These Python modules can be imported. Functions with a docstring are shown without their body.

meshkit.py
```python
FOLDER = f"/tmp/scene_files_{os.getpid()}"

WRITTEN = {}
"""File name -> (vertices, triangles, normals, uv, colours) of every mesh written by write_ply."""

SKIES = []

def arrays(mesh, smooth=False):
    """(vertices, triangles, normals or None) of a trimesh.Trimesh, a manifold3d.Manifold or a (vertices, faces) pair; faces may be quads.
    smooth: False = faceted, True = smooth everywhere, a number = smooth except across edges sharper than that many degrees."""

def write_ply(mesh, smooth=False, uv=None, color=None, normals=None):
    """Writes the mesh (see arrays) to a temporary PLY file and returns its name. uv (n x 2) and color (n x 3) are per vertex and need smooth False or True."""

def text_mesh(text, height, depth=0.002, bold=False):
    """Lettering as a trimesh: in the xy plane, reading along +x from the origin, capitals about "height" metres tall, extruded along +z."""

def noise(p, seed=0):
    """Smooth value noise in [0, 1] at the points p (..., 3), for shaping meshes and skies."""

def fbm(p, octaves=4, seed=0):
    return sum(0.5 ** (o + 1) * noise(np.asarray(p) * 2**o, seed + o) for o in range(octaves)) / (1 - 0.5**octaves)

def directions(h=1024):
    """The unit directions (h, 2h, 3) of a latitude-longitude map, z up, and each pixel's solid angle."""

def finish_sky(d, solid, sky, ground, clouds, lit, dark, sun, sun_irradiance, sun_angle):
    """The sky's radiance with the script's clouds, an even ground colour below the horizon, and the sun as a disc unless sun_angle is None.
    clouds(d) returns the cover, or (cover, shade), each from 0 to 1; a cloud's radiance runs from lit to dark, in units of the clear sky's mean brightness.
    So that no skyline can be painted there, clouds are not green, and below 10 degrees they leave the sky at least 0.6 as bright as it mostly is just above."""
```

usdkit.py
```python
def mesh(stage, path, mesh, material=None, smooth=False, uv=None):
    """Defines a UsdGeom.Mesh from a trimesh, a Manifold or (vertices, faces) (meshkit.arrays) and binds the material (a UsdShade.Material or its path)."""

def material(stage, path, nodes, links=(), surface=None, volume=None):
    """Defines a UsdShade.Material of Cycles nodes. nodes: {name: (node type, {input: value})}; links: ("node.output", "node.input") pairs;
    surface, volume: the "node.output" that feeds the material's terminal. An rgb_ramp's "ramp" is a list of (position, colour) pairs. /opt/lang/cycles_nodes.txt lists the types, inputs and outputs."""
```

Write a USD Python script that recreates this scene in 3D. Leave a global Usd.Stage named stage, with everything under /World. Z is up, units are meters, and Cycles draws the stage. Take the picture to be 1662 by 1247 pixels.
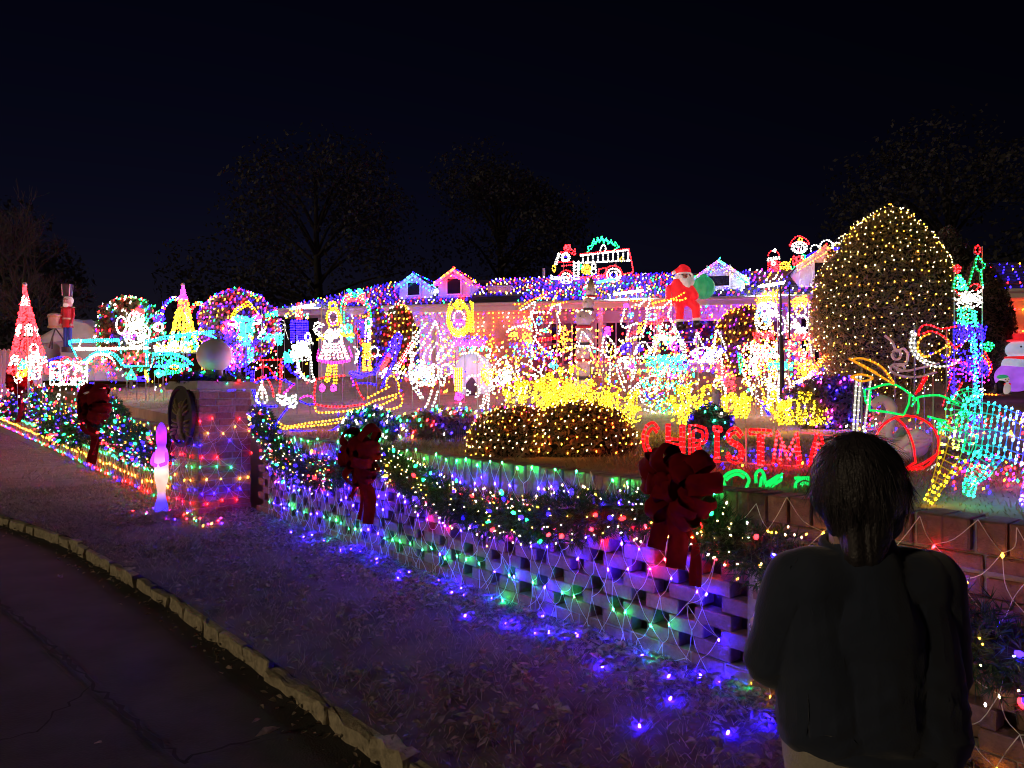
import math, random
import numpy as np
import trimesh
import manifold3d as m3
from manifold3d import Manifold
import shapely
from shapely.geometry import Polygon
import usdkit, meshkit
from pxr import Usd, UsdGeom, UsdLux, UsdShade, Gf, Sdf, Vt

stage = Usd.Stage.CreateInMemory()
UsdGeom.SetStageUpAxis(stage, UsdGeom.Tokens.z)
UsdGeom.SetStageMetersPerUnit(stage, 1.0)
UsdGeom.Xform.Define(stage, '/World')
UsdGeom.Scope.Define(stage, '/World/Looks')
rng = np.random.default_rng(7)
random.seed(7)

# ---------------------------------------------------------------- camera, sky, lamp light, exposure
FPX, CX, HY, HC = 1180.0, 831.0, 640.0, 1.65          # focal length in photo pixels, centre column, horizon row, eye height
cam = UsdGeom.Camera.Define(stage, '/World/camera')
cam.CreateHorizontalApertureAttr(36.0)
cam.CreateVerticalApertureAttr(27.0)
cam.CreateFocalLengthAttr(36.0 * FPX / 1662)
cam.CreateVerticalApertureOffsetAttr(36.0 * 16.5 / 1662)
cam.CreateClippingRangeAttr(Gf.Vec2f(0.05, 5000))
cam.CreateExposureAttr(3.3)
cam.AddTranslateOp().Set((0, 0, HC))
cam.AddRotateXOp().Set(90.0)

SUN = np.array([-0.80, -0.42, 0.27]); SUN /= np.linalg.norm(SUN)
LK = '/World/Looks/'
usdkit.material(stage, LK + 'night_sky', {
    'sky': ('sky_texture', {'sky_type': 'single_scattering', 'sun_disc': False, 'sun_elevation': math.radians(-4.5),
                            'sun_rotation': math.radians(-25), 'air_density': 1.0, 'aerosol_density': 0.3}),
    'mix': ('mix', {'mix_type': 'multiply', 'fac': 1.0, 'color2': (0.40, 0.36, 0.95)}),
    'bg': ('background_shader', {'strength': 0.0095})},
    [('sky.color', 'mix.color1'), ('mix.color', 'bg.color')], surface='bg.background')
dome = UsdLux.DomeLight.Define(stage, '/World/sky')
dome.GetPrim().SetCustomDataByKey('kind', 'structure')
UsdShade.MaterialBindingAPI.Apply(dome.GetPrim()).Bind(UsdShade.Material.Get(stage, LK + 'night_sky'))
lamp = UsdLux.DistantLight.Define(stage, '/World/street_light')
lamp.CreateIntensityAttr(0.0125)
lamp.CreateColorAttr(Gf.Vec3f(1.0, 0.76, 0.46))
lamp.CreateAngleAttr(5.0)
lamp.CreateNormalizeAttr(True)
_z = SUN; _x = np.cross([0, 0, 1.0], _z); _x /= np.linalg.norm(_x); _y = np.cross(_z, _x)
lamp.AddTransformOp().Set(Gf.Matrix4d(*_x, 0, *_y, 0, *_z, 0, 0, 0, 0, 1))

# ---------------------------------------------------------------- helpers
_used = {}
def fresh(parent, name):
    k = (parent, name)
    n = _used.get(k, 0); _used[k] = n + 1
    return name if n == 0 else f'{name}_{n:03d}'

_off = {}
def tag(prim, label=None, cat=None, group=None, kind=None):
    for k, v in (('label', label), ('category', cat), ('group', group), ('kind', kind)):
        if v: prim.SetCustomDataByKey(k, v)
    return prim

def thing(name, label, cat, loc=(0, 0, 0), group=None, kind=None):
    path = '/World/' + fresh('/World', name)
    x = UsdGeom.Xform.Define(stage, path)
    x.AddTranslateOp().Set(Gf.Vec3d(*map(float, loc)))
    _off[path] = np.asarray(loc, float)
    tag(x.GetPrim(), label, cat, group, kind)
    return path

def obj(name, mesh, mat, parent='/World', smooth=False, col=None, label=None, cat=None, group=None, kind=None):
    """One Mesh prim; vertices are in world coordinates and are moved into the thing's own frame."""
    path = parent + '/' + fresh(parent, name)
    if isinstance(mesh, trimesh.Trimesh): v, f = np.array(mesh.vertices), np.array(mesh.faces)
    elif hasattr(mesh, 'to_mesh'):
        q = mesh.to_mesh(); v, f = np.array(q.vert_properties[:, :3], float), np.array(q.tri_verts)
    else: v, f = np.asarray(mesh[0], float), np.asarray(mesh[1], int)
    o = _off.get(parent, np.zeros(3)); _off[path] = o
    m = usdkit.mesh(stage, path, (v - o, f), LK + mat, smooth=smooth)
    if col is not None:
        UsdGeom.PrimvarsAPI(m).CreatePrimvar('col', Sdf.ValueTypeNames.Color3fArray, 'vertex').Set(Vt.Vec3fArray.FromNumpy(np.asarray(col, np.float32)))
    tag(m.GetPrim(), label, cat, group, kind)
    return path

def cat_(parts):
    vs, fs, n = [], [], 0
    for v, f in parts:
        vs.append(v); fs.append(np.asarray(f) + n); n += len(v)
    return np.vstack(vs), np.vstack(fs)

def P(px, py, d):
    return np.array([(px - CX) / FPX * d, d, HC + (HY - py) / FPX * d])

def tube(p, r, sides=4, closed_ends=False):
    p = np.asarray(p, float)
    t = np.gradient(p, axis=0); t /= np.linalg.norm(t, axis=1, keepdims=True) + 1e-12
    a = np.cross(t, np.where(np.abs(t[:, 2:]) < 0.9, [0, 0, 1.0], [1.0, 0, 0])); a /= np.linalg.norm(a, axis=1, keepdims=True) + 1e-12
    b = np.cross(t, a); g = np.arange(sides) * 2 * np.pi / sides
    r = np.broadcast_to(r, (len(p),))
    v = p[:, None] + r[:, None, None] * (np.cos(g)[None, :, None] * a[:, None] + np.sin(g)[None, :, None] * b[:, None])
    i, j = np.meshgrid(np.arange(len(p) - 1), np.arange(sides), indexing='ij')
    q = np.stack([i * sides + j, i * sides + (j + 1) % sides, (i + 1) * sides + (j + 1) % sides, (i + 1) * sides + j], -1).reshape(-1, 4)
    f = np.vstack([q[:, [0, 1, 2]], q[:, [0, 2, 3]]])
    v = v.reshape(-1, 3)
    if closed_ends:
        n = len(v); v = np.vstack([v, p[:1], p[-1:]])
        k = np.arange(sides); e = (len(p) - 1) * sides
        f = np.vstack([f, np.stack([np.full(sides, n), (k + 1) % sides, k], 1), np.stack([np.full(sides, n + 1), e + k, e + (k + 1) % sides], 1)])
    return v, f

def template(rings, sides):
    """A little bulb, unit radius, long axis z."""
    m = trimesh.creation.uv_sphere(1.0, count=[rings, sides]) if rings else None
    if m is None:
        v = np.array([[1, 0, 0], [0, 1, 0], [-1, 0, 0], [0, -1, 0], [0, 0, 1], [0, 0, -1.0]])
        f = np.array([[0, 1, 4], [1, 2, 4], [2, 3, 4], [3, 0, 4], [1, 0, 5], [2, 1, 5], [3, 2, 5], [0, 3, 5]])
        return v, f
    return np.array(m.vertices), np.array(m.faces)
OCT, BALL = template(0, 0), template(5, 6)

def bulbs(pts, r, aspect=1.5, axis=None, kind=OCT):
    pts = np.asarray(pts, float); n = len(pts)
    if axis is None: axis = np.array([0.45, 0, 0.85]) + rng.normal(0, 0.28, (n, 3))
    axis = np.broadcast_to(np.asarray(axis, float), (n, 3))
    w = axis / (np.linalg.norm(axis, axis=1, keepdims=True) + 1e-9)
    u = np.cross(w, [0.3, 1, 0.2]); u /= np.linalg.norm(u, axis=1, keepdims=True) + 1e-9
    s = np.cross(w, u); r = np.broadcast_to(r, (n,))
    tv, tf = kind
    v = pts[:, None] + r[:, None, None] * (tv[None, :, :1] * u[:, None] + tv[None, :, 1:2] * s[:, None] + aspect * tv[None, :, 2:] * w[:, None])
    f = (tf[None] + (np.arange(n) * len(tv))[:, None, None]).reshape(-1, 3)
    return v.reshape(-1, 3), f

COL = {'white': (.30, .28, .23), 'warm': (.20, .125, .05), 'red': (1, .005, .007), 'green': (.004, .45, .06), 'blue': (.006, .002, 1.2), 'deep blue': (.030, .006, 2.0), 'yellow': (.36, .19, .003),
       'amber': (.42, .14, .006), 'orange': (.8, .085, .004), 'magenta': (.8, .006, .36), 'purple': (.14, .005, 1), 'cyan': (.006, .36, .42), 'teal': (.005, .42, .19),
       'pink': (.60, .11, .19), 'sky blue': (.02, .15, .9), 'cool': (.80, .90, 1)}
C3 = {k: np.array(v) for k, v in COL.items()}

def pick(pal, n, g=None):
    """n colours out of a palette {colour: weight}, a list of colours, or one colour."""
    g = g or rng
    if isinstance(pal, str): return np.repeat(C3[pal][None], n, 0)
    if isinstance(pal, (list, tuple)): pal = {k: 1 for k in pal}
    k = list(pal); w = np.array([pal[x] for x in k], float)
    c = np.array([C3[x] for x in k])
    return c[g.choice(len(k), n, p=w / w.sum())] * g.uniform(.55, 1.25, n)[:, None]

MULTI = {'blue': 4, 'red': 2, 'green': 2, 'amber': 2, 'white': 1.5, 'magenta': .8}

def lights(name, pts, pal, r, parent, mat='bulb_glow', aspect=1.5, axis=None, kind=OCT, label=None, stuff=True):
    pts = np.asarray(pts, float)
    c = pal if isinstance(pal, np.ndarray) else pick(pal, len(pts))
    v, f = bulbs(pts, r, aspect, axis, kind)
    return obj(name, (v, f), mat, parent, smooth=(kind is BALL), col=np.repeat(c, len(kind[0]), 0), label=label, kind='stuff' if stuff else None)

# ---------------------------------------------------------------- materials
def mat(name, nodes, links, surface, **k): usdkit.material(stage, LK + name, nodes, links, surface=surface, **k)
for nm, st in (('bulb_glow', 4.6), ('bulb_big', 4.5), ('bulb_near', 13.0), ('bulb_mini', 58.0), ('rope_glow', .25), ('plastic_glow', .16), ('strip_glow', 16.0)):
    mat(nm, {'a': ('attribute', {'attribute': 'col'}), 'e': ('emission', {'strength': st})}, [('a.color', 'e.color')], 'e.emission')

def plain(name, color, rough=.6, var=.25, scale=6.0, bump=0.0, bscale=40.0, metal=0.0, spec=.4, sheen=0.0, detail=5):
    c = np.array(color, float)
    n = {'tc': ('texture_coordinate', {}), 'g': ('geometry', {}), 'n': ('noise_texture', {'scale': scale, 'detail': float(detail), 'roughness': .6}),
         'r': ('rgb_ramp', {'ramp': [(0.25, tuple(c * (1 - var))), (0.5, tuple(c)), (0.75, tuple(np.minimum(c * (1 + var), .95)))]}),
         'p': ('principled_bsdf', {'roughness': rough, 'metallic': metal, 'specular_ior_level': spec, 'sheen_weight': sheen})}
    l = [('g.position', 'n.vector'), ('n.fac', 'r.fac'), ('r.color', 'p.base_color')]
    if bump:
        n['b'] = ('noise_texture', {'scale': bscale, 'detail': 6.0}); n['u'] = ('bump', {'strength': bump, 'distance': .01})
        l += [('g.position', 'b.vector'), ('b.fac', 'u.height'), ('u.normal', 'p.normal')]
    mat(name, n, l, 'p.BSDF')

def leafy(name, color, var=.5, scale=9.0, trans=.3, rough=.55):
    c = np.array(color, float)
    mat(name, {'g': ('geometry', {}), 'n': ('noise_texture', {'scale': scale, 'detail': 4.0}),
               'r': ('rgb_ramp', {'ramp': [(0.3, tuple(c * (1 - var))), (0.7, tuple(c * (1 + var)))]}),
               'p': ('principled_bsdf', {'roughness': rough, 'specular_ior_level': .25}), 't': ('translucent_bsdf', {}), 'm': ('mix_closure', {'fac': trans})},
        [('g.position', 'n.vector'), ('n.fac', 'r.fac'), ('r.color', 'p.base_color'), ('r.color', 't.color'), ('p.BSDF', 'm.closure1'), ('t.BSDF', 'm.closure2')], 'm.closure')

plain('asphalt', (.05, .048, .052), .85, .45, 2.2, .6, 90)
plain('asphalt_crack', (.012, .011, .012), .9, .3, 8)
plain('verge_soil', (.15, .12, .105), .95, .5, 3.5, .7, 45)
plain('lawn_soil', (.27, .22, .12), .95, .35, 1.6, .5, 60)
plain('far_ground', (.03, .03, .025), .95, .4, .4)
plain('soil_dark', (.035, .028, .022), .95, .4, 6)
plain('kerb_stone', (.44, .38, .27), .85, .45, 22, .9, 60)
for i, c in enumerate([(.27, .15, .115), (.33, .19, .15), (.22, .125, .10), (.30, .21, .18)]):
    plain(f'brick_{i}', c, .85, .3, 30, .55, 120)
plain('mortar', (.33, .30, .27), .9, .25, 30, .4, 90)
plain('cap_stone', (.46, .43, .40), .8, .2, 12, .4, 60)
plain('velvet', (.17, .005, .011), .85, .35, 14, .2, 200, spec=.06)
plain('ribbon_dark', (.10, .008, .02), .7, .3, 14, .2, 200, sheen=.4)
leafy('fir_needle', (.035, .075, .035), .5, 14, .2)
leafy('shrub_leaf', (.15, .135, .065), .5, 7, .25)
leafy('shrub_grey', (.085, .085, .065), .45, 7, .25)
leafy('shrub_red', (.15, .10, .07), .45, 7, .25)
leafy('dry_leaf', (.32, .26, .21), .7, 30, .3)
leafy('dry_grass', (.34, .29, .23), .5, 20, .3)
leafy('lawn_grass', (.30, .25, .13), .4, 6, .3)
plain('shrub_core', (.018, .02, .012), .95, .3, 9)
plain('bark', (.10, .085, .07), .9, .4, 20, .6, 60)
plain('wire_white', (.82, .80, .76), .5, .1)
plain('wire_green', (.03, .06, .035), .5, .2)
plain('steel', (.20, .20, .20), .45, .2, 10, 0, 40, .6)
plain('post_black', (.02, .02, .022), .4, .2)
plain('siding', (.66, .62, .60), .7, .06, 4)
plain('salmon_wall', (.55, .34, .27), .8, .12, 5, .3, 60)
plain('trim_white', (.74, .72, .70), .6, .05, 6)
plain('shingle', (.05, .048, .05), .9, .4, 9, .5, 50)
plain('window_dark', (.02, .018, .024), .12, .2, 3, spec=.6)
plain('curtain', (.40, .30, .46), .8, .25, 9)
plain('door_paint', (.20, .10, .09), .5, .2)
plain('gold_paint', (.55, .43, .24), .6, .35, 40, .3, 120)
plain('plaque_base', (.05, .035, .035), .6, .3)
plain('globe_plastic', (.74, .71, .76), .5, .06, 3, spec=.6)
plain('swan_plastic', (.80, .83, .70), .45, .08, 8)
plain('pale_paint', (.62, .52, .46), .6, .12, 10)
plain('cotton', (.72, .69, .70), .95, .12, 5, .5, 30)




plain('black_fabric', (.015, .015, .017), .6, .2)
plain('blue_paint', (.03, .09, .55), .5, .15)
plain('red_paint', (.55, .03, .05), .5, .15)
plain('dark_paint', (.05, .05, .06), .4, .3)
plain('skin', (.50, .32, .24), .5, .06, 20)
plain('hair', (.035, .030, .036), .45, .4, 60, .4, 150)
mat('sweater', {'g': ('geometry', {}), 'n': ('noise_texture', {'scale': 260.0, 'detail': 3.0}), 'n2': ('noise_texture', {'scale': 9.0, 'detail': 3.0}),
                'r': ('rgb_ramp', {'ramp': [(0.3, (.028, .037, .066)), (0.7, (.040, .051, .086))]}), 'u': ('bump', {'strength': .35, 'distance': .003}),
                'p': ('principled_bsdf', {'roughness': .9, 'specular_ior_level': .15, 'sheen_weight': .25})},
    [('g.position', 'n.vector'), ('g.position', 'n2.vector'), ('n2.fac', 'r.fac'), ('r.color', 'p.base_color'), ('n.fac', 'u.height'), ('u.normal', 'p.normal')], 'p.BSDF')
plain('trousers', (.42, .38, .33), .85, .1, 20, .3, 150)
plain('shoe', (.05, .05, .055), .6, .2)

def inflatable(name, color, glow, power):
    """Thin nylon lit by the lamp inside it."""
    c = np.array(color, float)
    mat(name, {'g': ('geometry', {}), 'n': ('noise_texture', {'scale': 5.0, 'detail': 3.0}), 'r': ('rgb_ramp', {'ramp': [(0.3, tuple(c * .85)), (0.7, tuple(c))]}),
               'e': ('rgb_ramp', {'ramp': [(0.3, tuple(np.array(glow) * .55)), (0.7, tuple(glow))]}),
               'p': ('principled_bsdf', {'roughness': .6, 'emission_strength': power})},
        [('g.position', 'n.vector'), ('n.fac', 'r.fac'), ('n.fac', 'e.fac'), ('r.color', 'p.base_color'), ('e.color', 'p.emission_color')], 'p.BSDF')
inflatable('red_fabric', (.62, .02, .03), (1, .02, .03), .085)
inflatable('green_fabric', (.05, .40, .16), (.04, .50, .20), .055)
inflatable('white_fabric', (.78, .76, .74), (1, .86, .78), .040)
inflatable('violet_fabric', (.42, .20, .66), (.45, .12, 1), .09)
inflatable('cool_fabric', (.74, .76, .82), (.62, .72, 1), .055)
# ---------------------------------------------------------------- the lie of the land
E = np.array([-.8, 1.0]) / 1.28062; NS = np.array([-1.0, -.8]) / 1.28062          # along the near garden wall; its street side
EL = np.array([-.83, 1.0]) / 1.29958; NL = np.array([-1.0, -.83]) / 1.29958       # the same for the far garden wall
def RW(t, z, out=0.0): p = np.array([4.33, 0]) + E * t + NS * out; return np.array([p[0], p[1], z])
def LW(t, z, out=0.0): p = np.array([-4.0, 9.3]) + EL * t + NL * out; return np.array([p[0], p[1], z])
def lcap(t): return 1.14 + .034 * max(0, .7695 * t)            # the far wall climbs with the garden
def lbase(t): return .02 + .012 * max(0, t)
def lawnz(x, y):
    s = np.clip((np.asarray(x) - 4.33 + .8 * np.asarray(y)) / 1.28062, 0, 16)
    return 1.06 + .04 * np.clip(np.asarray(y) - 9.4, 0, 22) + .045 * s
def vergez(x, y): return .085 + .03 * meshkit.fbm(np.stack([np.asarray(x) * 1.3, np.asarray(y) * 1.3, 0 * np.asarray(x)], -1), 3, 3)

def grid(fn, nu, nv):
    u, v = np.meshgrid(np.linspace(0, 1, nu), np.linspace(0, 1, nv), indexing='ij')
    p = fn(u.ravel(), v.ravel())
    i, j = np.meshgrid(np.arange(nu - 1), np.arange(nv - 1), indexing='ij')
    a = (i * nv + j).ravel()
    return p, np.vstack([np.stack([a, a + nv, a + nv + 1], 1), np.stack([a, a + nv + 1, a + 1], 1)])

obj('far_ground', grid(lambda u, v: np.stack([u * 1600 - 800, v * 1600 - 400, 0 * u - .25], 1), 3, 3), 'far_ground', kind='structure')
KERB = np.array([(5.2, -3.2), (3.6, -1.5), (1.99, .3), (.67, 1.8), (-.65, 3.3), (-2.68, 5.64), (-4.92, 7.95), (-6.6, 9.3), (-10.5, 12.4), (-22, 21.3), (-45, 39)])
KL = shapely.LineString(KERB)
WLINE = shapely.LineString([(6.73, -3.0), (4.33, 0), (-3.3, 9.5), (-4.2, 9.55), LW(12, 0)[:2], LW(50, 0)[:2]])
def kpt(s, off=0.0):
    p = np.array(KL.interpolate(s).coords[0]); q = np.array(KL.interpolate(s + .05).coords[0]) - np.array(KL.interpolate(max(s - .05, 0)).coords[0])
    q /= np.linalg.norm(q); return p + np.array([q[1], -q[0]]) * off, q      # off > 0: into the verge
ks = np.concatenate([np.linspace(0, 20, 110), np.linspace(20.3, KL.length - .1, 50)])
rows = []
for s in ks:
    a, _ = kpt(s, .045); w = np.array(WLINE.interpolate(WLINE.project(shapely.Point(*a))).coords[0])
    rows.append((a, w + (w - a) / np.linalg.norm(w - a) * .35))
A_, B_ = np.array([r[0] for r in rows]), np.array([r[1] for r in rows])
def vfn(u, v):
    k = u * (len(ks) - 1); i = np.clip(k.astype(int), 0, len(ks) - 2); f = (k - i)[:, None]
    a, b = A_[i] * (1 - f) + A_[i + 1] * f, B_[i] * (1 - f) + B_[i + 1] * f
    p = a + (b - a) * v[:, None]
    return np.column_stack([p, vergez(p[:, 0], p[:, 1])])
obj('verge', grid(vfn, len(ks), 26), 'verge_soil', smooth=True, kind='structure')
road_far = np.array([kpt(s, -9.0)[0] for s in ks]); road_near = np.array([kpt(s, .02)[0] for s in ks])
def rfn(u, v):
    i = np.round(u * (len(ks) - 1)).astype(int); p = road_near[i] + (road_far[i] - road_near[i]) * v[:, None]
    return np.column_stack([p, .012 * meshkit.noise(np.column_stack([p * .9, 0 * v])) - .012])
road = thing('road', None, None, kind='structure')
obj('asphalt', grid(rfn, len(ks), 22), 'asphalt', road, smooth=True)
def crack(px, w):
    pts = []
    for (x, y) in px:
        d = HC * FPX / (y - HY); pts.append([(x - CX) / FPX * d, d])
    p = np.array(shapely.LineString(pts).segmentize(.06).coords); p += rng.normal(0, .012, p.shape)
    t = np.gradient(p, axis=0); t /= np.linalg.norm(t, axis=1, keepdims=True); n = np.stack([t[:, 1], -t[:, 0]], 1)
    ww = w * rng.uniform(.4, 1.3, (len(p), 1))
    v = np.vstack([np.column_stack([p + n * ww, np.full(len(p), .006)]), np.column_stack([p - n * ww, np.full(len(p), .006)])])
    k = np.arange(len(p) - 1); m = len(p)
    obj('crack', (v, np.vstack([np.stack([k, k + m, k + 1], 1), np.stack([k + 1, k + m, k + m + 1], 1)])), 'asphalt_crack', road)
crack([(-20, 960), (40, 1010), (110, 1075), (150, 1110), (200, 1155), (245, 1195), (300, 1240)], .013)
crack([(300, 1235), (360, 1215), (420, 1200)], .008)
crack([(-40, 1210), (60, 1190), (150, 1112)], .006)

# kerb of rough stones, each a stone of its own
kerb = thing('kerb', None, None, kind='structure')
s, k = 3.2, 0
while s < 26:
    L = rng.uniform(.26, .46) * (1 if s < 16 else 1.4)
    (a, q), (b, _) = kpt(s + .005), kpt(s + L - .005)
    m = trimesh.creation.box((1, 1, 1)).subdivide().subdivide() if s < 17 else trimesh.creation.box((1, 1, 1)).subdivide()
    v = np.array(m.vertices)
    e = (np.abs(v) > .49).sum(1)[:, None]; v *= 1 - .035 * (e - 1)
    c, ln = (a + b) / 2, np.linalg.norm(b - a); q = (b - a) / ln; n = np.array([q[1], -q[0]])
    hgt, dep = rng.uniform(.07, .105), rng.uniform(.06, .10); a = a + rng.normal(0, .010, 2); b = b + rng.normal(0, .010, 2)
    v = np.column_stack([c + np.outer(v[:, 0] * ln, q) + np.outer(v[:, 1] * dep + .045, n), v[:, 2] * (hgt + .08) + (hgt - .08) / 2])
    v += (meshkit.fbm(v * np.array([22, 22, 5]), 3, k)[:, None] - .5) * .075 * np.array([.8, .8, .45])
    v[:, 2] += rng.normal(0, .008)
    obj('stone', (v, m.faces), 'kerb_stone', kerb); s += L; k += 1

# lawn behind the wall, with its buried front face
def lfn(u, v):
    t = -8 + 75 * u; sd = .22 + 60 * v ** 2
    x, y = 4.33 + E[0] * t - NS[0] * sd, E[1] * t - NS[1] * sd
    sh = np.clip((t - 12.6) / .4, 0, 1); x = x - .62 * sh * (1 - np.clip(v * 5, 0, 1)) * .0
    z = lawnz(x, y) + .04 * (meshkit.fbm(np.stack([x, y, 0 * x], -1) * .9, 3, 5) - .5)
    return np.stack([x, y, z], 1)
lv, lf = grid(lfn, 150, 60)
fr = np.arange(150) * 60; low = lv[fr].copy(); low[:, 2] = 0; n0 = len(lv)
i = np.arange(149)
lf = np.vstack([lf, np.stack([fr[i], fr[i + 1], n0 + i], 1), np.stack([fr[i + 1], n0 + i + 1, n0 + i], 1)])
obj('lawn', (np.vstack([lv, low]), lf), 'lawn_soil', smooth=35, kind='structure')

def blades(x, y, z, h, w, lean=.5):
    n = len(x); g = rng.uniform(0, 2 * np.pi, n); a = np.stack([np.cos(g), np.sin(g), 0 * g], 1)
    b = np.stack([x, y, z - .004], 1); g2 = rng.uniform(0, 2 * np.pi, n); h = h * rng.uniform(.4, 1.2, n) * (.45 + 1.2 * meshkit.noise(np.stack([x * 3.1, y * 3.1, 0 * x], -1), 12))
    tip = b + np.stack([np.cos(g2) * lean * h, np.sin(g2) * lean * h, h], 1) * rng.uniform(.6, 1, (n, 1))
    mid = (b + tip) / 2 + np.array([0, 0, 1]) * (h * .12)[:, None]
    v = np.stack([b - a * w, b + a * w, mid + a * w * .8, mid - a * w * .8, tip], 1).reshape(-1, 3)
    o = np.arange(n)[:, None] * 5
    return v, np.concatenate([o + [0, 1, 2], o + [0, 2, 3], o + [3, 2, 4]])
def verge_pts(n, lo=.03, hi=.62):
    u = rng.uniform(lo, hi, n); v = rng.uniform(0.0, .95, n) ** .9
    p = vfn(u, v); return p
p = verge_pts(30000); obj('verge_grass', blades(p[:, 0], p[:, 1], p[:, 2], .060, .0022, 1.1), 'dry_grass', label='short dead grass on the verge between kerb and garden wall', cat='grass', kind='stuff')
p = verge_pts(16000, .45, .86); obj('verge_grass', blades(p[:, 0], p[:, 1], p[:, 2], .06, .006, 1.2), 'dry_grass', label='short dead grass on the far stretch of verge beside the garlanded wall', cat='grass', kind='stuff')
def leaf_mesh(p, size, seed=0):
    g = np.random.default_rng(seed); n = len(p)
    th = g.uniform(0, 2 * np.pi, n); up = np.stack([g.normal(0, .35, n), g.normal(0, .35, n), np.ones(n)], 1); up /= np.linalg.norm(up, axis=1, keepdims=True)
    a = np.stack([np.cos(th), np.sin(th), 0 * th], 1); a -= up * (a * up).sum(1, keepdims=True); b = np.cross(up, a)
    L = size * g.uniform(.35, 1.35, (n, 1)); W = L * g.uniform(.22, .62, (n, 1)); cu = L * g.uniform(.02, .75, (n, 1))
    q = p + up * .012
    v = np.stack([q - a * L, q - a * L * .2 + b * W + up * cu, q + a * L * .35 + b * W * .8 + up * cu * .8, q + a * L + up * cu * .3, q + a * L * .35 - b * W * .8 + up * cu * .8, q - a * L * .2 - b * W + up * cu, q], 1).reshape(-1, 3)
    o = np.arange(n)[:, None] * 7
    return v, np.concatenate([o + [0, 1, 6], o + [1, 2, 6], o + [2, 3, 6], o + [3, 4, 6], o + [4, 5, 6], o + [5, 0, 6]])
p = verge_pts(11000); p = p[meshkit.fbm(p * np.array([1.6, 1.6, 0]), 3, 9) + rng.normal(0, .08, len(p)) > .47]; obj('leaf_litter', leaf_mesh(p + [0, 0, .012], .031, 3), 'dry_leaf', label='dry brown fallen leaves scattered over the verge', cat='leaf litter', kind='stuff')
lt = rng.uniform(0, 13, 4600); p = np.array([RW(t, 0, abs(rng.normal(0, .30)) + .04) for t in lt]); p[:, 2] = vergez(p[:, 0], p[:, 1])
obj('leaf_litter', leaf_mesh(p + [0, 0, .012], .033, 4), 'dry_leaf', label='drift of dry leaves along the foot of the pierced brick wall', cat='leaf litter', kind='stuff')
sk = rng.uniform(3.4, 20, 420); p = np.array([[*kpt(q, -abs(rng.normal(0, .10)) - .01)[0], .004] for q in sk])
obj('leaf_litter', leaf_mesh(p, .022, 6), 'dry_leaf', label='scraps of leaves and grit gathered in the gutter along the kerb', cat='leaf litter', kind='stuff')
LEAVES = [(98, 940, 1, 'pale curled leaf on the asphalt close to the kerb at the left'), (160, 1210, 1, 'small pale leaf alone on the asphalt at the bottom left'), (480, 1140, 1, 'pale leaf on the asphalt just outside the kerb, low in the middle'), (435, 1195, 1, 'pale leaf on the asphalt below the other one outside the kerb'),
          (350, 925, 0, 'single pale leaf on the verge straight below the gate pier'), (520, 1000, 0, 'pale leaf on the verge halfway between kerb and pierced wall'), (735, 1165, 0, 'pale leaf on the verge nearest the bottom edge of the view'), (870, 1110, 0, 'large pale leaf on the verge left of the standing person'), (640, 1080, 0, 'pale leaf in the middle of the verge below the middle bow')]
for i, (x, y, onroad, lb) in enumerate(LEAVES):
    d = HC * FPX / (y - HY); q = np.array([[(x - CX) / FPX * d, d, 0]]); q[0, 2] = 0.0 if onroad else vergez(q[:, 0], q[:, 1])[0]
    obj('fallen_leaf', leaf_mesh(q, .05, 50 + i), 'dry_leaf', label=lb, cat='leaf', group='larger fallen leaves')
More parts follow.
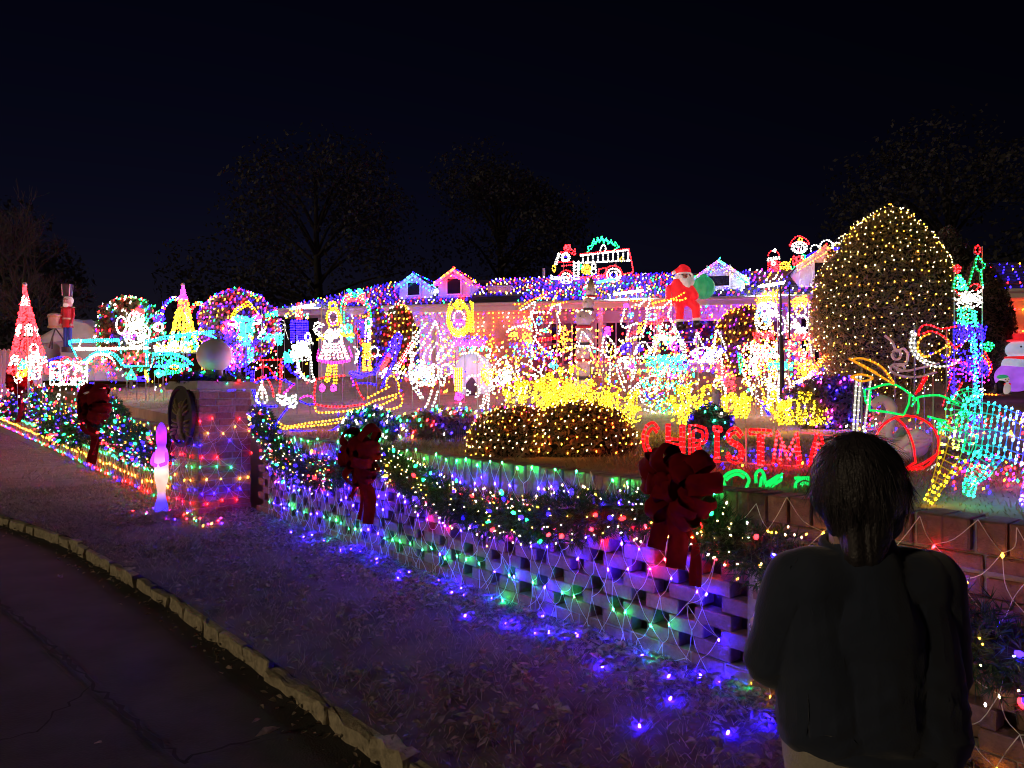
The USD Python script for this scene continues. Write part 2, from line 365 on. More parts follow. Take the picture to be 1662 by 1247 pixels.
tt = np.concatenate([rng.uniform(-2, 34, 26000), rng.uniform(1, 13, 22000)]); sd = np.concatenate([rng.uniform(.3, 9, 26000), rng.uniform(.25, 3.2, 22000)])
x, y = 4.33 + E[0] * tt - NS[0] * sd, E[1] * tt - NS[1] * sd
obj('lawn_grass', blades(x, y, lawnz(x, y), .05, .004, .8), 'lawn_grass', label='short pale winter grass on the lawn behind the wall', cat='grass', kind='stuff')

# ---------------------------------------------------------------- garden walls, brick by brick
BRK = None
def brick(c, ux, L, H, D, jit=.007):
    """Chamfered brick: centre of its street face c, along ux (2D), going D inwards."""
    global BRK
    if BRK is None:
        pts = []
        for sx in (-1, 1):
            for sy in (-1, 1):
                for sz in (-1, 1):
                    for k in range(3):
                        q = np.array([sx, sy, sz], float); q[k] *= 1.0; r = np.array([sx, sy, sz], float) * .5; r[[j for j in range(3) if j != k]] *= 1
                        pts.append((np.array([sx, sy, sz]) * .5, k))
        BRK = pts
    b = .006
    v = np.array([np.where(np.arange(3) == k, q * np.array([L, D, H]), q * np.array([L, D, H]) - np.sign(q) * b) for q, k in BRK]) + rng.normal(0, jit * .5, 3) + rng.normal(0, .0012, (24, 3))
    h = trimesh.Trimesh(v, HULL, process=False)
    nrm = np.array([ux[1], -ux[0]]) if True else None
    w = np.array([c[0], c[1]]) + np.outer(v[:, 0], ux) + np.outer(v[:, 1] + D / 2, -INN)
    return np.column_stack([w, v[:, 2] + c[2]]), HULL
_q = [(np.array([sx, sy, sz]) * .5, k) for sx in (-1, 1) for sy in (-1, 1) for sz in (-1, 1) for k in range(3)]
_h = trimesh.convex.convex_hull(np.array([np.where(np.arange(3) == k, q, q * .9) for q, k in _q]))
_o = np.array([np.where(np.arange(3) == k, q, q * .9) for q, k in _q])
_map = np.array([np.argmin(np.linalg.norm(_o - x, axis=1)) for x in _h.vertices]); HULL = _map[_h.faces]
INN = NS

def wall_bricks(parent, items, limit):
    """items: (distance, mesh, material, name). The nearest become parts, the rest one joined part."""
    items = sorted(items, key=lambda x: x[0])
    for d, m, mt, nm in items[:limit]: obj(nm, m, mt, parent)
    rest = [m for _, m, _, _ in items[limit:]]
    if rest: obj('brickwork', cat_(rest), 'brick_0', parent, kind='stuff')
bm = lambda: f'brick_{rng.choice(4, p=[.4, .25, .2, .15])}'

INN = NS
items = []
wall = thing('garden_wall', 'long pierced brick garden wall with a soldier course on top, right of the pier', 'wall', RW(6, 0))
def put(t, z, L, H, D, out=0.0, nm='brick'):
    c = RW(t, z, out); items.append((np.hypot(c[0], c[1]), brick(c, E, L, H, D), bm() if t > 4.9 else 'brick_2', nm))
PIER_T = (4.50, 4.86)
tmin, tmax = 1.2, 12.28
for c in range(2):                                            # two solid courses at the foot
    z = .05 + .09 * c
    for t in np.arange(tmin + (.115 if c else 0), tmax, .228): put(t, z, .216, .078, .11)
for c in range(7):                                            # honeycomb courses
    z = .23 + .09 * c
    for t in np.arange(tmin + (.18 if c % 2 else 0), tmax, .36):
        if PIER_T[0] - .1 < t < PIER_T[1] + .1: continue
        put(t, z, .242, .086, .11)
z = .86
for t in np.arange(tmin, tmax, .228): put(t, z, .218, .08, .14, .01)
for t in np.arange(PIER_T[1], tmax, .0765): put(t, 1.025, .068, .215, .19, .03, 'soldier_brick')
for t in np.arange(tmin, PIER_T[1], .118): put(t, 1.066, .106, .135, .19, .03, 'soldier_brick')
for t in np.arange(tmin, PIER_T[1], .228): put(t, .958, .218, .062, .15, .012)
for c in range(10):                                           # the little pier in the wall
    z = .05 + .0815 * c
    for j in range(2): put(PIER_T[0] + .06 + .19 * j + (.04 if c % 2 else 0), z, .18, .074, .16, .045)
wall_bricks(wall, items, 290)
def slab(a, b, z0, z1, out0, out1, f=RW):
    q = np.array([f(a, z0, out0), f(b, z0, out0), f(b, z0, out1), f(a, z0, out1)]); w = q.copy(); w[:, 2] = z1
    v = np.vstack([q, w]); return v, np.array([[0, 2, 1], [0, 3, 2], [4, 5, 6], [4, 6, 7], [0, 1, 5], [0, 5, 4], [1, 2, 6], [1, 6, 5], [2, 3, 7], [2, 7, 6], [3, 0, 4], [3, 4, 7]])
obj('mortar_bed', cat_([slab(tmin - .1, tmax, 0, .184, -.008, -.10), slab(tmin - .1, tmax, .82, 1.128, -.012, -.13)]), 'mortar', wall)
obj('mortar_bed', slab(PIER_T[0] - .02, PIER_T[1] + .05, 0, .818, .035, -.10), 'mortar', wall)
obj('back_leaf', slab(tmin - .1, tmax, 0, 1.05, -.155, -.20), 'brick_2', wall)

INN = NL
items = []
lwall = thing('garden_wall', 'far stretch of low brick garden wall left of the pier, under garlands', 'wall', LW(6, 0))
def putl(t, z, L, H, D, out=0.0, nm='brick'):
    c = LW(t, z, out); items.append((np.hypot(c[0], c[1]), brick(c, EL, L, H, D), bm(), nm))
for c in range(11):
    for t in np.arange(.55 + (.115 if c % 2 else 0), 13 if c < 10 else 13, .228 * (1 if c % 2 else 1)):
        zz = lbase(t) + .05 + (lcap(t) - lbase(t) - .25) * c / 10.5
        putl(t, zz, .216, .082, .11)
for t in np.arange(.55, 16, .0765 * 1.5): putl(t, lcap(t) - .1, .105, .20, .19, .03, 'soldier_brick')
wall_bricks(lwall, items, 290)
def wedge(a, b, f0, f1, o0, o1):
    q = np.array([LW(a, f0(a), o0), LW(b, f0(b), o0), LW(b, f0(b), o1), LW(a, f0(a), o1), LW(a, f1(a), o0), LW(b, f1(b), o0), LW(b, f1(b), o1), LW(a, f1(a), o1)])
    return q, np.array([[0, 2, 1], [0, 3, 2], [4, 5, 6], [4, 6, 7], [0, 1, 5], [0, 5, 4], [1, 2, 6], [1, 6, 5], [2, 3, 7], [2, 7, 6], [3, 0, 4], [3, 4, 7]])
obj('mortar_bed', wedge(.45, 45, lambda t: 0, lambda t: lcap(t) - .012, -.008, -.2), 'mortar', lwall)
far = [brick(LW(t, lbase(t) + .06 + .1 * c), EL, .43, .085, .10) for t in np.arange(13.2, 40, .46) for c in range(10)]
obj('brickwork', cat_(far), 'brick_0', lwall, kind='stuff')

# the gate pier
PC = np.array([-4.06, 9.82]); nS = np.array([-.633, -.774]); nR = np.array([.774, -.633])
pier = thing('gate_pier', 'square brick gate pier with pale cap and oval eagle plaque', 'pier', (*PC, 0))
def PW(face, a, z, out=0.0):
    """Point on a pier face: a across it from its middle (to the right as seen), z up."""
    n, r = (nS, -nR) if face == 0 else (nR, nS)
    if face == 0: r = nR
    else: r = -nS
    p = PC + n * (.37 + out) + r * a; return np.array([p[0], p[1], z])
for face, n, r in ((0, nS, nR), (1, nR, -nS)):
    INN = n
    for c in range(19):
        z = .05 + .088 * c
        xs = [-.25, -.02, .21, .345] if c % 2 else [-.335, -.21, .02, .25]
        for a in xs:
            L = .218 if abs(abs(a) - .34) > .02 else .055
            cc = PW(face, a, z)
            obj('brick', brick(cc, r, L, .078, .1), bm(), pier)
c8 = [PC + (.36 * i) * nS + (.36 * j) * nR for i, j in ((1, 1), (1, -1), (-1, -1), (-1, 1))]
def prism(c4, z0, z1):
    v = np.vstack([np.column_stack([c4, np.full(4, z0)]), np.column_stack([c4, np.full(4, z1)])])
    m = trimesh.convex.convex_hull(v); return np.array(m.vertices), np.array(m.faces)
obj('brick_core', prism(np.array(c8), 0, 1.70), 'mortar', pier)
capm = Manifold.batch_hull([Manifold.cube((.84, .84, .05), True).translate((0, 0, .03)), Manifold.cube((.78, .78, .11), True).translate((0, 0, .06))]).rotate((0, 0, math.degrees(math.atan2(nS[1], nS[0])))).translate((PC[0], PC[1], 1.705))
obj('cap', capm, 'cap_stone', pier, smooth=30)
# oval plaque with an eagle in relief, on the street face
def on_face(face, pts, c, out):
    return np.array([PW(face, c[0] + x, c[1] + z, out + o) for x, z, o in pts])
th = np.linspace(0, 2 * np.pi, 49)[:-1]
ring = lambda rx, rz, o: [(rx * np.cos(t), rz * np.sin(t), o) for t in th]
pts = on_face(0, ring(.33, .40, 0) + ring(.33, .40, .05) + ring(.29, .36, .055) + ring(.28, .35, .03) + [(0, 0, .03)], (.0, 1.36), .015)
fs = []
for k in range(3):
    i = np.arange(48); a, b = k * 48 + i, k * 48 + (i + 1) % 48; fs += [np.stack([a, b, b + 48], 1), np.stack([a, b + 48, a + 48], 1)]
i = np.arange(48); fs.append(np.stack([144 + i, 144 + (i + 1) % 48, np.full(48, 192)], 1))
plaque = obj('plaque', (pts, np.vstack(fs)), 'plaque_base', pier)
rel = []
def blob(x, z, rx, rz, o, rot=0):
    m = trimesh.creation.icosphere(2); v = np.array(m.vertices); v = v * np.array([rx, rz, o]); c, s = math.cos(rot), math.sin(rot)
    v = np.column_stack([x + v[:, 0] * c - v[:, 1] * s, z + v[:, 0] * s + v[:, 1] * c, np.abs(v[:, 2])]); rel.append((on_face(0, v, (0, 1.36), .04), np.array(m.faces)))
blob(0, -.02, .07, .15, .06); blob(.03, .15, .045, .05, .06); blob(.085, .145, .03, .015, .05, -.3); blob(-.02, -.2, .06, .08, .04)
for sgn in (-1, 1):
    for k in range(7):
        blob(sgn * (.10 + .018 * k), .10 - .055 * k + .06 * (k < 3), .10 - .004 * k, .022, .045, sgn * (.9 - .22 * k))
for k in range(5): blob(-.08 + .04 * k, -.26, .018, .06, .04, .25 * (k - 2))
obj('eagle_relief', cat_(rel), 'gold_paint', plaque if False else pier, smooth=True)
gl = trimesh.creation.icosphere(4, .225); gl.apply_translation((PC[0] + .04, PC[1], 2.17))
globe = thing('globe_ornament', 'large plain globe standing on the gate pier in a ring of greenery', 'ornament', (PC[0] + .04, PC[1], 1.8))
obj('globe', gl, 'globe_plastic', globe, smooth=True)
cr = trimesh.creation.revolve(np.array([(.0, 0), (.17, 0), (.17, .05), (.11, .09), (.11, .16), (.0, .16)]), sections=28); cr.apply_translation((PC[0] + .04, PC[1], 1.815))
obj('collar', cr, 'dark_paint', globe, smooth=30)
# ---------------------------------------------------------------- garlands, bows and net lights on the walls
def smooth_path(p, n=60):
    p = np.asarray(p, float)
    if len(p) < 3:
        t = np.linspace(0, 1, n)[:, None]; return p[0] * (1 - t) + p[-1] * t
    q = np.vstack([2 * p[0] - p[1], p, 2 * p[-1] - p[-2]]); out = []
    m = max(2, n // (len(p) - 1))
    for i in range(len(p) - 1):
        a, b, c, d = q[i:i + 4]; t = np.linspace(0, 1, m, endpoint=False)[:, None]
        out.append(.5 * (2 * b + (c - a) * t + (2 * a - 5 * b + 4 * c - d) * t ** 2 + (3 * b - a - 3 * c + d) * t ** 3))
    return np.vstack(out + [p[-1:]])

def sprigs(c, out, n, L, w):
    """n needle sprays: thin triangles leaving points c in directions about out."""
    k = len(c); d = out + rng.normal(0, .6, (k, 3)); d /= np.linalg.norm(d, axis=1, keepdims=True)
    vs = []
    for j in range(n):
        q = d + rng.normal(0, .45, (k, 3)); q /= np.linalg.norm(q, axis=1, keepdims=True)
        s = np.cross(q, rng.normal(0, 1, (k, 3))); s /= np.linalg.norm(s, axis=1, keepdims=True) + 1e-9
        l = L * rng.uniform(.5, 1.2, (k, 1))
        vs.append(np.stack([c - s * w, c + s * w, c + q * l], 1))
    v = np.concatenate(vs).reshape(-1, 3)
    return v, np.arange(len(v)).reshape(-1, 3)

def garland(label, pts, rad, n, pal_small, pal_big, nb, nbig, front, rs=.0048, rb=.012, needle=.075, nw=.0035, group=None, name='garland', needles=9):
    pts = smooth_path(pts, 80); g = thing(name, label, 'garland', pts[len(pts) // 2], group=group)
    L = np.linspace(0, 1, len(pts)); rr = np.interp(L, np.linspace(0, 1, len(rad)), rad)
    def inside(m, lo, hi):
        i = rng.uniform(0, len(pts) - 1.01, m); a = i.astype(int); f = (i - a)[:, None]
        c = pts[a] * (1 - f) + pts[a + 1] * f; o = rng.normal(0, 1, (m, 3)); o /= np.linalg.norm(o, axis=1, keepdims=True)
        r = rr[a][:, None] * rng.uniform(lo, hi, (m, 1)) ** .6 * (.7 + .6 * meshkit.noise(c * 6, 2)[:, None])
        return c + o * r, o
    c, o = inside(n, .15, 1.0)
    obj('greenery', sprigs(c, o, needles, needle, nw), 'fir_needle', g, kind='stuff')
    core = tube(pts, rr * .33, 7, True); obj('core', core, 'shrub_core', g, smooth=True)
    c, o = inside(nb * 3, .75, 1.0); keep = (o @ np.array([front[0], front[1], .25])) > -.15; c, o = c[keep][:nb], o[keep][:nb]
    lights('fairy_lights', c + o * .03, pal_small, rs * rng.uniform(.8, 1.3, len(c)), g, 'bulb_near', 1.7, o, kind=OCT)
    if nbig:
        c, o = inside(nbig * 3, .8, 1.0); keep = (o @ np.array([front[0], front[1], .25])) > .1; c, o = c[keep][:nbig], o[keep][:nbig]
        lights('coloured_bulbs', c + o * .035, pal_big, rb * rng.uniform(.8, 1.25, len(c)), g, 'bulb_big', 1.6, o, kind=BALL)
    return g

BIG = {'blue': 5, 'green': 4, 'red': 3, 'amber': 1.5}
SMALLW = {'warm': 8, 'white': 1, 'amber': 3}
fr = NS
tA, tB = 5.22, 8.68          # bows: beside the small pier and half way to the gate pier
garland('full fir garland sagging between the large near bow and the middle bow', [RW(tA - .1, 1.02, .12), RW(5.9, .90, .16), RW(6.5, .80, .18), RW(7.15, .76, .18), RW(7.8, .86, .16), RW(8.4, .98, .13), RW(tB, 1.06, .1)], [.13, .17, .17, .16, .17, .14, .12], 3300, SMALLW, BIG, 240, 42, fr)
garland('fir garland climbing from the middle bow to the gate pier', [RW(tB, 1.06, .1), RW(9.4, .90, .16), RW(10.2, .82, .18), RW(11.0, .92, .16), RW(11.7, 1.22, .12), RW(11.95, 1.40, .10)], [.12, .17, .20, .2, .16, .13], 2600, {'warm': 5, 'green': 2, 'blue': 3, 'amber': 2, 'red': 1}, BIG, 230, 46, fr)
garland('fir garland hanging from the near bow behind the standing person', [RW(tA, 1.05, .11), RW(4.9, .90, .2), RW(4.4, .78, .18), RW(3.9, .70, .18), RW(3.4, .62, .18), RW(2.9, .60, .18), RW(2.3, .68, .17), RW(1.5, .85, .14)], [.12, .15, .16, .16, .15, .15, .14, .12], 3000, SMALLW, BIG, 210, 36, fr)
garland('mixed greenery wreathing the foot of the globe on the pier', [(*(PC + .34 * np.array([math.cos(a), math.sin(a)])), 1.86 - .05 * (a > 5.2)) for a in np.linspace(2.6, 7.6, 12)], [.06, .09, .10, .12, .13], 700, {'blue': 3, 'magenta': 2, 'teal': 2, 'green': 1}, BIG, 26, 8, nR, needle=.07, rb=.016)
garland('bushy fir garland below the third bow on the far wall', [LW(.7, .95, .16), LW(1.6, .85, .22), LW(2.6, .90, .24), LW(3.7, 1.1, .22), LW(4.6, 1.42, .14)], [.18, .26, .30, .27, .2], 2200, {'blue': 4, 'red': 2, 'green': 3, 'amber': 2, 'white': 2}, BIG, 190, 46, NL, .008, .017, .10, .006)
garland('bushy fir garland between the third and the farthest bow', [LW(4.6, 1.42, .14), LW(6, 1.0, .28), LW(8, .96, .34), LW(10, 1.15, .34), LW(12.2, 1.5, .26), LW(13.6, 1.62, .16)], [.2, .32, .40, .40, .34, .26], 2400, {'blue': 4, 'red': 2, 'green': 3, 'amber': 3, 'white': 2}, BIG, 250, 52, NL, .011, .021, .13, .010)
garland('farthest fir garland running out of view along the wall', [LW(13.6, 1.65, .16), LW(16, 1.3, .3), LW(19, 1.35, .3), LW(22, 1.6, .3), LW(26, 1.75, .3)], [.26, .4, .45, .4, .35], 1500, {'blue': 4, 'red': 2, 'amber': 3, 'green': 2, 'white': 2}, BIG, 180, 46, NL, .015, .026, .17, .016)

def ribbon(path, w, side, thick=.0):
    p = smooth_path(path, 26); t = np.gradient(p, axis=0); t /= np.linalg.norm(t, axis=1, keepdims=True)
    side = np.broadcast_to(np.asarray(side, float), p.shape); s = side - t * (side * t).sum(1, keepdims=True); s /= np.linalg.norm(s, axis=1, keepdims=True)
    u = np.linspace(-1, 1, 7); nn = np.cross(t, s)
    wob = .13 * w * np.sin(np.linspace(0, rng.uniform(8, 16), len(p)) + rng.uniform(0, 6))
    v = (p[:, None] + u[None, :, None] * s[:, None] * w + (u[None, :, None] ** 2 * .16 * w + np.sin(u * 4)[None, :, None] * wob[:, None, None] * 1.4) * nn[:, None])
    v = v.reshape(-1, 3); m = 7
    i, j = np.meshgrid(np.arange(len(p) - 1), np.arange(m - 1), indexing='ij'); a = (i * m + j).ravel()
    return v, np.vstack([np.stack([a, a + 1, a + m + 1], 1), np.stack([a, a + m + 1, a + m], 1)])

def bow(label, c, size, n2, right, loops=11, tails=3, lean=0.0):
    """A big velvet wreath bow: c its knot, n2 the way it faces, right along the wall."""
    b = thing('velvet_bow', label, 'bow', c); n = np.array([*n2, 0.0]); r = np.array([*right, 0.0]); up = np.array([0, 0, 1.0])
    for k in range(loops):
        a = 2 * np.pi * (k / loops) + rng.normal(0, .12); ln = size * (rng.uniform(.28, .42) if k % 2 else rng.uniform(.20, .32)); d = r * math.cos(a) + up * math.sin(a) * .85
        q = np.cross(d, n); o = (.03 + .10 * (k % 3) / 2) * size
        pts = [c + n * .01, c + d * ln * .55 + n * (o + .16 * size), c + d * ln + n * (o + .07 * size), c + d * ln * .95 + n * (o - .06 * size), c + d * ln * .5 + n * (o * .4 - .02 * size), c + n * .01]
        obj('loop', ribbon(pts, size * rng.uniform(.062, .088), q), 'velvet', b, smooth=True)
    for k in range(3):
        a = rng.uniform(0, 6.28); d = r * math.cos(a) + up * math.sin(a)
        pts = [c + n * .02, c + d * size * .1 + n * size * .24, c + d * size * .02 + n * size * .30, c - d * size * .1 + n * size * .22, c + n * .02]
        obj('loop', ribbon(pts, size * .085, np.cross(d, n)), 'velvet', b, smooth=True)
    for k in range(tails):
        x = (k - (tails - 1) / 2) * .13 * size + lean * .0; ln = size * rng.uniform(.62, .76) * (.75 if k == 0 and tails > 2 else 1)
        sh = (k - (tails - 1) / 2) * .07 * size
        pts = [c + n * .05 * size, c + r * (x * .6 + lean * .25) - up * ln * .3 + n * .13 * size, c + r * (x + sh * .5 + lean * .6) - up * ln * .6 + n * .08 * size, c + r * (x + sh + lean) - up * ln + n * .12 * size]
        r2 = r + n * rng.normal(0, .5); obj('tail', ribbon(pts, size * rng.uniform(.065, .085), r2), 'velvet', b, smooth=True)
    return b
Rr = -E
bow('largest dark red velvet bow with hanging tails, nearest to the person', RW(5.13, 1.17, .27), .66, NS, Rr, 17, 3)
bow('dark red velvet bow on the middle of the pierced wall', RW(8.66, 1.10, .27), .80, NS, Rr, 15, 3)
bow('dark red velvet bow left of the gate pier with a long tail swept sideways', LW(4.1, 1.42, .32), 1.25, NL, -EL, 14, 2, -.15)
bow('farthest dark red velvet bow at the left edge of the wall', LW(13.9, 2.07, .36), 1.6, NL, -EL, 13, 2)

def net(name, label, fn, t0, t1, rows, step, palrows, r, parent_loc, wire_r=.0022, out=.028, matl='bulb_mini', every=1.0, group=None, kind=OCT):
    """Net lights: zigzag wires between rows of nodes, one bulb at a node. rows: heights, top down."""
    g = thing(name, label, 'net lights', parent_loc, group=group)
    W, PT, CC, prev = [], [], [], None
    for k, z in enumerate(rows):
        ts = np.arange(t0 + (step / 2 if k % 2 else 0), t1, step)
        pts = np.array([fn(t + rng.normal(0, step * .17), (z(t) if callable(z) else z) + rng.normal(0, .020), out + rng.uniform(0, .012)) for t in ts])
        if prev is not None:
            for q in pts:
                near = np.argsort(np.linalg.norm(prev - q, axis=1))[:2]
                for j in near:
                    a = prev[j]
                    if np.linalg.norm(a - q) < step * 1.9:
                        mid = (a + q) / 2 + rng.normal(0, step * .05, 3) + np.array([0, 0, -.13 * step])
                        W.append(tube(smooth_path([a, mid, q], 6), wire_r, 3))
        prev = pts
        if palrows[k % len(palrows)] is not None:
            m = rng.random(len(pts)) < every; PT.append(pts[m]); CC.append(pick(palrows[k % len(palrows)], m.sum()))
    obj('wire', cat_(W), 'wire_white', g, smooth=True)
    PT, CC = np.vstack(PT), np.vstack(CC)
    lights('net_bulbs', PT + np.array([0, 0, -.01]), CC, r * rng.uniform(.8, 1.2, len(PT)), g, matl, 2.0, np.array([0, 0, 1.0]) + rng.normal(0, .35, (len(PT), 3)), kind=kind)
    return g
def RWn(t, z, o): return RW(t, z, o + (.05 if PIER_T[0] < t < PIER_T[1] else 0) + (.03 if z > .92 else 0))
rowsR = [1.135, .99, .86, .72, .585, .45, .315, .18, .07]
colR = ['green', 'deep blue', {'red': 2, 'amber': 2}, {'deep blue': 4, 'red': 1}, {'deep blue': 6, 'magenta': 1}, None, {'green': 3, 'deep blue': 1}, None, 'deep blue']
net('net_light', 'net of lights with white wires over the pierced brick wall', RWn, 5.1, 11.9, rowsR, .155, colR, .0062, RW(8, 0), every=.86)
net('net_light', 'net of lights on the plain wall right of the standing person', RWn, 1.4, 5.0, [1.135, .99, .86, .72, .58, .44, .30, .15], .19, [{'amber': 2, 'warm': 1}, {'amber': 1, 'red': 1}, {'blue': 1, 'purple': 1}, {'blue': 2, 'green': 1}, 'warm', 'warm', None, 'amber'], .0065, RW(3, 0), every=.4, matl='bulb_near')
def PFn(face): return lambda a, z, o: PW(face, a, z, o)
pr = [1.20 - .155 * k for k in range(8)]; pc = ['amber', 'blue', 'red', 'green', 'amber', 'blue', 'red', {'green': 1, 'blue': 1}]
net('net_light', 'net of lights in bands of colour on the plaque side of the gate pier', PFn(0), -.34, .36, pr, .185, pc, .0080, PC.tolist() + [0], .0022, matl='bulb_near', every=.85)
net('net_light', 'net of lights in bands of colour on the end face of the gate pier', PFn(1), -.36, .37, [z + .12 for z in pr], .19, [{'red': 1}] + pc, .0080, PC.tolist() + [0], .0022, matl='bulb_near', every=.8)
colL = [{'amber': 3, 'green': 2}, {'amber': 3, 'orange': 1}, 'blue', 'red', 'green', 'amber', {'red': 1, 'green': 1, 'blue': 1}]
net('net_light', 'net of lights over the far garden wall left of the gate pier', lambda t, z, o: LW(t, z, o), .6, 30, [(lambda t, k=k: lcap(t) - (lcap(t) - lbase(t)) * k / 6.6) for k in range(7)], .30, colL, .0135, LW(8, 0), .003, matl='bulb_near')
p = np.column_stack([np.array([PW(0, a, 0, o)[:2] for a, o in zip(rng.uniform(-.6, 1.3, 46), rng.uniform(.02, .5, 46))]), rng.uniform(.06, .16, 46)])
lights('fairy_lights', p, {'blue': 3, 'red': 2, 'green': 2, 'amber': 2, 'magenta': 1}, .010, '/World', 'bulb_near', 1.6)
tag(stage.GetPrimAtPath('/World/fairy_lights'), 'loose coloured fairy lights heaped around the foot of the gate pier', 'fairy lights')
p = np.array([RW(t, .11, o) for t, o in zip(rng.uniform(4.6, 10.6, 46), np.abs(rng.normal(.10, .18, 46)) + .05)])
path = obj('fairy_lights', bulbs(p, .0065, 1.8, kind=BALL), 'bulb_mini', col=np.repeat(pick({'deep blue': 7, 'green': 1}, 46), len(BALL[0]), 0), smooth=True,
           label='blue fairy lights lying in the leaves below the pierced wall', cat='fairy lights', kind='stuff')

# little glowing plastic figure standing beside the pier
fg = thing('light_up_figure', 'small glowing pink and violet plastic figure standing left of the pier', 'figure', P(262, 845, 9.45) * [1, 1, 0] + [0, 0, .09])
base = P(262, 845, 9.45); base[2] = .09
prof = np.array([(0, 0), (.10, 0), (.105, .10), (.08, .22), (.085, .34), (.125, .55), (.135, .68), (.10, .82), (.07, .88), (.095, .94), (.105, 1.02), (.085, 1.10), (.04, 1.17), (0, 1.2)])
prof = smooth_path(prof, 60); prof[:, 0] = np.maximum(prof[:, 0], 0) * .70
m = trimesh.creation.revolve(prof, sections=22); v = np.array(m.vertices)
zz = v[:, 2]; stops = [0, .18, .30, .55, .75, .9, 1.0, 1.2]
cs = np.array([(.06, .03, 1.3), (.10, .05, 1.2), (.75, .34, .30), (.72, .60, .50), (.85, .16, .80), (.30, .03, 1.4), (.75, .04, 1.0), (.16, .03, 1.3)])
col = np.stack([np.interp(zz, stops, cs[:, k]) for k in range(3)], 1) * (.75 + .5 * meshkit.noise(v * 14, 4))[:, None]
v[:, 0] *= 1 + .12 * np.sin(zz * 17); v[:, 1] *= .9
obj('body', (v + base, m.faces), 'plastic_glow', fg, smooth=True, col=col)
arms = []
for sg in (-1, 1): arms.append(tube(smooth_path([base + [sg * .07, -.02, .80], base + [sg * .095, -.06, .68], base + [sg * .02, -.10, .64]], 12), .024, 8, True))
a = cat_(arms); obj('arms', a, 'plastic_glow', fg, smooth=True, col=np.tile([.55, .06, .9], (len(a[0]), 1)))
# ---------------------------------------------------------------- the long low house
H0, H1 = P(440, 505, 30.0)[:2], P(1345, 480, 25.5)[:2]; UH = (H1 - H0) / np.linalg.norm(H1 - H0); NH = np.array([UH[1], -UH[0]])   # along the eaves; towards the street
ZE, ZR, ZB = 5.08, 6.75, 2.30
def HW(u, out, z): p = H0 + UH * u + NH * out; return np.array([p[0], p[1], z])
def hbox(u0, u1, o0, o1, z0, z1):
    q = np.array([HW(u, o, z) for z in (z0, z1) for u, o in ((u0, o0), (u1, o0), (u1, o1), (u0, o1))])
    return q, np.array([[0, 2, 1], [0, 3, 2], [4, 5, 6], [4, 6, 7], [0, 1, 5], [0, 5, 4], [1, 2, 6], [1, 6, 5], [2, 3, 7], [2, 7, 6], [3, 0, 4], [3, 4, 7]])
def hull(pts):
    m = trimesh.convex.convex_hull(np.array(pts)); return np.array(m.vertices), np.array(m.faces)
def uof(px, d_out=0.0):
    """Distance along the eaves of photo column px."""
    k = (px - CX) / FPX; o = H0 + NH * d_out
    return (k * o[1] - o[0]) / (UH[0] - k * UH[1])
house = thing('house', 'long single storey house with dormers, porch posts and lights all over its roof', 'house', HW(12, -3, ZB))
LEN = uof(1750)
UL = uof(452)
obj('wall', hbox(UL + 1, LEN, -7.5, -1.5, ZB - .6, ZE - .1), 'siding', house)
bayL, bayR = uof(752, .2), uof(862, .2)
obj('projecting_bay', hbox(bayL, bayR, -1.49, -.15, ZB - .6, ZE - .17), 'salmon_wall', house)
# roof: front and back slope with a hip at the left end
RL, RD = uof(560, -4.2), -4.3
hipL = uof(640, -4.3)
def slope(u, w):           # w 0 at the eaves, 1 at the ridge
    return HW(u + (hipL - UL) * w * np.clip((hipL - u) / (hipL - UL), 0, 1) * 0 + 0, .35 + (RD - .35) * w, ZE + .06 + (ZR - ZE) * w)
top = [HW(UL - .3, .35, ZE), HW(LEN, .35, ZE), HW(LEN, -8.9, ZE), HW(UL - .3, -8.9, ZE), HW(hipL, RD, ZR), HW(LEN, RD, ZR)]
rf = hull(top + [p - [0, 0, .08] for p in top[:4]])
roof = obj('roof', rf, 'shingle', house)
for k in range(17):         # courses of shingles as thin raised lines
    w = (k + .5) / 17; u0 = UL + (hipL - UL) * w
    a = hbox(u0, LEN, 0, .02, 0, 1)[0]
    z = ZE + (ZR - ZE) * w; o = .35 + (RD - .35) * w
    obj('shingle_course', hbox(u0, LEN, o - .02, o + .05, z - .02, z + .018), 'shingle', roof)
fascia = obj('fascia', hbox(UL - .35, LEN, .36, .44, ZE - .26, ZE + .04), 'trim_white', house)
obj('gutter', tube([HW(UL - .35, .50, ZE - .02), HW((UL + LEN) / 2, .50, ZE - .02), HW(LEN, .50, ZE - .02)], .065, 8, True), 'trim_white', fascia, smooth=40)
obj('soffit', hbox(UL - .3, LEN, -1.5, .355, ZE - .16, ZE - .125), 'trim_white', house)
for px in (612, 705, 975, 1068, 1172, 1318, 1420):
    u = uof(px, .1); c = obj('porch_post', hbox(u - .08, u + .08, .0, .16, ZB - .2, ZE - .165), 'trim_white', house)
    obj('post_base', hbox(u - .12, u + .12, -.04, .20, ZB - .3, ZB + .16), 'trim_white', c)
obj('porch_floor', hbox(UL + 1, LEN, -1.49, .2, ZB - .5, ZB - .02), 'cap_stone', house)
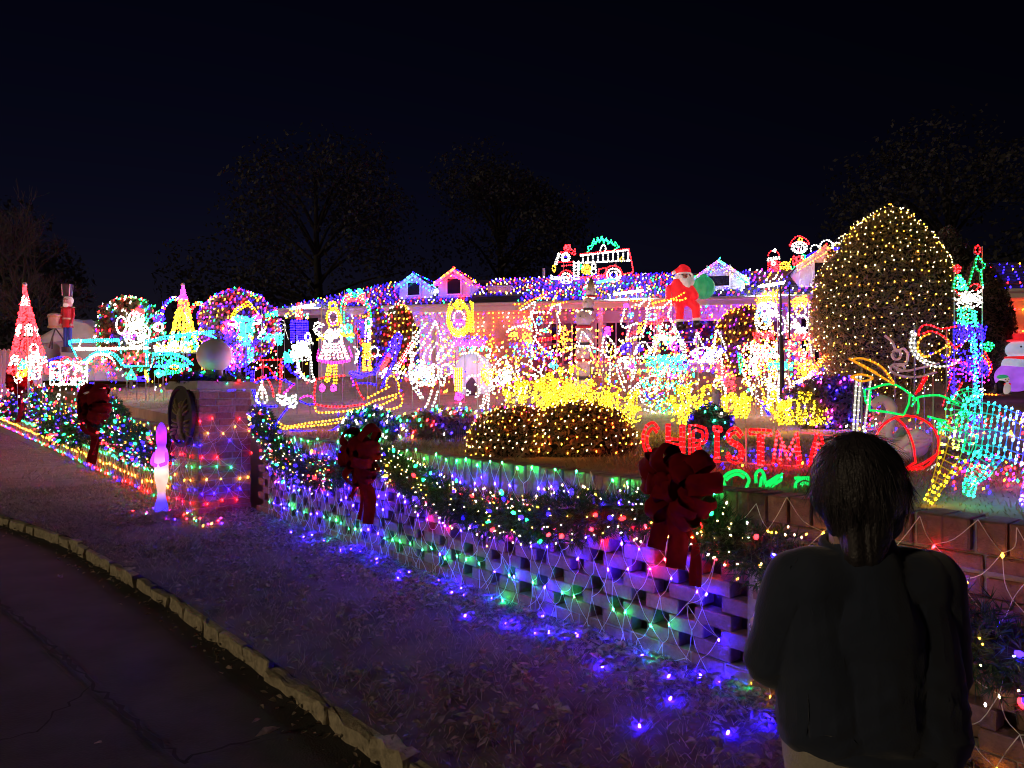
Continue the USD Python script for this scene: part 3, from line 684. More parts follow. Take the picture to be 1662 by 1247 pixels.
for px, w, nm in ((600, 1.2, 'window'), (660, 1.2, 'window'), (905, 1.1, 'window'), (938, 1.1, 'window'), (1000, 1.5, 'window'), (1062, 1.5, 'window'), (1130, 1.5, 'window'), (1200, 1.3, 'window'), (1245, .95, 'door'), (1330, 1.3, 'window')):
    u = uof(px, -1.5); z0, z1 = (ZB + .02, ZB + 2.08) if nm == 'door' else (ZB + .55, ZB + 2.15)
    if nm == 'door':
        w_ = obj('door', hbox(u - w / 2, u + w / 2, -1.49, -1.44, z0, z1), 'door_paint', house); obj('handle', hbox(u + .3, u + .36, -1.44, -1.38, z0 + .95, z0 + 1.08), 'gold_paint', w_)
    else:
        w_ = obj('window', hbox(u - w / 2, u + w / 2, -1.50, -1.47, z0, z1), 'window_dark', house)
        for a, b, c, d in ((u - w / 2 - .07, u - w / 2, z0 - .07, z1 + .07), (u + w / 2, u + w / 2 + .07, z0 - .07, z1 + .07), (u - w / 2, u + w / 2, z1, z1 + .07), (u - w / 2, u + w / 2, z0 - .07, z0), (u - .02, u + .02, z0, z1), (u - w / 2, u - .02, (z0 + z1) / 2 - .02, (z0 + z1) / 2 + .02)):
            obj('window_frame', hbox(a, b, -1.485, -1.42, c, d), 'trim_white', w_)
    if px in (905, 938, 1000): 
        for sgn in (-1, 1): obj('curtain', hbox(u + sgn * w * .36 - .16, u + sgn * w * .36 + .16, -1.465, -1.45, z0, z1), 'curtain', w_)
# dormers: gabled, each with its own little roof, cheeks and window
def dormer(px, wid, peak, label):
    o = -.9; u = uof(px, o); zb = ZE + .06 + (ZR - ZE) * ((.35 - o) / (.35 - RD)) - .12; ze = peak - wid * .36
    back = -4.4
    body = [HW(u - wid / 2, o, zb), HW(u + wid / 2, o, zb), HW(u - wid / 2, o, ze), HW(u + wid / 2, o, ze), HW(u, o, peak - .06),
            HW(u - wid / 2, back, zb), HW(u + wid / 2, back, zb), HW(u - wid / 2, back, ze), HW(u + wid / 2, back, ze), HW(u, back, peak - .06)]
    b = obj('dormer', hull(body), 'siding', house, label=label)
    ov = .14; sl = .36 * 2
    for sg in (-1, 1):
        a = [(u, peak), (u + sg * (wid / 2 + ov), peak - (wid / 2 + ov) * sl)]
        q = [HW(x, oo, z + dz) for x, z in a for oo in (o + .16, back) for dz in (0, .06)]
        obj('dormer_roof', hull(q), 'shingle', b)
        q = [HW(x, oo, z + dz) for x, z in a for oo in (o + .165, o + .20) for dz in (-.10, .05)]
        obj('bargeboard', hull(q), 'trim_white', b)
    w = obj('dormer_window', hbox(u - wid * .2, u + wid * .2, o, o + .03, zb + .22, min(ze + .12, zb + .95)), 'window_dark', b)
    for a0, a1, c0, c1 in ((u - wid * .2 - .06, u - wid * .2, zb + .16, zb + 1.0), (u + wid * .2, u + wid * .2 + .06, zb + .16, zb + 1.0), (u - wid * .2, u + wid * .2, zb + .16, zb + .22)):
        obj('window_frame', hbox(a0, a1, o + .005, o + .06, c0, c1), 'trim_white', w)
    return u, o, zb, ze
DOR = [(672, 1.25, 6.52, 'leftmost gabled dormer, lit cyan and blue'), (737, 1.35, 6.66, 'second gabled dormer, its window dark'), (1166, 1.9, 6.62, 'dormer beside the inflatable figure, edged in pastel lights'), (1338, 1.7, 6.98, 'dormer next to the big egg shaped shrub, lit orange')]
dor = [dormer(*x) for x in DOR]
chm = obj('chimney', hbox(uof(792, -1.6), uof(828, -1.6), -2.6, -1.6, ZE, ZR - .75), 'salmon_wall', house)
obj('chimney_cap', hbox(uof(790, -1.6) , uof(830, -1.6), -2.66, -1.54, ZR - .75, ZR - .68), 'cap_stone', chm)
vent = obj('vent_pipe', tube([HW(uof(880, -4), -4.4, ZR - .2), HW(uof(880, -4), -4.4, ZR + .2), HW(uof(880, -4), -4.4, ZR + .45)], .07, 8, True), 'steel', house)

# lights on the house, each run a thing of its own
def string_thing(name, label, cat, pts, pal, r, matl='bulb_glow', group=None, aspect=1.5, wire=None):
    pts = np.asarray(pts, float); g = thing(name, label, cat, pts[len(pts) // 2], group=group)
    if wire is not None: obj('wire', cat_([tube(w, .006, 3) for w in wire]), 'wire_green', g)
    lights('bulbs', pts, pal, r * rng.uniform(.75, 1.2, len(pts)), g, matl, aspect); return g
def roofpts(u0, u1, w0, w1, su, sw):
    out = []
    for k, w in enumerate(np.arange(w0, w1, sw)):
        lo = max(u0, UL + (hipL - UL) * w)
        for u in np.arange(lo + (su / 2 if k % 2 else 0), u1, su): out.append(slope(u + rng.normal(0, su * .13), w + rng.normal(0, sw * .13)) + [0, 0, .03])
    return np.array(out)
def off_dormer(p):
    rel = (p[:, :2] - H0) @ UH; o = (p[:, :2] - H0) @ NH; keep = np.ones(len(p), bool)
    for (u, oo, zb, ze), (px, wid, pk, _) in zip(dor, DOR): keep &= ~((np.abs(rel - u) < wid / 2 + .15) & (o < oo + .1))
    u0, u1 = uof(790, -1.6), uof(830, -1.6)
    return p[keep & ~((rel > u0) & (rel < u1) & (o > -2.7) & (o < -1.5))]
RP = {'blue': 8, 'red': 2.2, 'white': 2.2, 'purple': .5, 'amber': 1.4, 'green': 1}
p = off_dormer(roofpts(UL, uof(760), 0.02, 1, .24, .052)); string_thing('roof_light_net', 'net of mostly blue lights over the left end of the roof', 'net lights', p, RP, .030)
p = off_dormer(roofpts(uof(845), uof(1110), .02, 1, .21, .047)); string_thing('roof_light_net', 'dense net of blue, red and white lights on the roof under the fire engine', 'net lights', p, RP, .030)
p = off_dormer(roofpts(uof(760), uof(845), .3, 1, .22, .05)); string_thing('roof_light_net', 'net of pink and blue lights around the chimney', 'net lights', p, {'blue': 5, 'magenta': .7, 'amber': 3, 'white': 2, 'red': 1}, .030)
p = off_dormer(roofpts(uof(1110), uof(1420), .02, 1, .24, .085)); string_thing('roof_light_net', 'slanting rows of multicoloured lights on the roof right of the inflatable figure', 'net lights', p, {'blue': 4, 'purple': 2, 'white': 3, 'amber': 2, 'red': 1}, .033)
p = roofpts(uof(1600), LEN, .02, .9, .34, .12); string_thing('roof_light_net', 'sparse blue and red lights on the roof at the right edge', 'net lights', p, {'blue': 5, 'red': 2, 'amber': 1}, .030)
pal_d = [({'blue': 3, 'cyan': 3, 'green': 1}, 'cyan and blue lights edging the leftmost dormer'), ({'red': 2, 'amber': 2, 'magenta': 2, 'blue': 1}, 'warm and pink lights edging the second dormer'), ({'green': 2, 'teal': 2, 'amber': 2, 'blue': 3, 'magenta': 1}, 'pastel rainbow lights edging the dormer beside the inflatable'), ({'orange': 4, 'amber': 3, 'red': 1}, 'orange lights filling the gable next to the big shrub')]
for (u, o, zb, ze), (px, wid, pk, _), (pal, lb) in zip(dor, DOR, pal_d):
    pts = []
    for row in range(2):
        for sg in (-1, 1):
            for s in np.linspace(0, 1, 12): pts.append(HW(u + sg * s * (wid / 2 + .1), o + .22 + .02 * row, pk - .02 - row * .22 - s * (wid / 2) * .72))
    for s in np.linspace(0, 1, 16): pts.append(HW(u + rng.uniform(-.05, .05), o + .2 - s * 3.4, pk + .08)); 
    for s in np.linspace(0, 1, 30): pts.append(HW(u + (wid / 2 + .12), o + .1 - s * 2.6, pk - wid / 2 * .72 - .04 + rng.normal(0, .05)))
    string_thing('dormer_lights', lb, 'fairy lights', np.array(pts), pal, .024)
RD_ = {'red': 4, 'orange': 2, 'amber': 2, 'magenta': 1, 'blue': 1}
def icicles(name, label, px0, px1, pal, drop=.55, o=.46, z=None, n=5, sp=.17, r=.026):
    pts = []
    for u in np.arange(uof(px0), uof(px1), sp):
        m = rng.integers(1, n + 1)
        for k in range(m): pts.append(HW(u + rng.normal(0, .03), o, (z or ZE - .3) - k * drop / n - rng.uniform(0, .04)))
    string_thing(name, label, 'icicle lights', np.array(pts), pal, r)
icicles('icicle_lights', 'multicoloured icicle lights under the eaves at the left end of the porch', 560, 735, MULTI)
icicles('icicle_lights', 'red and orange icicle lights along the eaves above the porch windows', 870, 1085, RD_)
icicles('icicle_lights', 'blue and amber icicle lights under the eaves right of the inflatable', 1130, 1330, {'blue': 4, 'purple': 3, 'amber': 3, 'green': 1, 'red': 1}, .5)
icicles('icicle_lights', 'amber and pink lights scattered over the salmon coloured bay', 752, 866, {'amber': 6, 'orange': 3, 'magenta': .8, 'white': 3, 'purple': .5}, 2.3, .02, ZE - .3, 14, .2)
p = np.array([HW(uof(1600) + t, -1.35, z + .12 * math.sin(t * 1.4)) for z in (ZE - .55, ZE - 1.3, ZE - 2.2) for t in np.arange(0, 2.6, .13)])
string_thing('garland_lights', 'red and amber swagged strings on the wall at the right edge', 'fairy lights', p, {'red': 4, 'amber': 2, 'green': 1, 'orange': 2}, .028)
p = np.array([HW(uof(rng.uniform(1085, 1230)), rng.uniform(-1.2, .3), ZB + rng.uniform(.1, 2.3)) for _ in range(230)])
string_thing('porch_lights', 'dense multicoloured strings wound through the porch right of the inflatable', 'fairy lights', p, {'blue': 3, 'red': 3, 'purple': 2, 'green': 1, 'amber': 2}, .026)
p = np.array([HW(uof(rng.uniform(600, 750)), rng.uniform(-1.2, .3), ZB + rng.uniform(.0, 2.3)) for _ in range(260)])
string_thing('porch_lights', 'multicoloured strings in the porch behind the girl displays', 'fairy lights', p, MULTI, .026)
# bright tube floodlights lying on the eaves
for px, py, w, c, lb in ((494, 500, 34, 'cool', 'bright white tube floodlight at the left end of the eaves'), (1020, 478, 42, 'cool', 'bright white tube floodlight above the porch windows'), (1251, 466, 34, 'cool', 'bright white tube floodlight near the big shrub'), (983, 456, 28, 'cyan', 'cyan tube floodlight on the roof under the fire engine'), (712, 472, 16, 'cool', 'short white floodlight between the two left dormers')):
    u = uof(px, .5); d = (H0 + UH * u)[1]; ww = w / FPX * d; z = HC + (HY - py) / FPX * d
    on = c == 'cyan' or px == 712
    o = .55 if not on else -2.0
    if on: u = uof(px, o); d = (H0 + UH * u + NH * o)[1]; z = HC + (HY - py) / FPX * d
    g = thing('floodlight', lb, 'floodlight', HW(u, o, z))
    a = hull(np.array(trimesh.creation.icosphere(2, .06).vertices)[:, None].repeat(2, 1).reshape(-1, 3) * [1, 1, .8] + np.array([HW(u - ww / 2, o, z - .05), HW(u + ww / 2, o, z + .05)])[None].repeat(162, 0).reshape(-1, 3))
    obj('tube', a, 'strip_glow', g, smooth=True, col=np.tile(C3[c] * (1 if c == 'cool' else .35), (len(a[0]), 1)))
    for sg in (-1, 1): obj('bracket', tube([HW(u + sg * ww * .3, o, z - .06), HW(u + sg * ww * .3, o - .05, z - .14), HW(u + sg * ww * .3, o - .12, z - .28)], .012, 5, True), 'steel', g)

# ---------------------------------------------------------------- trees and shrubs
def egg(d, k):
    """Unit directions to an egg: narrower and more pointed upwards."""
    up = np.clip(d[:, 2:], 0, 1); return np.column_stack([d[:, :2] * (1 - k * up ** 1.3), d[:, 2:] * (1 + .35 * k * up ** 4)])
def leaves_in(c, axes, n, size, shell=.6, bumps=.18, seed=1, top=0.0, asp=.45):
    """Leaf cards through the outer part of a lumpy egg; returns the mesh and the lumpy-radius function."""
    g = np.random.default_rng(seed); d = g.normal(0, 1, (n, 3)); d /= np.linalg.norm(d, axis=1, keepdims=True)
    lum = 1 + bumps * (meshkit.fbm(d * 3.0 + seed * 7, 3, seed) - .5) * 2
    r = (shell + (1 - shell) * g.random((n, 1)) ** .5) * lum[:, None]
    ax = np.asarray(axes, float)
    p = np.asarray(c) + egg(d, top) * r * ax
    nrm = d / ax; nrm /= np.linalg.norm(nrm, axis=1, keepdims=True); nrm = nrm + g.normal(0, .6, nrm.shape); nrm /= np.linalg.norm(nrm, axis=1, keepdims=True)
    a = np.cross(nrm, g.normal(0, 1, nrm.shape)); a /= np.linalg.norm(a, axis=1, keepdims=True); b = np.cross(nrm, a)
    L = size * g.uniform(.5, 1.3, (n, 1))
    v = np.stack([p - a * L, p + b * L * asp, p + a * L, p - b * L * asp], 1).reshape(-1, 3); o = np.arange(n)[:, None] * 4
    return v, np.concatenate([o + [0, 1, 2], o + [0, 2, 3]])
def shrub(name, label, c, axes, n, size, leaf, seed, shell=.6, bumps=.18, core=.72, net=None, stem=True, cat='shrub', asp=.45, taper=0.0):
    z0 = float(lawnz(c[0], c[1])); g = thing(name, label, cat, (c[0], c[1], z0))
    obj('foliage', leaves_in(c, axes, n, size, shell, bumps, seed, top=taper, asp=asp), leaf, g, kind='stuff')
    m = trimesh.creation.icosphere(3); v = np.array(m.vertices); v = v * (1 + bumps * (meshkit.fbm(v * 3.0 + seed * 7, 3, seed) - .5) * 2)[:, None]
    v = egg(v, taper)
    obj('inner_branches', (v * np.asarray(axes) * core + c, m.faces), 'shrub_core', g, smooth=True)
    if stem: obj('trunk', tube([(c[0], c[1], z0 - .15), (c[0] + .02, c[1], z0 + .1), (c[0], c[1], c[2])], [.08, .06, .04], 7), 'bark', g)
    if net:
        pal, nz, na, r, mt = net; pts, nn = [], []
        for i in range(nz):
            el = -1.25 + 2.75 * (i + .5) / nz
            k = max(3, int(na * math.cos(el) + 1))
            for j in range(k):
                az = 2 * np.pi * (j + (.5 if i % 2 else 0)) / k; e2 = el + rng.normal(0, .03 if core > .8 else .25); az += rng.normal(0, .012 if core > .8 else .2)
                q = np.array([math.cos(e2) * math.cos(az), math.cos(e2) * math.sin(az), math.sin(e2)]); lum = 1 + bumps * (meshkit.fbm((q * 3.0 + seed * 7)[None], 3, seed)[0] - .5) * 2
                if q[1] < .45: pts.append(c + egg(q[None], taper)[0] * lum * np.asarray(axes) * 1.02); nn.append(q)
        pts = np.array(pts); keep = pts[:, 2] > lawnz(pts[:, 0], pts[:, 1]) + .03
        lights('net_bulbs', pts[keep], pal, r * rng.uniform(.7, 1.2, keep.sum()), g, mt, 1.9)
        if r < .02:
            ws = []
            for a in range(len(pts) - 1):
                if np.linalg.norm(pts[a + 1] - pts[a]) < .5 and keep[a]: ws.append(tube(smooth_path([pts[a], (pts[a] + pts[a + 1]) / 2 + np.array(nn[a]) * .03, pts[a + 1]], 5), .0018, 3))
            obj('net_wire', cat_(ws), 'wire_green', g, smooth=True, kind='stuff')
    return g
def C_(px, py, d): return P(px, py, d)
shrub('egg_shrub', 'huge clipped egg shaped evergreen in a net of warm white lights', C_(1436, 500, 9.6), (.93, .90, 1.20), 30000, .034, 'shrub_leaf', 11, .84, .10, .88, ({'warm': 3, 'amber': 2}, 26, 58, .0056, 'bulb_near'), asp=.3, taper=.17)
shrub('egg_shrub', 'darker unlit egg shaped evergreen behind the stacked elf display', C_(1592, 535, 11.5), (.48, .5, 1.05), 9000, .035, 'shrub_red', 12, .84, .07, .88, None, asp=.3, taper=.3)
shrub('egg_shrub', 'dark evergreen peeping out behind the crown of the big egg shrub', C_(1535, 500, 13), (.75, .7, 1.35), 6000, .045, 'shrub_grey', 19, .84, .07, .88, None, asp=.3, taper=.3)
shrub('mound_shrub', 'left of the two rounded shrubs netted in warm white behind the wall', C_(846, 726, 6.7), (.50, .42, .38), 6500, .026, 'shrub_red', 13, .75, .14, .84, ({'warm': 3, 'amber': 4, 'orange': 2}, 16, 38, .0052, 'bulb_near'))
shrub('mound_shrub', 'right of the two rounded shrubs netted in warm white behind the wall', C_(938, 720, 6.6), (.52, .42, .40), 6500, .026, 'shrub_red', 14, .75, .14, .84, ({'warm': 3, 'amber': 4, 'orange': 2}, 16, 38, .0052, 'bulb_near'))
shrub('low_shrub', 'dark low shrub with blue, green and white lights left of the middle bow', C_(600, 697, 8.6), (.36, .34, .26), 3500, .034, 'shrub_grey', 15, .5, .3, .6, ({'green': 3, 'white': 3, 'blue': 3}, 9, 20, .012, 'bulb_near'))
shrub('low_shrub', 'straggly low bush with scattered multicoloured lights in front of the deer', C_(715, 690, 8.8), (.50, .4, .20), 3000, .034, 'shrub_red', 16, .4, .35, .5, (MULTI, 7, 22, .012, 'bulb_near'))
shrub('low_shrub', 'grey spiky bush behind the red letters', C_(1152, 688, 6.6), (.20, .2, .17), 2200, .05, 'shrub_grey', 17, .4, .3, .5, ({'blue': 2, 'teal': 2, 'white': 1}, 5, 10, .009, 'bulb_near'), asp=.14)
shrub('low_shrub', 'dark bush with scattered blue and red lights below the big egg shrub', C_(1345, 655, 8.2), (.52, .4, .32), 4500, .034, 'shrub_grey', 18, .5, .25, .7, ({'blue': 5, 'red': 2, 'white': 1, 'magenta': 2}, 9, 26, .010, 'bulb_near'))
shrub('cypress', 'dark cypress with a net of small amber lights by the house wall', C_(648, 552, 24.5), (.55, .55, 1.2), 5000, .09, 'shrub_leaf', 21, .7, .12, .85, ({'amber': 3, 'red': 1, 'white': 1}, 14, 24, .024, 'bulb_glow'))
shrub('cypress', 'dark rounded evergreen with slanting amber lights by the porch', C_(1208, 555, 20), (.80, .6, 1.0), 5500, .08, 'shrub_red', 22, .7, .12, .85, ({'amber': 4, 'orange': 3, 'purple': 1}, 14, 34, .020, 'bulb_glow'))
shrub('cypress', 'evergreen with a net of blue and red lights beside the girl with the halo', C_(608, 545, 24), (.5, .5, 1.0), 3600, .09, 'shrub_leaf', 23, .7, .12, .85, ({'blue': 3, 'green': 1, 'red': 2, 'amber': 1}, 12, 22, .024, 'bulb_glow'))
shrub('light_covered_hedge', 'tall dome shaped hedge netted in blue and multicoloured lights', C_(388, 530, 25), (1.35, 1.0, 1.25), 6500, .10, 'shrub_leaf', 24, .75, .15, .85, ({'blue': 4, 'red': 2, 'amber': 2, 'purple': 2, 'green': 1}, 20, 52, .027, 'bulb_glow'), cat='hedge')
shrub('light_covered_hedge', 'rounded hedge with white, green and red lights behind the snow figures', C_(212, 545, 26), (1.15, .9, 1.35), 5500, .10, 'shrub_leaf', 25, .7, .2, .8, ({'white': 3, 'green': 3, 'red': 2, 'blue': 1}, 14, 36, .030, 'bulb_glow'), cat='hedge')

def bare_tree(name, label, base, h, spread, seed, r0=.22, depth=6):
    g = np.random.default_rng(seed); t = thing(name, label, 'tree', base); TR, TW = [], []
    def grow(p, d, L, r, k):
        q = smooth_path([p, p + d * L * .5 + g.normal(0, .04 * L, 3), p + d * L], 5); (TR if k < 3 else TW).append(tube(q, np.linspace(r, r * .65, len(q)), 6 if k < 3 else 3))
        if k >= depth: return
        for j in range(3 if k else 4):
            dd = d + g.normal(0, spread, 3) + [0, 0, .12]; dd /= np.linalg.norm(dd)
            grow(q[-1] if j else q[-2], dd, L * g.uniform(.62, .84), r * .6, k + 1)
    grow(np.asarray(base, float), np.array([0, 0, 1.0]), h * .27, r0, 0)
    obj('trunk', cat_(TR), 'bark', t, smooth=True); obj('crown', cat_(TW), 'bark', t)
bare_tree('bare_tree', 'bare winter tree at the left edge of the garden', (-22, 33, 2.0), 9, .48, 3)
bare_tree('bare_tree', 'smaller bare tree behind the red and white cone tree', (-19, 29, 2.0), 5.5, .5, 4, .12)
def dark_tree(label, x, y, z, h, w, n, seed):
    """Big tree in full leaf far behind the house: trunk, limbs and clumps of leaf cards."""
    g = np.random.default_rng(seed); t = thing('tree', label, 'tree', (x, y, z)); Bs, cl = [], []
    Bs.append(tube(smooth_path([(x, y, z - .5), (x + .2, y, z + h * .3), (x, y, z + h * .6), (x, y, z + h * .85)], 12), np.linspace(.45, .08, 13), 8))
    for k in range(26):
        e = g.uniform(.25, .95); a = g.uniform(0, 6.283); r = w * .5 * math.sin(math.pi * min(.97, .28 + .68 * e)) * g.uniform(.6, 1.05); c = np.array([x + r * math.cos(a), y + r * math.sin(a) * .7, z + h * e])
        Bs.append(tube(smooth_path([(x, y, z + h * e * .72), ((x + c[0]) / 2, (y + c[1]) / 2, z + h * e * .9), c], 8), np.linspace(.14, .03, 9), 5)); cl.append((c, w * g.uniform(.13, .23)))
    obj('trunk', cat_(Bs), 'dark_bark', t, smooth=True)
    obj('crown', cat_([leaves_in(c, (r, r, r * .8), n // 13, .17, .3, .35, seed + i, asp=.6) for i, (c, r) in enumerate(cl)]), 'dark_leaf', t, kind='stuff')
leafy('dark_leaf', (.055, .055, .060), .3, .8, .3)
plain('dark_bark', (.02, .018, .016), .9, .3, 3)
dark_tree('very large dark tree far behind the left end of the roof', -14, 52, 2.5, 17, 17, 5200, 31)
dark_tree('tall dark tree far behind the roof under the fire engine', -1, 60, 2.5, 19, 16, 5200, 32)
dark_tree('broad dark tree far behind the right end of the house', 30, 50, 2.5, 18, 18, 5200, 33)
dark_tree('dark tree behind the playhouse at the far left', -33, 45, 2.2, 11, 12, 3600, 34)
# ---------------------------------------------------------------- wire frame light displays on the lawn and roof
def A(cx, cy, rx, ry=None, a0=0, a1=360, n=None):
    ry = ry or rx; n = n or max(8, int(abs(a1 - a0) / 14)); t = np.radians(np.linspace(a0, a1, n)); return [(cx + rx * math.cos(k), cy - ry * math.sin(k)) for k in t]
def S(*p): return [tuple(q) for q in smooth_path(np.column_stack([np.array(p, float), np.zeros(len(p))]), 10 * len(p))[:, :2]]
def L(*p): return list(p)
def ZZ(x0, y0, x1, y1, n, amp):
    out = []
    for k in range(2 * n + 1):
        t = k / (2 * n); nx, ny = -(y1 - y0), (x1 - x0); ln = math.hypot(nx, ny); s = amp * (1 if k % 2 else -1); out.append((x0 + (x1 - x0) * t + nx / ln * s, y0 + (y1 - y0) * t + ny / ln * s))
    return out
def SPIRAL(cx, cy, r0, r1, turns): t = np.linspace(0, 1, int(18 * turns)); return [(cx + (r0 + (r1 - r0) * k) * math.cos(6.283 * turns * k), cy + (r0 + (r1 - r0) * k) * math.sin(6.283 * turns * k)) for k in t]
def SCRIB(x0, y0, x1, y1, n, seed=0, loop=.16):
    """A rope bent back and forth in loose loops inside a box."""
    n = max(6, int(n * .5)); g = np.random.default_rng(seed); p = g.uniform([x0, y0], [x1, y1], (n, 2)); return S(*[tuple(q) for q in p])

def display(name, label, cat, d, ropes, fills=(), stake=True, yaw=0.0, pivot=None, group=None, bpx=1.55, step=4.3, kind=OCT, rope_r=None, matl='bulb_glow', roof=False, extra=None):
    """A flat steel frame with rope lights, standing at distance d and turned by yaw; coordinates are photo pixels."""
    fpx, step = bpx * .8, step * 1.12
    allp = np.array([q for _, ps, *_n in ropes for pl in ps for q in pl] + [q for f in fills for q in f[1]], float)
    px0 = pivot if pivot is not None else allp[:, 0].mean()
    def W(p, jit=0.0):
        p = np.asarray(p, float); k = (p[:, 0] - px0) / FPX * d; dd = d + k * math.tan(math.radians(yaw)) + (rng.normal(0, jit, len(p)) if jit else 0)
        return np.column_stack([(p[:, 0] - CX) / FPX * dd, dd, HC + (HY - p[:, 1]) / FPX * dd])
    lo = allp[allp[:, 1].argmax()]; base = W([lo])[0]
    gz = lambda q: float(lawnz(q[0], q[1]))
    g = thing(name, label, cat, (base[0], base[1], base[2] if roof else gz(base)), group=group)
    FR = []
    for c, ps, *pn in ropes:
        T, BP, BA = [], [], []
        r = bpx / FPX * d * (1.2 if c == 'white' else 1.05)
        for pl in ps:
            q = W(pl); q[:, 1] += rng.normal(0, .012); seg = np.linalg.norm(np.diff(q, axis=0), axis=1); s = np.concatenate([[0], np.cumsum(seg)])
            if s[-1] < 1e-4: continue
            n = max(2, int(s[-1] / (step / FPX * d))); at = (np.arange(n) + .5 + rng.uniform(-.12, .12, n)) / n * s[-1]
            b = np.stack([np.interp(at, s, q[:, k]) for k in range(3)], 1); ax = np.stack([np.interp(np.minimum(at + .01, s[-1]), s, q[:, k]) for k in range(3)], 1) - np.stack([np.interp(np.maximum(at - .01, 0), s, q[:, k]) for k in range(3)], 1)
            BP.append(b); BA.append(ax + 1e-6); T.append(tube(q, rope_r or .55 * r, 4)); FR.append(tube(q + [0, .03, 0], .004 if d > 8 else .003, 3))
        tb = cat_(T); key = c if isinstance(c, str) else max(c, key=c.get)
        rp = obj(pn[0] if pn else 'rope_light', tb, 'rope_glow', g, smooth=True, col=np.tile(C3[key], (len(tb[0]), 1)), label=None if pn else f'{key} rope light', kind='stuff' if len(T) > 1 else None)
        BP, BA = np.vstack(BP), np.vstack(BA)
        lights('bulb_chain', BP, pick(c, len(BP)), r * rng.uniform(.8, 1.15, len(BP)), rp, matl, 1.45, BA, kind)
    for f in fills:
        c, poly, n = f[0], f[1], int(f[2] * (.5 if f[0] == 'white' else .75)); th = f[3] if len(f) > 3 else .12; pg = Polygon(poly).buffer(0); x0, y0, x1, y1 = pg.bounds
        q = rng.uniform([x0, y0], [x1, y1], (n * 4, 2)); q = q[shapely.contains_xy(pg, q[:, 0], q[:, 1])][:n]
        if len(q): lights('light_cluster', W(q, th), c, fpx / FPX * d * rng.uniform(.75, 1.25, len(q)), g, matl, 1.5, kind=kind)
    if stake:
        xs = np.unique(np.quantile(allp[:, 0], [.15, .85])); 
        for x in xs:
            nb = allp[np.abs(allp[:, 0] - x) < (np.ptp(allp[:, 0]) * .25 + 2)]; t = nb[nb[:, 1].argmin()]; b = W([(x, t[1])])[0]; z = gz(b)
            FR.append(tube([[b[0], b[1] + .035, z - .12], [b[0], b[1] + .035, (z + b[2]) / 2], [b[0], b[1] + .035, b[2]]], .007, 4))
    if FR: obj('steel_frame', cat_(FR), 'steel', g)
    if extra: extra(g, W)
    return g
rect = lambda x0, y0, x1, y1: [(x0, y0), (x1, y0), (x1, y1), (x0, y1)]

# --- roof
lad_t, lad_b = (lambda x: 415 + (x - 941) * (405 - 415) / 79), (lambda x: 426 + (x - 942) * (422 - 426) / 81)
display('fire_engine_display', 'fire engine in red and white rope lights with ladder and number eight on the roof', 'light display', 30.2, [
    ('red', [L((909, 410), (921, 408), (933, 414)), L((905, 426), (931, 425)), L((941, 413), (1020, 404), (1024, 420), (1028, 442), (1007, 446)), L((939, 450), (986, 448)), L((940, 452), (985, 450)), L((971, 446), (972, 437), (984, 435), (985, 446), (971, 446)), A(996, 446, 14, 15, 10, 175), A(919, 452, 12, 13, 20, 165), L((928, 412), (933, 404), (934, 414)), L((911, 432), (931, 430))]),
    ('white', [L((907, 410), (900, 429), (903, 429), (909, 411)), L((893, 453), (912, 454)), L((895, 449), (913, 451)), L((893, 453), (895, 445)), A(919, 453, 9), A(919, 453, 4), A(996, 447, 11), A(996, 447, 6), A(918, 418, 7, 7), A(918, 418, 4.5), L((931, 424), (931, 453), (939, 453), (939, 423))]
        + [L((931, y), (939, y - .5)) for y in range(428, 454, 5)] + [L((941, 415), (1020, 406)), L((942, 427), (1023, 423))] + [L((x, lad_t(x)), (x, lad_b(x))) for x in np.arange(946, 1022, 8.2)]
        + [A(963.5, 432, 3.4, 3.8), A(963.5, 440.5, 4, 4.4), S((974, 408), (976, 401), (980, 398), (983, 402), (982, 409))]),
    ('amber', [SPIRAL(951, 438, 1, 9, 3.2), A(899, 436, 2.5, 5)]), ('yellow', [L((1006, 421), (1009, 417), (1012, 421), (1009, 425), (1006, 421))]),
    ('green', [L((952, 409), (956, 408), (954, 401), (960, 399), (964, 389), (967, 396), (970, 385), (973, 394), (977, 383), (980, 394), (984, 387), (987, 397), (992, 390), (995, 398), (999, 393), (1004, 401), (994, 408)), L((954, 406), (960, 404), (966, 393), (975, 389), (986, 391), (1000, 400))]),
    ('blue', [L((916, 417), (920, 417))])],
    [('red', A(921, 403, 7, 6), 26), ('green', A(943, 433, 4, 4), 10), ('red', [(913, 405), (918, 396), (921, 404), (925, 397), (929, 406)], 24)], stake=False, roof=True, bpx=1.15, step=3.0, yaw=-10,
    extra=lambda g, W: [obj('stand', tube(W([(x, y), (x, (y + 462) / 2), (x, 466)]) + [0, .03, 0], .015, 4), 'steel', g) for x, y in ((915, 420), (960, 430), (1000, 425))])
display('hydrant_display', 'red fire hydrant in rope lights with a white band and star, on the roof', 'light display', 28, [
    ('red', [L((1247, 425), (1247, 440), (1265, 440), (1265, 424)), A(1256, 416, 9, 9, 0, 180), L((1251, 427), (1251, 439)), L((1261, 427), (1261, 439)), A(1256, 431, 6, 6)]),
    ('white', [L((1245, 420), (1266, 417)), L((1245, 423), (1267, 420)), A(1257, 407, 2), A(1255, 428, 3)])], [('red', rect(1248, 424, 1264, 439), 40)], stake=False, roof=True, bpx=1.2, step=3.2)
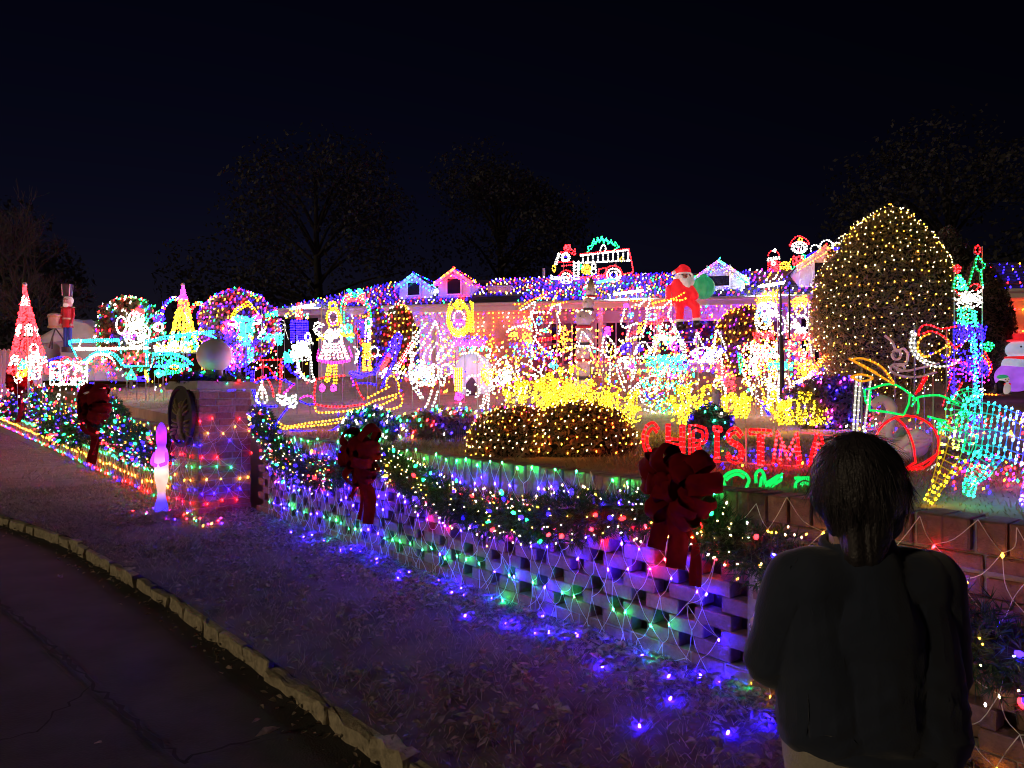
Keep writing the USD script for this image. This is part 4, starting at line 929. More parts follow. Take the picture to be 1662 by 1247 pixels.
display('firefighter_display', 'firefighter figure in rope lights with red helmet and yellow hose, on the roof', 'light display', 27.8, [
    ('red', [S((1281, 399), (1287, 389), (1297, 383), (1308, 388), (1314, 396)), L((1281, 400), (1290, 394), (1297, 391), (1306, 394), (1314, 397)), L((1288, 414), (1287, 430), (1305, 430), (1303, 414)), A(1296, 421, 4)]),
    ('white', [A(1297, 402, 12.5, 9), A(1297, 403, 9, 6.5), L((1288, 401), (1306, 400))]), ('amber', [A(1299, 389, 3, 3), SPIRAL(1272, 432, 1, 8, 2.2), S((1278, 425), (1282, 433), (1276, 440)), S((1284, 420), (1281, 430), (1284, 438))]), ('pink', [A(1298, 406, 3, 2)]),
    ('green', [A(1304, 417, 3.5), L((1284, 432), (1286, 440), (1290, 433), (1294, 440), (1298, 433)), L((1302, 432), (1308, 437))]), ('blue', [L((1309, 418), (1328, 410)), L((1309, 415), (1327, 407)), L((1311, 420), (1330, 413))])],
    [('red', rect(1289, 415, 1303, 429), 34)], stake=False, roof=True, bpx=1.2, step=3.2)
display('looped_display', 'row of white loops over a blue band on the roof beside the firefighter', 'light display', 29.5, [
    ('white', [A(1323, 405, 7.5, 7, -40, 220), A(1342, 400, 10.5, 10, -30, 215), A(1358, 402, 8, 8, -10, 200), A(1374, 396, 9, 9, 0, 190)]), ('blue', [ZZ(1318, 413, 1364, 408, 5, 2), L((1318, 416), (1366, 411)), ZZ(1346, 407, 1362, 404, 4, 3)])], stake=False, roof=True, bpx=1.2, step=3.4)

# --- cone trees of light strings
def cone_tree(name, label, apex, base_c, rpx, d, colfn, nstr=18, nb=30, bpx=1.7, rings=None):
    a, b = P(*apex, d), P(*base_c, d); R = rpx / FPX * d; z0 = float(lawnz(b[0], b[1])); b[2] = min(b[2], z0 + .05) if b[2] < z0 + .4 else b[2]
    g = thing(name, label, 'light tree', (b[0], b[1], z0)); PT, CC, W = [], [], []
    for j in range(nstr):
        az = 2 * np.pi * (j + .5) / nstr; e = b + R * np.array([math.cos(az), math.sin(az) * .8, 0]); W.append(tube([a, (a + e) / 2 - [0, 0, .02], e], .006, 3))
        for k in range(nb):
            t = (k + .4 + rng.uniform(-.2, .2)) / nb; PT.append(a + (e - a) * t + rng.normal(0, .012, 3)); CC.append(colfn(t, j))
    CC = np.array([C3[c] * rng.uniform(.6, 1.2) for c in CC]); PT = np.array(PT)
    obj('guy_wire', cat_(W), 'wire_green', g); obj('pole', tube([[b[0], b[1], z0 - .1], (a + b) / 2, a + [0, 0, .03]], .025, 6), 'steel', g)
    obj('base_ring', tube([b + R * np.array([math.cos(t), math.sin(t) * .8, 0]) for t in np.linspace(0, 6.283, 33)], .012, 5), 'steel', g)
    lights('bulbs', PT, CC, bpx / FPX * d * rng.uniform(.8, 1.2, len(PT)), g)
    s = trimesh.creation.icosphere(1, .06); s.apply_translation(a + [0, 0, .07]); obj('finial', s, 'trim_white', g); return g
cone_tree('light_cone_tree', 'tall cone tree of red lights with white stripes at the left edge', (40, 466), (47, 608), 30, 19, lambda t, j: 'white' if int(t * 9) % 3 == 1 and (j % 3) else 'red', 16, 32, 1.9)
cone_tree('light_cone_tree', 'slim cone tree shading from magenta through orange to yellow', (297, 466), (298, 572), 26, 22, lambda t, j: 'magenta' if t < .2 else (random.choice(['orange', 'red']) if t < .36 else (random.choice(['amber', 'yellow', 'orange']) if t < .68 else random.choice(['yellow', 'white', 'green', 'teal']))), 14, 26, 1.8)

# --- left part of the garden
display('car_display', 'big cyan car outline in rope lights with white window line and red wheel arch', 'light display', 20, [
    ('cyan', [L((111, 555), (118, 552), (192, 551), (196, 572)), L((112, 557), (120, 555), (190, 554)), L((111, 556), (119, 568), (126, 584)), S((128, 588), (140, 582), (150, 574), (162, 570), (176, 571), (187, 575), (195, 584), (201, 594)), S((130, 591), (145, 582), (162, 573), (180, 575), (190, 583), (198, 594)), L((200, 595), (243, 594)), L((192, 552), (197, 574)), L((239, 553), (239, 594)), L((236, 553), (236, 594)), S((236, 553), (251, 551), (264, 547), (278, 545), (310, 541), (349, 537)), S((240, 556), (264, 551), (300, 545), (349, 540)), S((250, 573), (273, 572), (293, 577), (310, 588), (314, 594)), S((250, 577), (280, 576), (300, 583), (310, 592)), L((250, 594), (306, 592)), L((249, 572), (248, 593)), L((249, 596), (306, 595)), L((336, 540), (350, 549), (318, 537))]),
    ('white', [L((120, 566), (240, 564)), L((124, 568), (240, 566)), L((132, 552), (128, 564)), A(165, 595, 23, 19, 10, 170), A(165, 594, 25, 20, 60, 175), L((250, 566), (300, 560)), L((250, 569), (308, 568))])],
    [('red', A(165, 592, 18, 13), 60, .3), ('red', rect(200, 572, 236, 590), 80, .3), ('yellow', rect(252, 560, 300, 570), 60, .2), ('green', [(252, 580), (290, 578), (304, 590), (254, 592)], 60, .2), ('white', rect(250, 556, 310, 572), 90, .2)], step=3.4, bpx=1.5)
display('wheel_display', 'small green wheel with orange centre under the bonnet of the cyan car', 'light display', 19.6, [('green', [A(283, 597, 16, 9), A(283, 597, 11, 6)]), ('orange', [A(283, 596, 6, 3)])], [('teal', A(270, 606, 14, 5), 20)], bpx=1.5, step=3.6)
display('snowman_display', 'large snowman of white lights with red hat behind the cyan car', 'light display', 22.5, [
    ('white', [A(222, 543, 21, 19), A(220, 518, 13, 11), A(222, 543, 14, 13), A(197, 528, 8, 14)]), ('red', [L((213, 512), (222, 503), (231, 511), (213, 512)), L((246, 551), (258, 540), (256, 537))]), ('blue', [ZZ(250, 516, 266, 516, 4, 5)]), ('cool', [A(257, 531, 6, 5), A(257, 531, 8, 7)])],
    [('white', A(222, 543, 22, 20), 240, .3), ('white', A(220, 518, 13, 12), 90, .2), ('red', A(224, 507, 11, 6), 40, .2), ('blue', A(259, 518, 10, 7), 40, .2), ('green', rect(232, 510, 246, 545), 30, .3), ('purple', A(212, 546, 9, 6), 26), ('magenta', A(203, 541, 6, 5), 16)], bpx=1.6, step=3.6)
display('gift_display', 'big gift box bursting with white, red and blue lights near the wall', 'light display', 15.5, [
    ('white', [rect(80, 588, 140, 624) + [(80, 588)], L((96, 588), (97, 624)), L((122, 588), (122, 624))]), ('red', [A(108, 586, 8, 6), L((108, 590), (108, 624)), A(126, 586, 6, 5)]), ('blue', [L((78, 586), (96, 580), (104, 580)), L((78, 596), (94, 594))])],
    [('white', rect(82, 590, 140, 626), 220, .25), ('red', rect(84, 586, 132, 616), 80, .25), ('magenta', rect(100, 582, 138, 620), 34, .25), ('sky blue', rect(84, 592, 110, 622), 40, .25), ('teal', rect(104, 582, 136, 592), 26)], bpx=1.55, step=3.8)
display('angel_display', 'slim white figure in rope lights at the foot of the red cone tree', 'light display', 16.5, [
    ('white', [A(56, 566, 6, 7), L((50, 574), (46, 616), (64, 614), (62, 574)), S((62, 574), (69, 586), (66, 604)), S((50, 576), (44, 590), (46, 606)), L((56, 575), (55, 615))]), ('cyan', [L((66, 592), (72, 582), (71, 578)), L((46, 612), (52, 600))])], [('white', [(52, 566), (62, 566), (66, 612), (46, 614)], 90, .1)], bpx=1.6)
display('star_tree_display', 'small green and yellow tree shape in lights near the left edge', 'light display', 16, [('green', [L((28, 600), (36, 583), (44, 598), (28, 600)), L((30, 594), (42, 592))]), ('amber', [L((34, 612), (44, 596), (40, 612))])], [('green', [(28, 600), (36, 582), (44, 598)], 40), ('yellow', [(32, 612), (44, 594), (42, 612)], 40), ('white', rect(22, 606, 40, 622), 40), ('orange', rect(26, 602, 38, 614), 20)], bpx=1.6)
for px, c, lb, pts in ((213, 'green', 'green lit cone on the lawn under the cyan car', [(205, 615), (213, 599), (221, 615)]), (229, 'blue', 'low blue lit box on the lawn under the cyan car', [(221, 618), (222, 612), (236, 612), (236, 618)]), (238, 'amber', 'yellow lit stick figure on the lawn under the cyan car', [(235, 600), (240, 610), (241, 619), (236, 612)]), (258, 'teal', 'teal lit star on the lawn right of the yellow stick', [(250, 604), (258, 600), (266, 606), (257, 613)])):
    display('lawn_display', lb, 'light display', 19, [(c, [pts + [pts[0]]])], [(c, pts, 26, .08)], bpx=1.5, step=3.2)
display('light_arch', 'arch of multicoloured bulbs behind the slim cone tree', 'light display', 25, [(MULTI, [A(283, 548, 27, 66, 20, 165), A(283, 548, 24, 62, 25, 160)])], [], bpx=2.0, step=4.2)
display('light_arch', 'second arch of red and green bulbs right of the slim cone tree', 'light display', 25.5, [({'red': 3, 'green': 2, 'amber': 1}, [A(322, 540, 20, 50, 60, 178), A(322, 540, 17, 46, 60, 178)])], [], bpx=2.0, step=4.2)
display('jester_display', 'tall cluster figure with teal shoulders, green body and a yellow arched crown', 'light display', 17.5, [
    ('yellow', [S((374, 520), (380, 505), (394, 495), (403, 490), (412, 500), (418, 508)), S((377, 520), (383, 508), (396, 499), (403, 496), (410, 503))]), ('teal', [L((376, 514), (390, 522), (410, 518), (420, 508)), L((380, 518), (396, 530), (412, 524))]), ('green', [L((430, 512), (450, 505)), L((430, 515), (448, 510)), ZZ(393, 528, 398, 562, 6, 9)])],
    [('cyan', [(374, 512), (412, 514), (420, 526), (392, 534)], 110, .15), ('green', [(388, 526), (414, 526), (406, 562), (394, 564)], 120, .15), ('magenta', A(418, 515, 8, 7), 36), ('green', [(428, 514), (454, 504), (452, 512), (432, 520)], 30), ('orange', [(386, 546), (394, 548), (392, 558)], 16), ('orange', [(406, 545), (412, 547), (410, 558)], 16), ('white', A(420, 535, 12, 16), 70, .2), ('teal', [(424, 540), (458, 540), (458, 560), (430, 556)], 70, .2), ('cyan', [(440, 542), (460, 541), (460, 562), (448, 560)], 40)], bpx=1.65, step=3.6)
display('dancer_display', 'wide figure of blue and magenta lights standing left of the sleigh', 'light display', 15.5, [
    ('blue', [S((372, 560), (366, 580), (372, 604), (384, 612)), S((420, 552), (404, 568), (396, 590), (408, 606)), ZZ(366, 540, 384, 548, 4, 5)]), ('magenta', [S((364, 525), (376, 520), (388, 530), (384, 545)), L((374, 562), (380, 600))]), ('red', [S((366, 524), (358, 534), (366, 542))])],
    [('blue', [(364, 555), (408, 548), (420, 556), (404, 606), (366, 600)], 190, .2), ('magenta', [(362, 522), (384, 524), (380, 545), (362, 540)], 60, .2), ('blue', [(362, 532), (384, 536), (378, 556), (362, 552)], 50, .2), ('white', A(378, 526, 8, 9), 50, .15), ('purple', [(372, 560), (396, 560), (392, 598), (374, 600)], 70, .2), ('orange', A(374, 584, 6, 6), 16), ('cyan', [(402, 566), (412, 566), (410, 590), (402, 590)], 50), ('red', [(372, 575), (382, 578), (380, 602), (370, 598)], 20)], bpx=1.65, step=3.6)
display('candle_display', 'big blue candle of lights with a red flame', 'light display', 21, [
    ('blue', [L((x, 521), (x + (1 if x > 480 else 0), 556)) for x in np.arange(472, 500, 3.0)] + [L((472, 521), (498, 521))]), ('red', [S((481, 517), (481, 502), (486, 492), (490, 504), (490, 517), (481, 517)), L((485, 497), (486, 516))])], [('red', [(481, 517), (485, 493), (491, 517)], 34), ({'amber': 2, 'green': 2, 'white': 1}, [(455, 520), (476, 498), (500, 510), (504, 528), (500, 518), (474, 512)], 50, .3)], bpx=1.7, step=3.4)
display('bow_arch', 'green arch of pine with a big red bow of lights on top', 'light display', 22, [
    ({'green': 3, 'red': 1}, [S((556, 540), (553, 510), (556, 488), (566, 478), (580, 478), (592, 484), (600, 500), (604, 530)), S((560, 540), (558, 510), (562, 490), (570, 482), (582, 482), (592, 490), (598, 510), (600, 545))]), ('red', [L((559, 478), (575, 486), (592, 476), (592, 492), (575, 487), (559, 492), (559, 478))])], [('red', [(559, 478), (575, 486), (592, 476), (592, 493), (575, 488), (559, 492)], 90), ('green', A(567, 474, 7, 4), 16), ('green', A(584, 473, 7, 4), 16)], bpx=1.6, step=4.4)
display('swan_wire_display', 'dim grey wire loop shape behind the blue candle', 'light display', 22, [({'white': 1}, [A(455, 532, 9, 13), L((464, 538), (468, 552)), SPIRAL(456, 530, 2, 7, 1.5)])], [], bpx=.7, step=7)
# sleigh with yellow runners nearest the wall
display('sleigh_display', 'big sleigh outlined in blue rope light on long yellow runners with a curled front', 'light display', 10.2, [
    ('blue', [S((409, 601), (408, 620), (411, 637), (420, 660), (434, 680), (446, 690), (452, 682), (460, 671), (470, 659)), S((412, 601), (411, 620), (414, 637), (423, 658), (436, 676), (447, 686)), L((432, 678), (446, 692), (458, 704), (492, 711), (510, 712)), S((470, 699), (500, 700), (532, 700), (549, 692), (549, 684)), S((414, 622), (428, 616), (441, 613), (460, 617), (478, 625)), L((463, 593), (470, 603), (487, 614)), L((548, 668), (548, 676)), S((421, 655), (430, 659), (446, 660)), S((438, 661), (450, 659)), S((485, 650), (498, 656), (512, 656)), L((434, 682), (448, 697)), L((579, 622), (596, 622), (611, 625))]),
    ('amber', [S((450, 684), (459, 690), (470, 692), (500, 687), (546, 681), (592, 669), (627, 654), (645, 644)), S((448, 690), (462, 696), (476, 694), (510, 691), (550, 686), (588, 676), (612, 668)), S((511, 659), (513, 667), (520, 670), (557, 668), (580, 664), (595, 657), (610, 650), (645, 640)), S((595, 647), (616, 636), (634, 627)), S((628, 628), (627, 618), (633, 611), (641, 613), (647, 625), (648, 638), (653, 649), (650, 659), (640, 663), (625, 665))]),
    ('red', [S((409, 632), (412, 621), (421, 614), (431, 613), (438, 622), (442, 632), (444, 645)), S((416, 600), (424, 596), (433, 595), (441, 603), (450, 618)), L((454, 590), (455, 636)), L((458, 592), (456, 620), (452, 640)), L((419, 585), (458, 584), (454, 597)), L((514, 614), (511, 638), (512, 658)), S((516, 616), (530, 612), (560, 610)), S((512, 656), (530, 660), (560, 660), (592, 656)), S((577, 620), (580, 630), (586, 642), (592, 649))]),
    ('magenta', [L((478, 622), (468, 632), (459, 640)), S((486, 648), (496, 643), (508, 645), (512, 655))]), ('purple', [L((569, 612), (575, 623), (572, 628)), L((470, 702), (530, 706))]),
    ('white', [S((425, 626), (418, 642), (418, 652), (424, 654)), S((425, 626), (432, 640), (433, 652), (428, 655)), L((425, 616), (425, 648)), SCRIB(447, 640, 481, 662, 16, 4), SCRIB(448, 642, 470, 656, 12, 9), L((450, 640), (482, 654), (478, 663))])],
    [('white', [(446, 640), (468, 640), (482, 654), (478, 663), (452, 656)], 60, .05), ('blue', [(424, 666), (436, 668), (448, 690), (440, 700), (430, 684)], 50, .1)], bpx=1.75, step=5.0, matl='bulb_glow')
display('horse_display', 'dancing white animal of rope lights with scribbled mane, left of the girl with wings', 'light display', 13, [
    ('white', [S((484, 572), (484, 588), (488, 604), (497, 615), (506, 619), (510, 616), (506, 604), (505, 586), (500, 572)), S((481, 574), (482, 590), (486, 606), (497, 618)), SCRIB(472, 553, 506, 580, 30, 3), SCRIB(476, 556, 508, 585, 24, 5), A(500, 547, 4, 6), L((503, 550), (508, 560)), L((484, 600), (477, 605))]), ('teal', [ZZ(462, 575, 474, 588, 4, 5)])], [('white', [(472, 556), (504, 552), (508, 580), (480, 584)], 120, .12), ('teal', [(460, 572), (476, 566), (478, 588), (462, 590)], 50, .1), ('blue', [(456, 586), (468, 592), (486, 612), (478, 612)], 30, .1)], bpx=1.6)
skirt = lambda x0, x1, x2, x3, y0, y1, n: [L((x0 + (x1 - x0) * k / n, y0), (x2 + (x3 - x2) * k / n, y1)) for k in range(n + 1)]
display('girl_display', 'girl with golden hair, halo and white wings in a pink striped skirt', 'light display', 14, [
    ('yellow', [A(540, 497, 7, 7), A(540, 497, 4.5, 4.5), S((533, 508), (531, 520), (534, 532), (528, 542), (514, 552)), S((548, 504), (553, 516), (552, 530), (540, 542), (522, 552)), S((546, 503), (550, 516), (548, 530)), S((551, 541), (560, 546), (572, 542), (575, 546)), A(541, 515, 11, 14), L((533, 591), (527, 620)), L((536, 591), (530, 622)), L((542, 591), (542, 624)), L((546, 591), (546, 624)), L((539, 592), (534, 620))]),
    ('white', [S((526, 528), (514, 524), (509, 532), (513, 542), (524, 546)), S((524, 532), (516, 530), (513, 536), (520, 541)), S((552, 528), (560, 532), (564, 542)), L((532, 536), (526, 556)), L((550, 536), (556, 556)), SCRIB(526, 534, 556, 556, 24, 8)] + skirt(530, 552, 520, 564, 556, 584, 6)), ('pink', [A(541, 515, 7, 9), *skirt(527, 556, 517, 567, 556, 584, 4)]), ('magenta', [S((514, 582), (528, 586), (548, 588), (569, 583)), S((514, 585), (540, 590), (569, 586)), A(523, 630, 3.5, 5), A(541, 630, 4, 5), L((517, 566), (514, 582)), L((566, 562), (572, 580))]), ('purple', [L((537, 527), (545, 526))])],
    [('magenta', A(523, 630, 4, 5), 18), ('magenta', A(541, 630, 4.5, 5), 20), ('pink', [(522, 558), (560, 556), (568, 584), (516, 584)], 60, .12), ('white', [(528, 534), (554, 534), (558, 556), (524, 556)], 70, .1), ('green', A(565, 534, 8, 9), 40, .1), ('yellow', [(551, 540), (572, 538), (574, 548), (552, 548)], 36, .08), ('green', [(560, 546), (576, 548), (570, 556)], 20)], bpx=1.6, step=3.8)
display('girl_display', 'girl with a ring of golden curls and a magenta hem, right of the sleigh', 'light display', 14.5, [
    ('yellow', [A(746, 495, 8, 8), A(746, 495, 5.5, 5.5), A(745, 519, 19, 28), A(745, 519, 16, 24), A(745, 519, 13, 20, 190, 350), L((763, 488), (766, 500), (764, 540)), L((767, 490), (768, 540)), L((730, 492), (726, 512), (730, 536)), L((760, 505), (757, 540))] + [L((x, 597), (x, 636)) for x in (739, 742, 746, 749)]),
    ('magenta', [S((738, 546), (744, 549), (752, 546)), ZZ(738, 556, 786, 560, 8, 4), A(745, 644, 5, 5), A(745, 644, 2.5, 2.5)]), ('pink', [A(745, 516, 9, 11)]), ('purple', [L((738, 521), (753, 520)), ZZ(737, 524, 754, 523, 4, 2)])],
    [('magenta', A(745, 644, 6, 6), 40, .05), ('magenta', rect(736, 552, 788, 564), 80, .15), ('blue', rect(744, 546, 790, 556), 50, .2), ('green', rect(744, 562, 790, 570), 40, .2), ('purple', A(746, 524, 9, 5), 30), ('yellow', [(730, 534), (762, 534), (752, 548), (738, 548)], 60)], bpx=1.65, step=3.6)
display('toy_soldier_display', 'orange and white standing soldier shape in lights right of the winged girl', 'light display', 15.5, [
    ('orange', [L((x, 556), (x + (2 if x > 596 else -1), 603)) for x in (590, 593, 597, 600)] + [SCRIB(588, 556, 602, 576, 12, 2)]), ('pink', [L((594, 530), (592, 556)), L((600, 528), (601, 552)), A(598, 524, 5, 7)]), ('blue', [ZZ(586, 520, 592, 548, 5, 4), S((566, 606), (580, 612), (598, 608)), L((585, 580), (583, 606))]), ('white', [A(607, 571, 7, 8), L((611, 575), (619, 578)), L((578, 572), (580, 588)), S((574, 562), (582, 572), (576, 590))]), ('red', [L((576, 534), (588, 558))])],
    [('orange', rect(588, 556, 603, 602), 70), ('blue', rect(584, 518, 592, 550), 34), ('pink', rect(592, 530, 602, 556), 26), ('blue', [(566, 604), (600, 604), (596, 614), (574, 614)], 40)], bpx=1.65, step=3.6)
display('ski_display', 'pair of slanting skis in blue, red and white rope light', 'light display', 13.5, [
    ('blue', [L((604, 607), (622, 580), (640, 545), (646, 541), (653, 546), (646, 570), (634, 594), (618, 630)), L((608, 606), (626, 578), (643, 548)), L((622, 628), (636, 596), (650, 562)), L((607, 610), (623, 582)), L((573, 604), (588, 608), (606, 604))]), ('red', [L((616, 596), (630, 574), (634, 578), (620, 602)), L((618, 600), (632, 578))]), ('white', [L((616, 608), (628, 598), (620, 614))])],
    [('blue', [(628, 580), (642, 544), (652, 546), (640, 580)], 70), ('red', [(616, 600), (632, 572), (636, 580), (622, 602)], 26)], bpx=1.7, step=3.8)

def deer(x, y, s, flip=1, col='white', antler=None):
    """Ropes of a standing deer: x, y its shoulder in pixels, s the shoulder height."""
    f = lambda pts: [(x + flip * a * s, y + b * s) for a, b in pts]
    r = [S(*f([(0, 0), (-.25, -.03), (-.55, .02), (-.78, -.02), (-.90, .10), (-.86, .3), (-.6, .36), (-.25, .34), (0, .38), (.1, .2), (0, 0)])),
         S(*f([(-.02, .02), (.12, -.22), (.20, -.46), (.32, -.58), (.46, -.54), (.60, -.42), (.58, -.34), (.42, -.34), (.30, -.22), (.16, .1)])),
         L(*f([(.24, -.56), (.14, -.70), (.30, -.64)])), L(*f([(-.02, .34), (.03, .65), (-.02, 1.0), (.06, 1.0), (.12, .64), (.10, .3)])), L(*f([(-.84, .24), (-.92, .58), (-.80, .78), (-.84, 1.0), (-.76, 1.0), (-.68, .76), (-.74, .56), (-.62, .36)])),
         L(*f([(.06, .3), (.26, .52), (.20, .74), (.26, .76)])), L(*f([(-.6, .36), (-.52, .62), (-.58, 1.0)])), L(*f([(-.9, .06), (-1.0, -.06), (-.92, .16)]))]
    out = [(col, r)]
    if antler: out.append((antler, [S(*f([(.30, -.62), (.22, -.86), (.36, -1.06)])), S(*f([(.24, -.80), (.10, -.96)])), S(*f([(.36, -.62), (.46, -.86), (.64, -.98)])), S(*f([(.44, -.82), (.40, -1.0)]))]))
    return out
display('deer_display', 'leaping white deer of thick rope light left of the golden curled girl', 'light display', 12.2, [
    ('white', [L((640, 600), (655, 575), (672, 548), (690, 526)), L((644, 602), (660, 574), (680, 544)), L((653, 580), (668, 566), (682, 552)), S((667, 592), (672, 576), (684, 562), (688, 552)), L((686, 582), (690, 570), (700, 558)), L((697, 582), (700, 570), (710, 556)), L((709, 586), (712, 574), (724, 559)), L((714, 588), (728, 573), (738, 556)), S((666, 570), (668, 592), (667, 612), (680, 622), (698, 620), (712, 612), (722, 616), (718, 628)), S((676, 586), (688, 588), (690, 604), (694, 618)), S((684, 590), (690, 602), (696, 614)), L((704, 612), (703, 592), (712, 596), (710, 612)), S((716, 612), (718, 594), (730, 593), (733, 604), (722, 612)), SCRIB(664, 588, 700, 626, 24, 11), SCRIB(668, 600, 706, 630, 18, 12), L((669, 628), (676, 638), (684, 648)), L((674, 627), (682, 638), (688, 648)), L((702, 632), (697, 648), (690, 663)), L((711, 633), (707, 648), (701, 662)), S((702, 628), (706, 617), (712, 615), (718, 628)), S((640, 604), (652, 606), (662, 612)), L((650, 604), (646, 616)), S((693, 548), (702, 532), (706, 522), (712, 536), (716, 551))]),
    ('red', [L((646, 590), (658, 570), (670, 555)), L((648, 594), (664, 566)), L((652, 592), (660, 580))])], [('white', [(664, 592), (700, 588), (706, 628), (670, 628)], 50, .12), ('sky blue', A(692, 615, 6, 4), 14)], bpx=1.7, step=4.6)
display('deer_display', 'white long legged deer behind an orange heart, left of the netted mounds', 'light display', 11.4, [
    ('white', [S((752, 628), (758, 634), (763, 637), (756, 643)), S((770, 623), (778, 630), (776, 643), (770, 645)), S((780, 625), (788, 634), (790, 646), (784, 658), (778, 664)), L((748, 653), (742, 670)), S((786, 640), (784, 656), (786, 666)), L((796, 612), (794, 640), (792, 664)), S((756, 616), (764, 610), (776, 610), (790, 600)), S((748, 575), (764, 572), (776, 576), (786, 590)), S((788, 562), (796, 570), (790, 590), (796, 610), (800, 640)), L((804, 560), (812, 572)), S((796, 612), (806, 590), (820, 580), (824, 600), (816, 620), (800, 628)), S((828, 592), (836, 612), (846, 630), (838, 650)), L((830, 604), (824, 640), (820, 652)), L((846, 612), (842, 640), (838, 652)), SCRIB(800, 596, 826, 628, 18, 21), S((884, 578), (882, 594), (876, 606)), S((844, 590), (856, 592), (868, 600), (884, 612)), L((848, 606), (866, 610), (874, 622)), L((856, 622), (850, 644), (846, 656))]),
    ('orange', [S((790, 625), (781, 610), (784, 599), (791, 603), (798, 599), (801, 610), (790, 627)), S((789, 620), (784, 610), (787, 604), (791, 608)), S((792, 622), (796, 612), (797, 605))])], [('orange', [(790, 627), (780, 610), (784, 599), (800, 599), (802, 612)], 60, .08), ({'amber': 2, 'orange': 2, 'white': 2, 'magenta': 1}, [(800, 590), (832, 580), (850, 610), (838, 640), (804, 636)], 110, .25)], bpx=1.5, step=4.4)
display('deer_face_display', 'large deer face in white rope light with orange antlers, left of the snowman totem', 'light display', 15, [
    ('white', [S((843, 505), (856, 498), (868, 491), (866, 502), (861, 512)), S((861, 512), (870, 507), (884, 507)), S((888, 510), (898, 497), (908, 494), (909, 505), (903, 508)), S((903, 508), (907, 520), (909, 534), (906, 545)), S((861, 512), (868, 526), (871, 540), (866, 556), (863, 570), (864, 580)), S((875, 535), (884, 536), (890, 531), (895, 522)), S((870, 540), (880, 544)), S((822, 540), (832, 532), (850, 530), (866, 538)), S((866, 545), (876, 560), (888, 572))]),
    ('orange', [S((842, 502), (858, 490), (872, 485), (892, 484)), S((872, 486), (880, 478), (888, 480)), S((896, 496), (900, 484), (905, 474)), S((884, 498), (905, 493), (922, 490)), S((875, 507), (875, 495)), S((832, 494), (846, 494))]), ('red', [L((872, 551), (890, 549), (908, 546)), L((872, 554), (892, 552), (908, 549))]), ('sky blue', [A(875, 521, 4, 6)]), ('green', [A(884, 537, 2.5)])],
    [({'red': 3, 'amber': 2, 'green': 2, 'white': 1}, [(844, 512), (862, 514), (866, 534), (846, 530)], 60, .1), ({'amber': 3, 'orange': 3, 'red': 1}, [(826, 540), (862, 540), (862, 556), (824, 552)], 90, .2), ({'blue': 5, 'sky blue': 2, 'green': 2, 'red': 1}, [(824, 556), (870, 554), (900, 570), (905, 590), (880, 584), (830, 580)], 150, .3), ('cyan', A(899, 594, 7, 6), 24), ({'orange': 3, 'amber': 3}, [(906, 530), (930, 528), (930, 572), (906, 570)], 90, .3)], bpx=1.5, step=4.2)
display('deer_face_display', 'large deer face in white rope light with orange antlers, right of the snowman totem', 'light display', 15, [
    ('white', [S((1024, 500), (1030, 495), (1040, 496)), S((1036, 498), (1044, 490), (1054, 485), (1053, 494), (1048, 503)), S((1048, 503), (1060, 500), (1074, 500)), S((1074, 501), (1082, 494), (1088, 488), (1089, 498), (1084, 510)), S((1050, 505), (1049, 518), (1046, 532), (1040, 545)), S((1014, 500), (1012, 512), (1008, 524), (1014, 532), (1024, 528), (1036, 524)), S((1024, 530), (1020, 538), (1016, 552)), S((1084, 512), (1092, 526), (1098, 536), (1104, 548), (1108, 562), (1108, 578)), S((1016, 552), (1030, 548), (1046, 546))]),
    ('orange', [S((1020, 485), (1030, 489), (1042, 486)), S((1062, 500), (1058, 488), (1054, 480)), S((1062, 492), (1078, 488), (1096, 484), (1112, 474)), S((1086, 486), (1104, 488), (1114, 484))]), ('red', [ZZ(1046, 527, 1076, 522, 5, 3), ZZ(1020, 542, 1046, 538, 4, 3), ZZ(1066, 544, 1096, 540, 5, 2), S((1068, 520), (1078, 516), (1090, 520))]), ('sky blue', [rect(1054, 510, 1064, 519) + [(1054, 510)], SPIRAL(1024, 511, 1, 5, 1.5)])],
    [('orange', [(1036, 526), (1048, 520), (1046, 540), (1034, 540)], 40), ({'white': 3, 'green': 1, 'red': 2}, [(1048, 530), (1080, 524), (1100, 540), (1098, 552), (1050, 548)], 100, .15), ('purple', A(1016, 497, 5, 3), 12)], bpx=1.55, step=4.2)
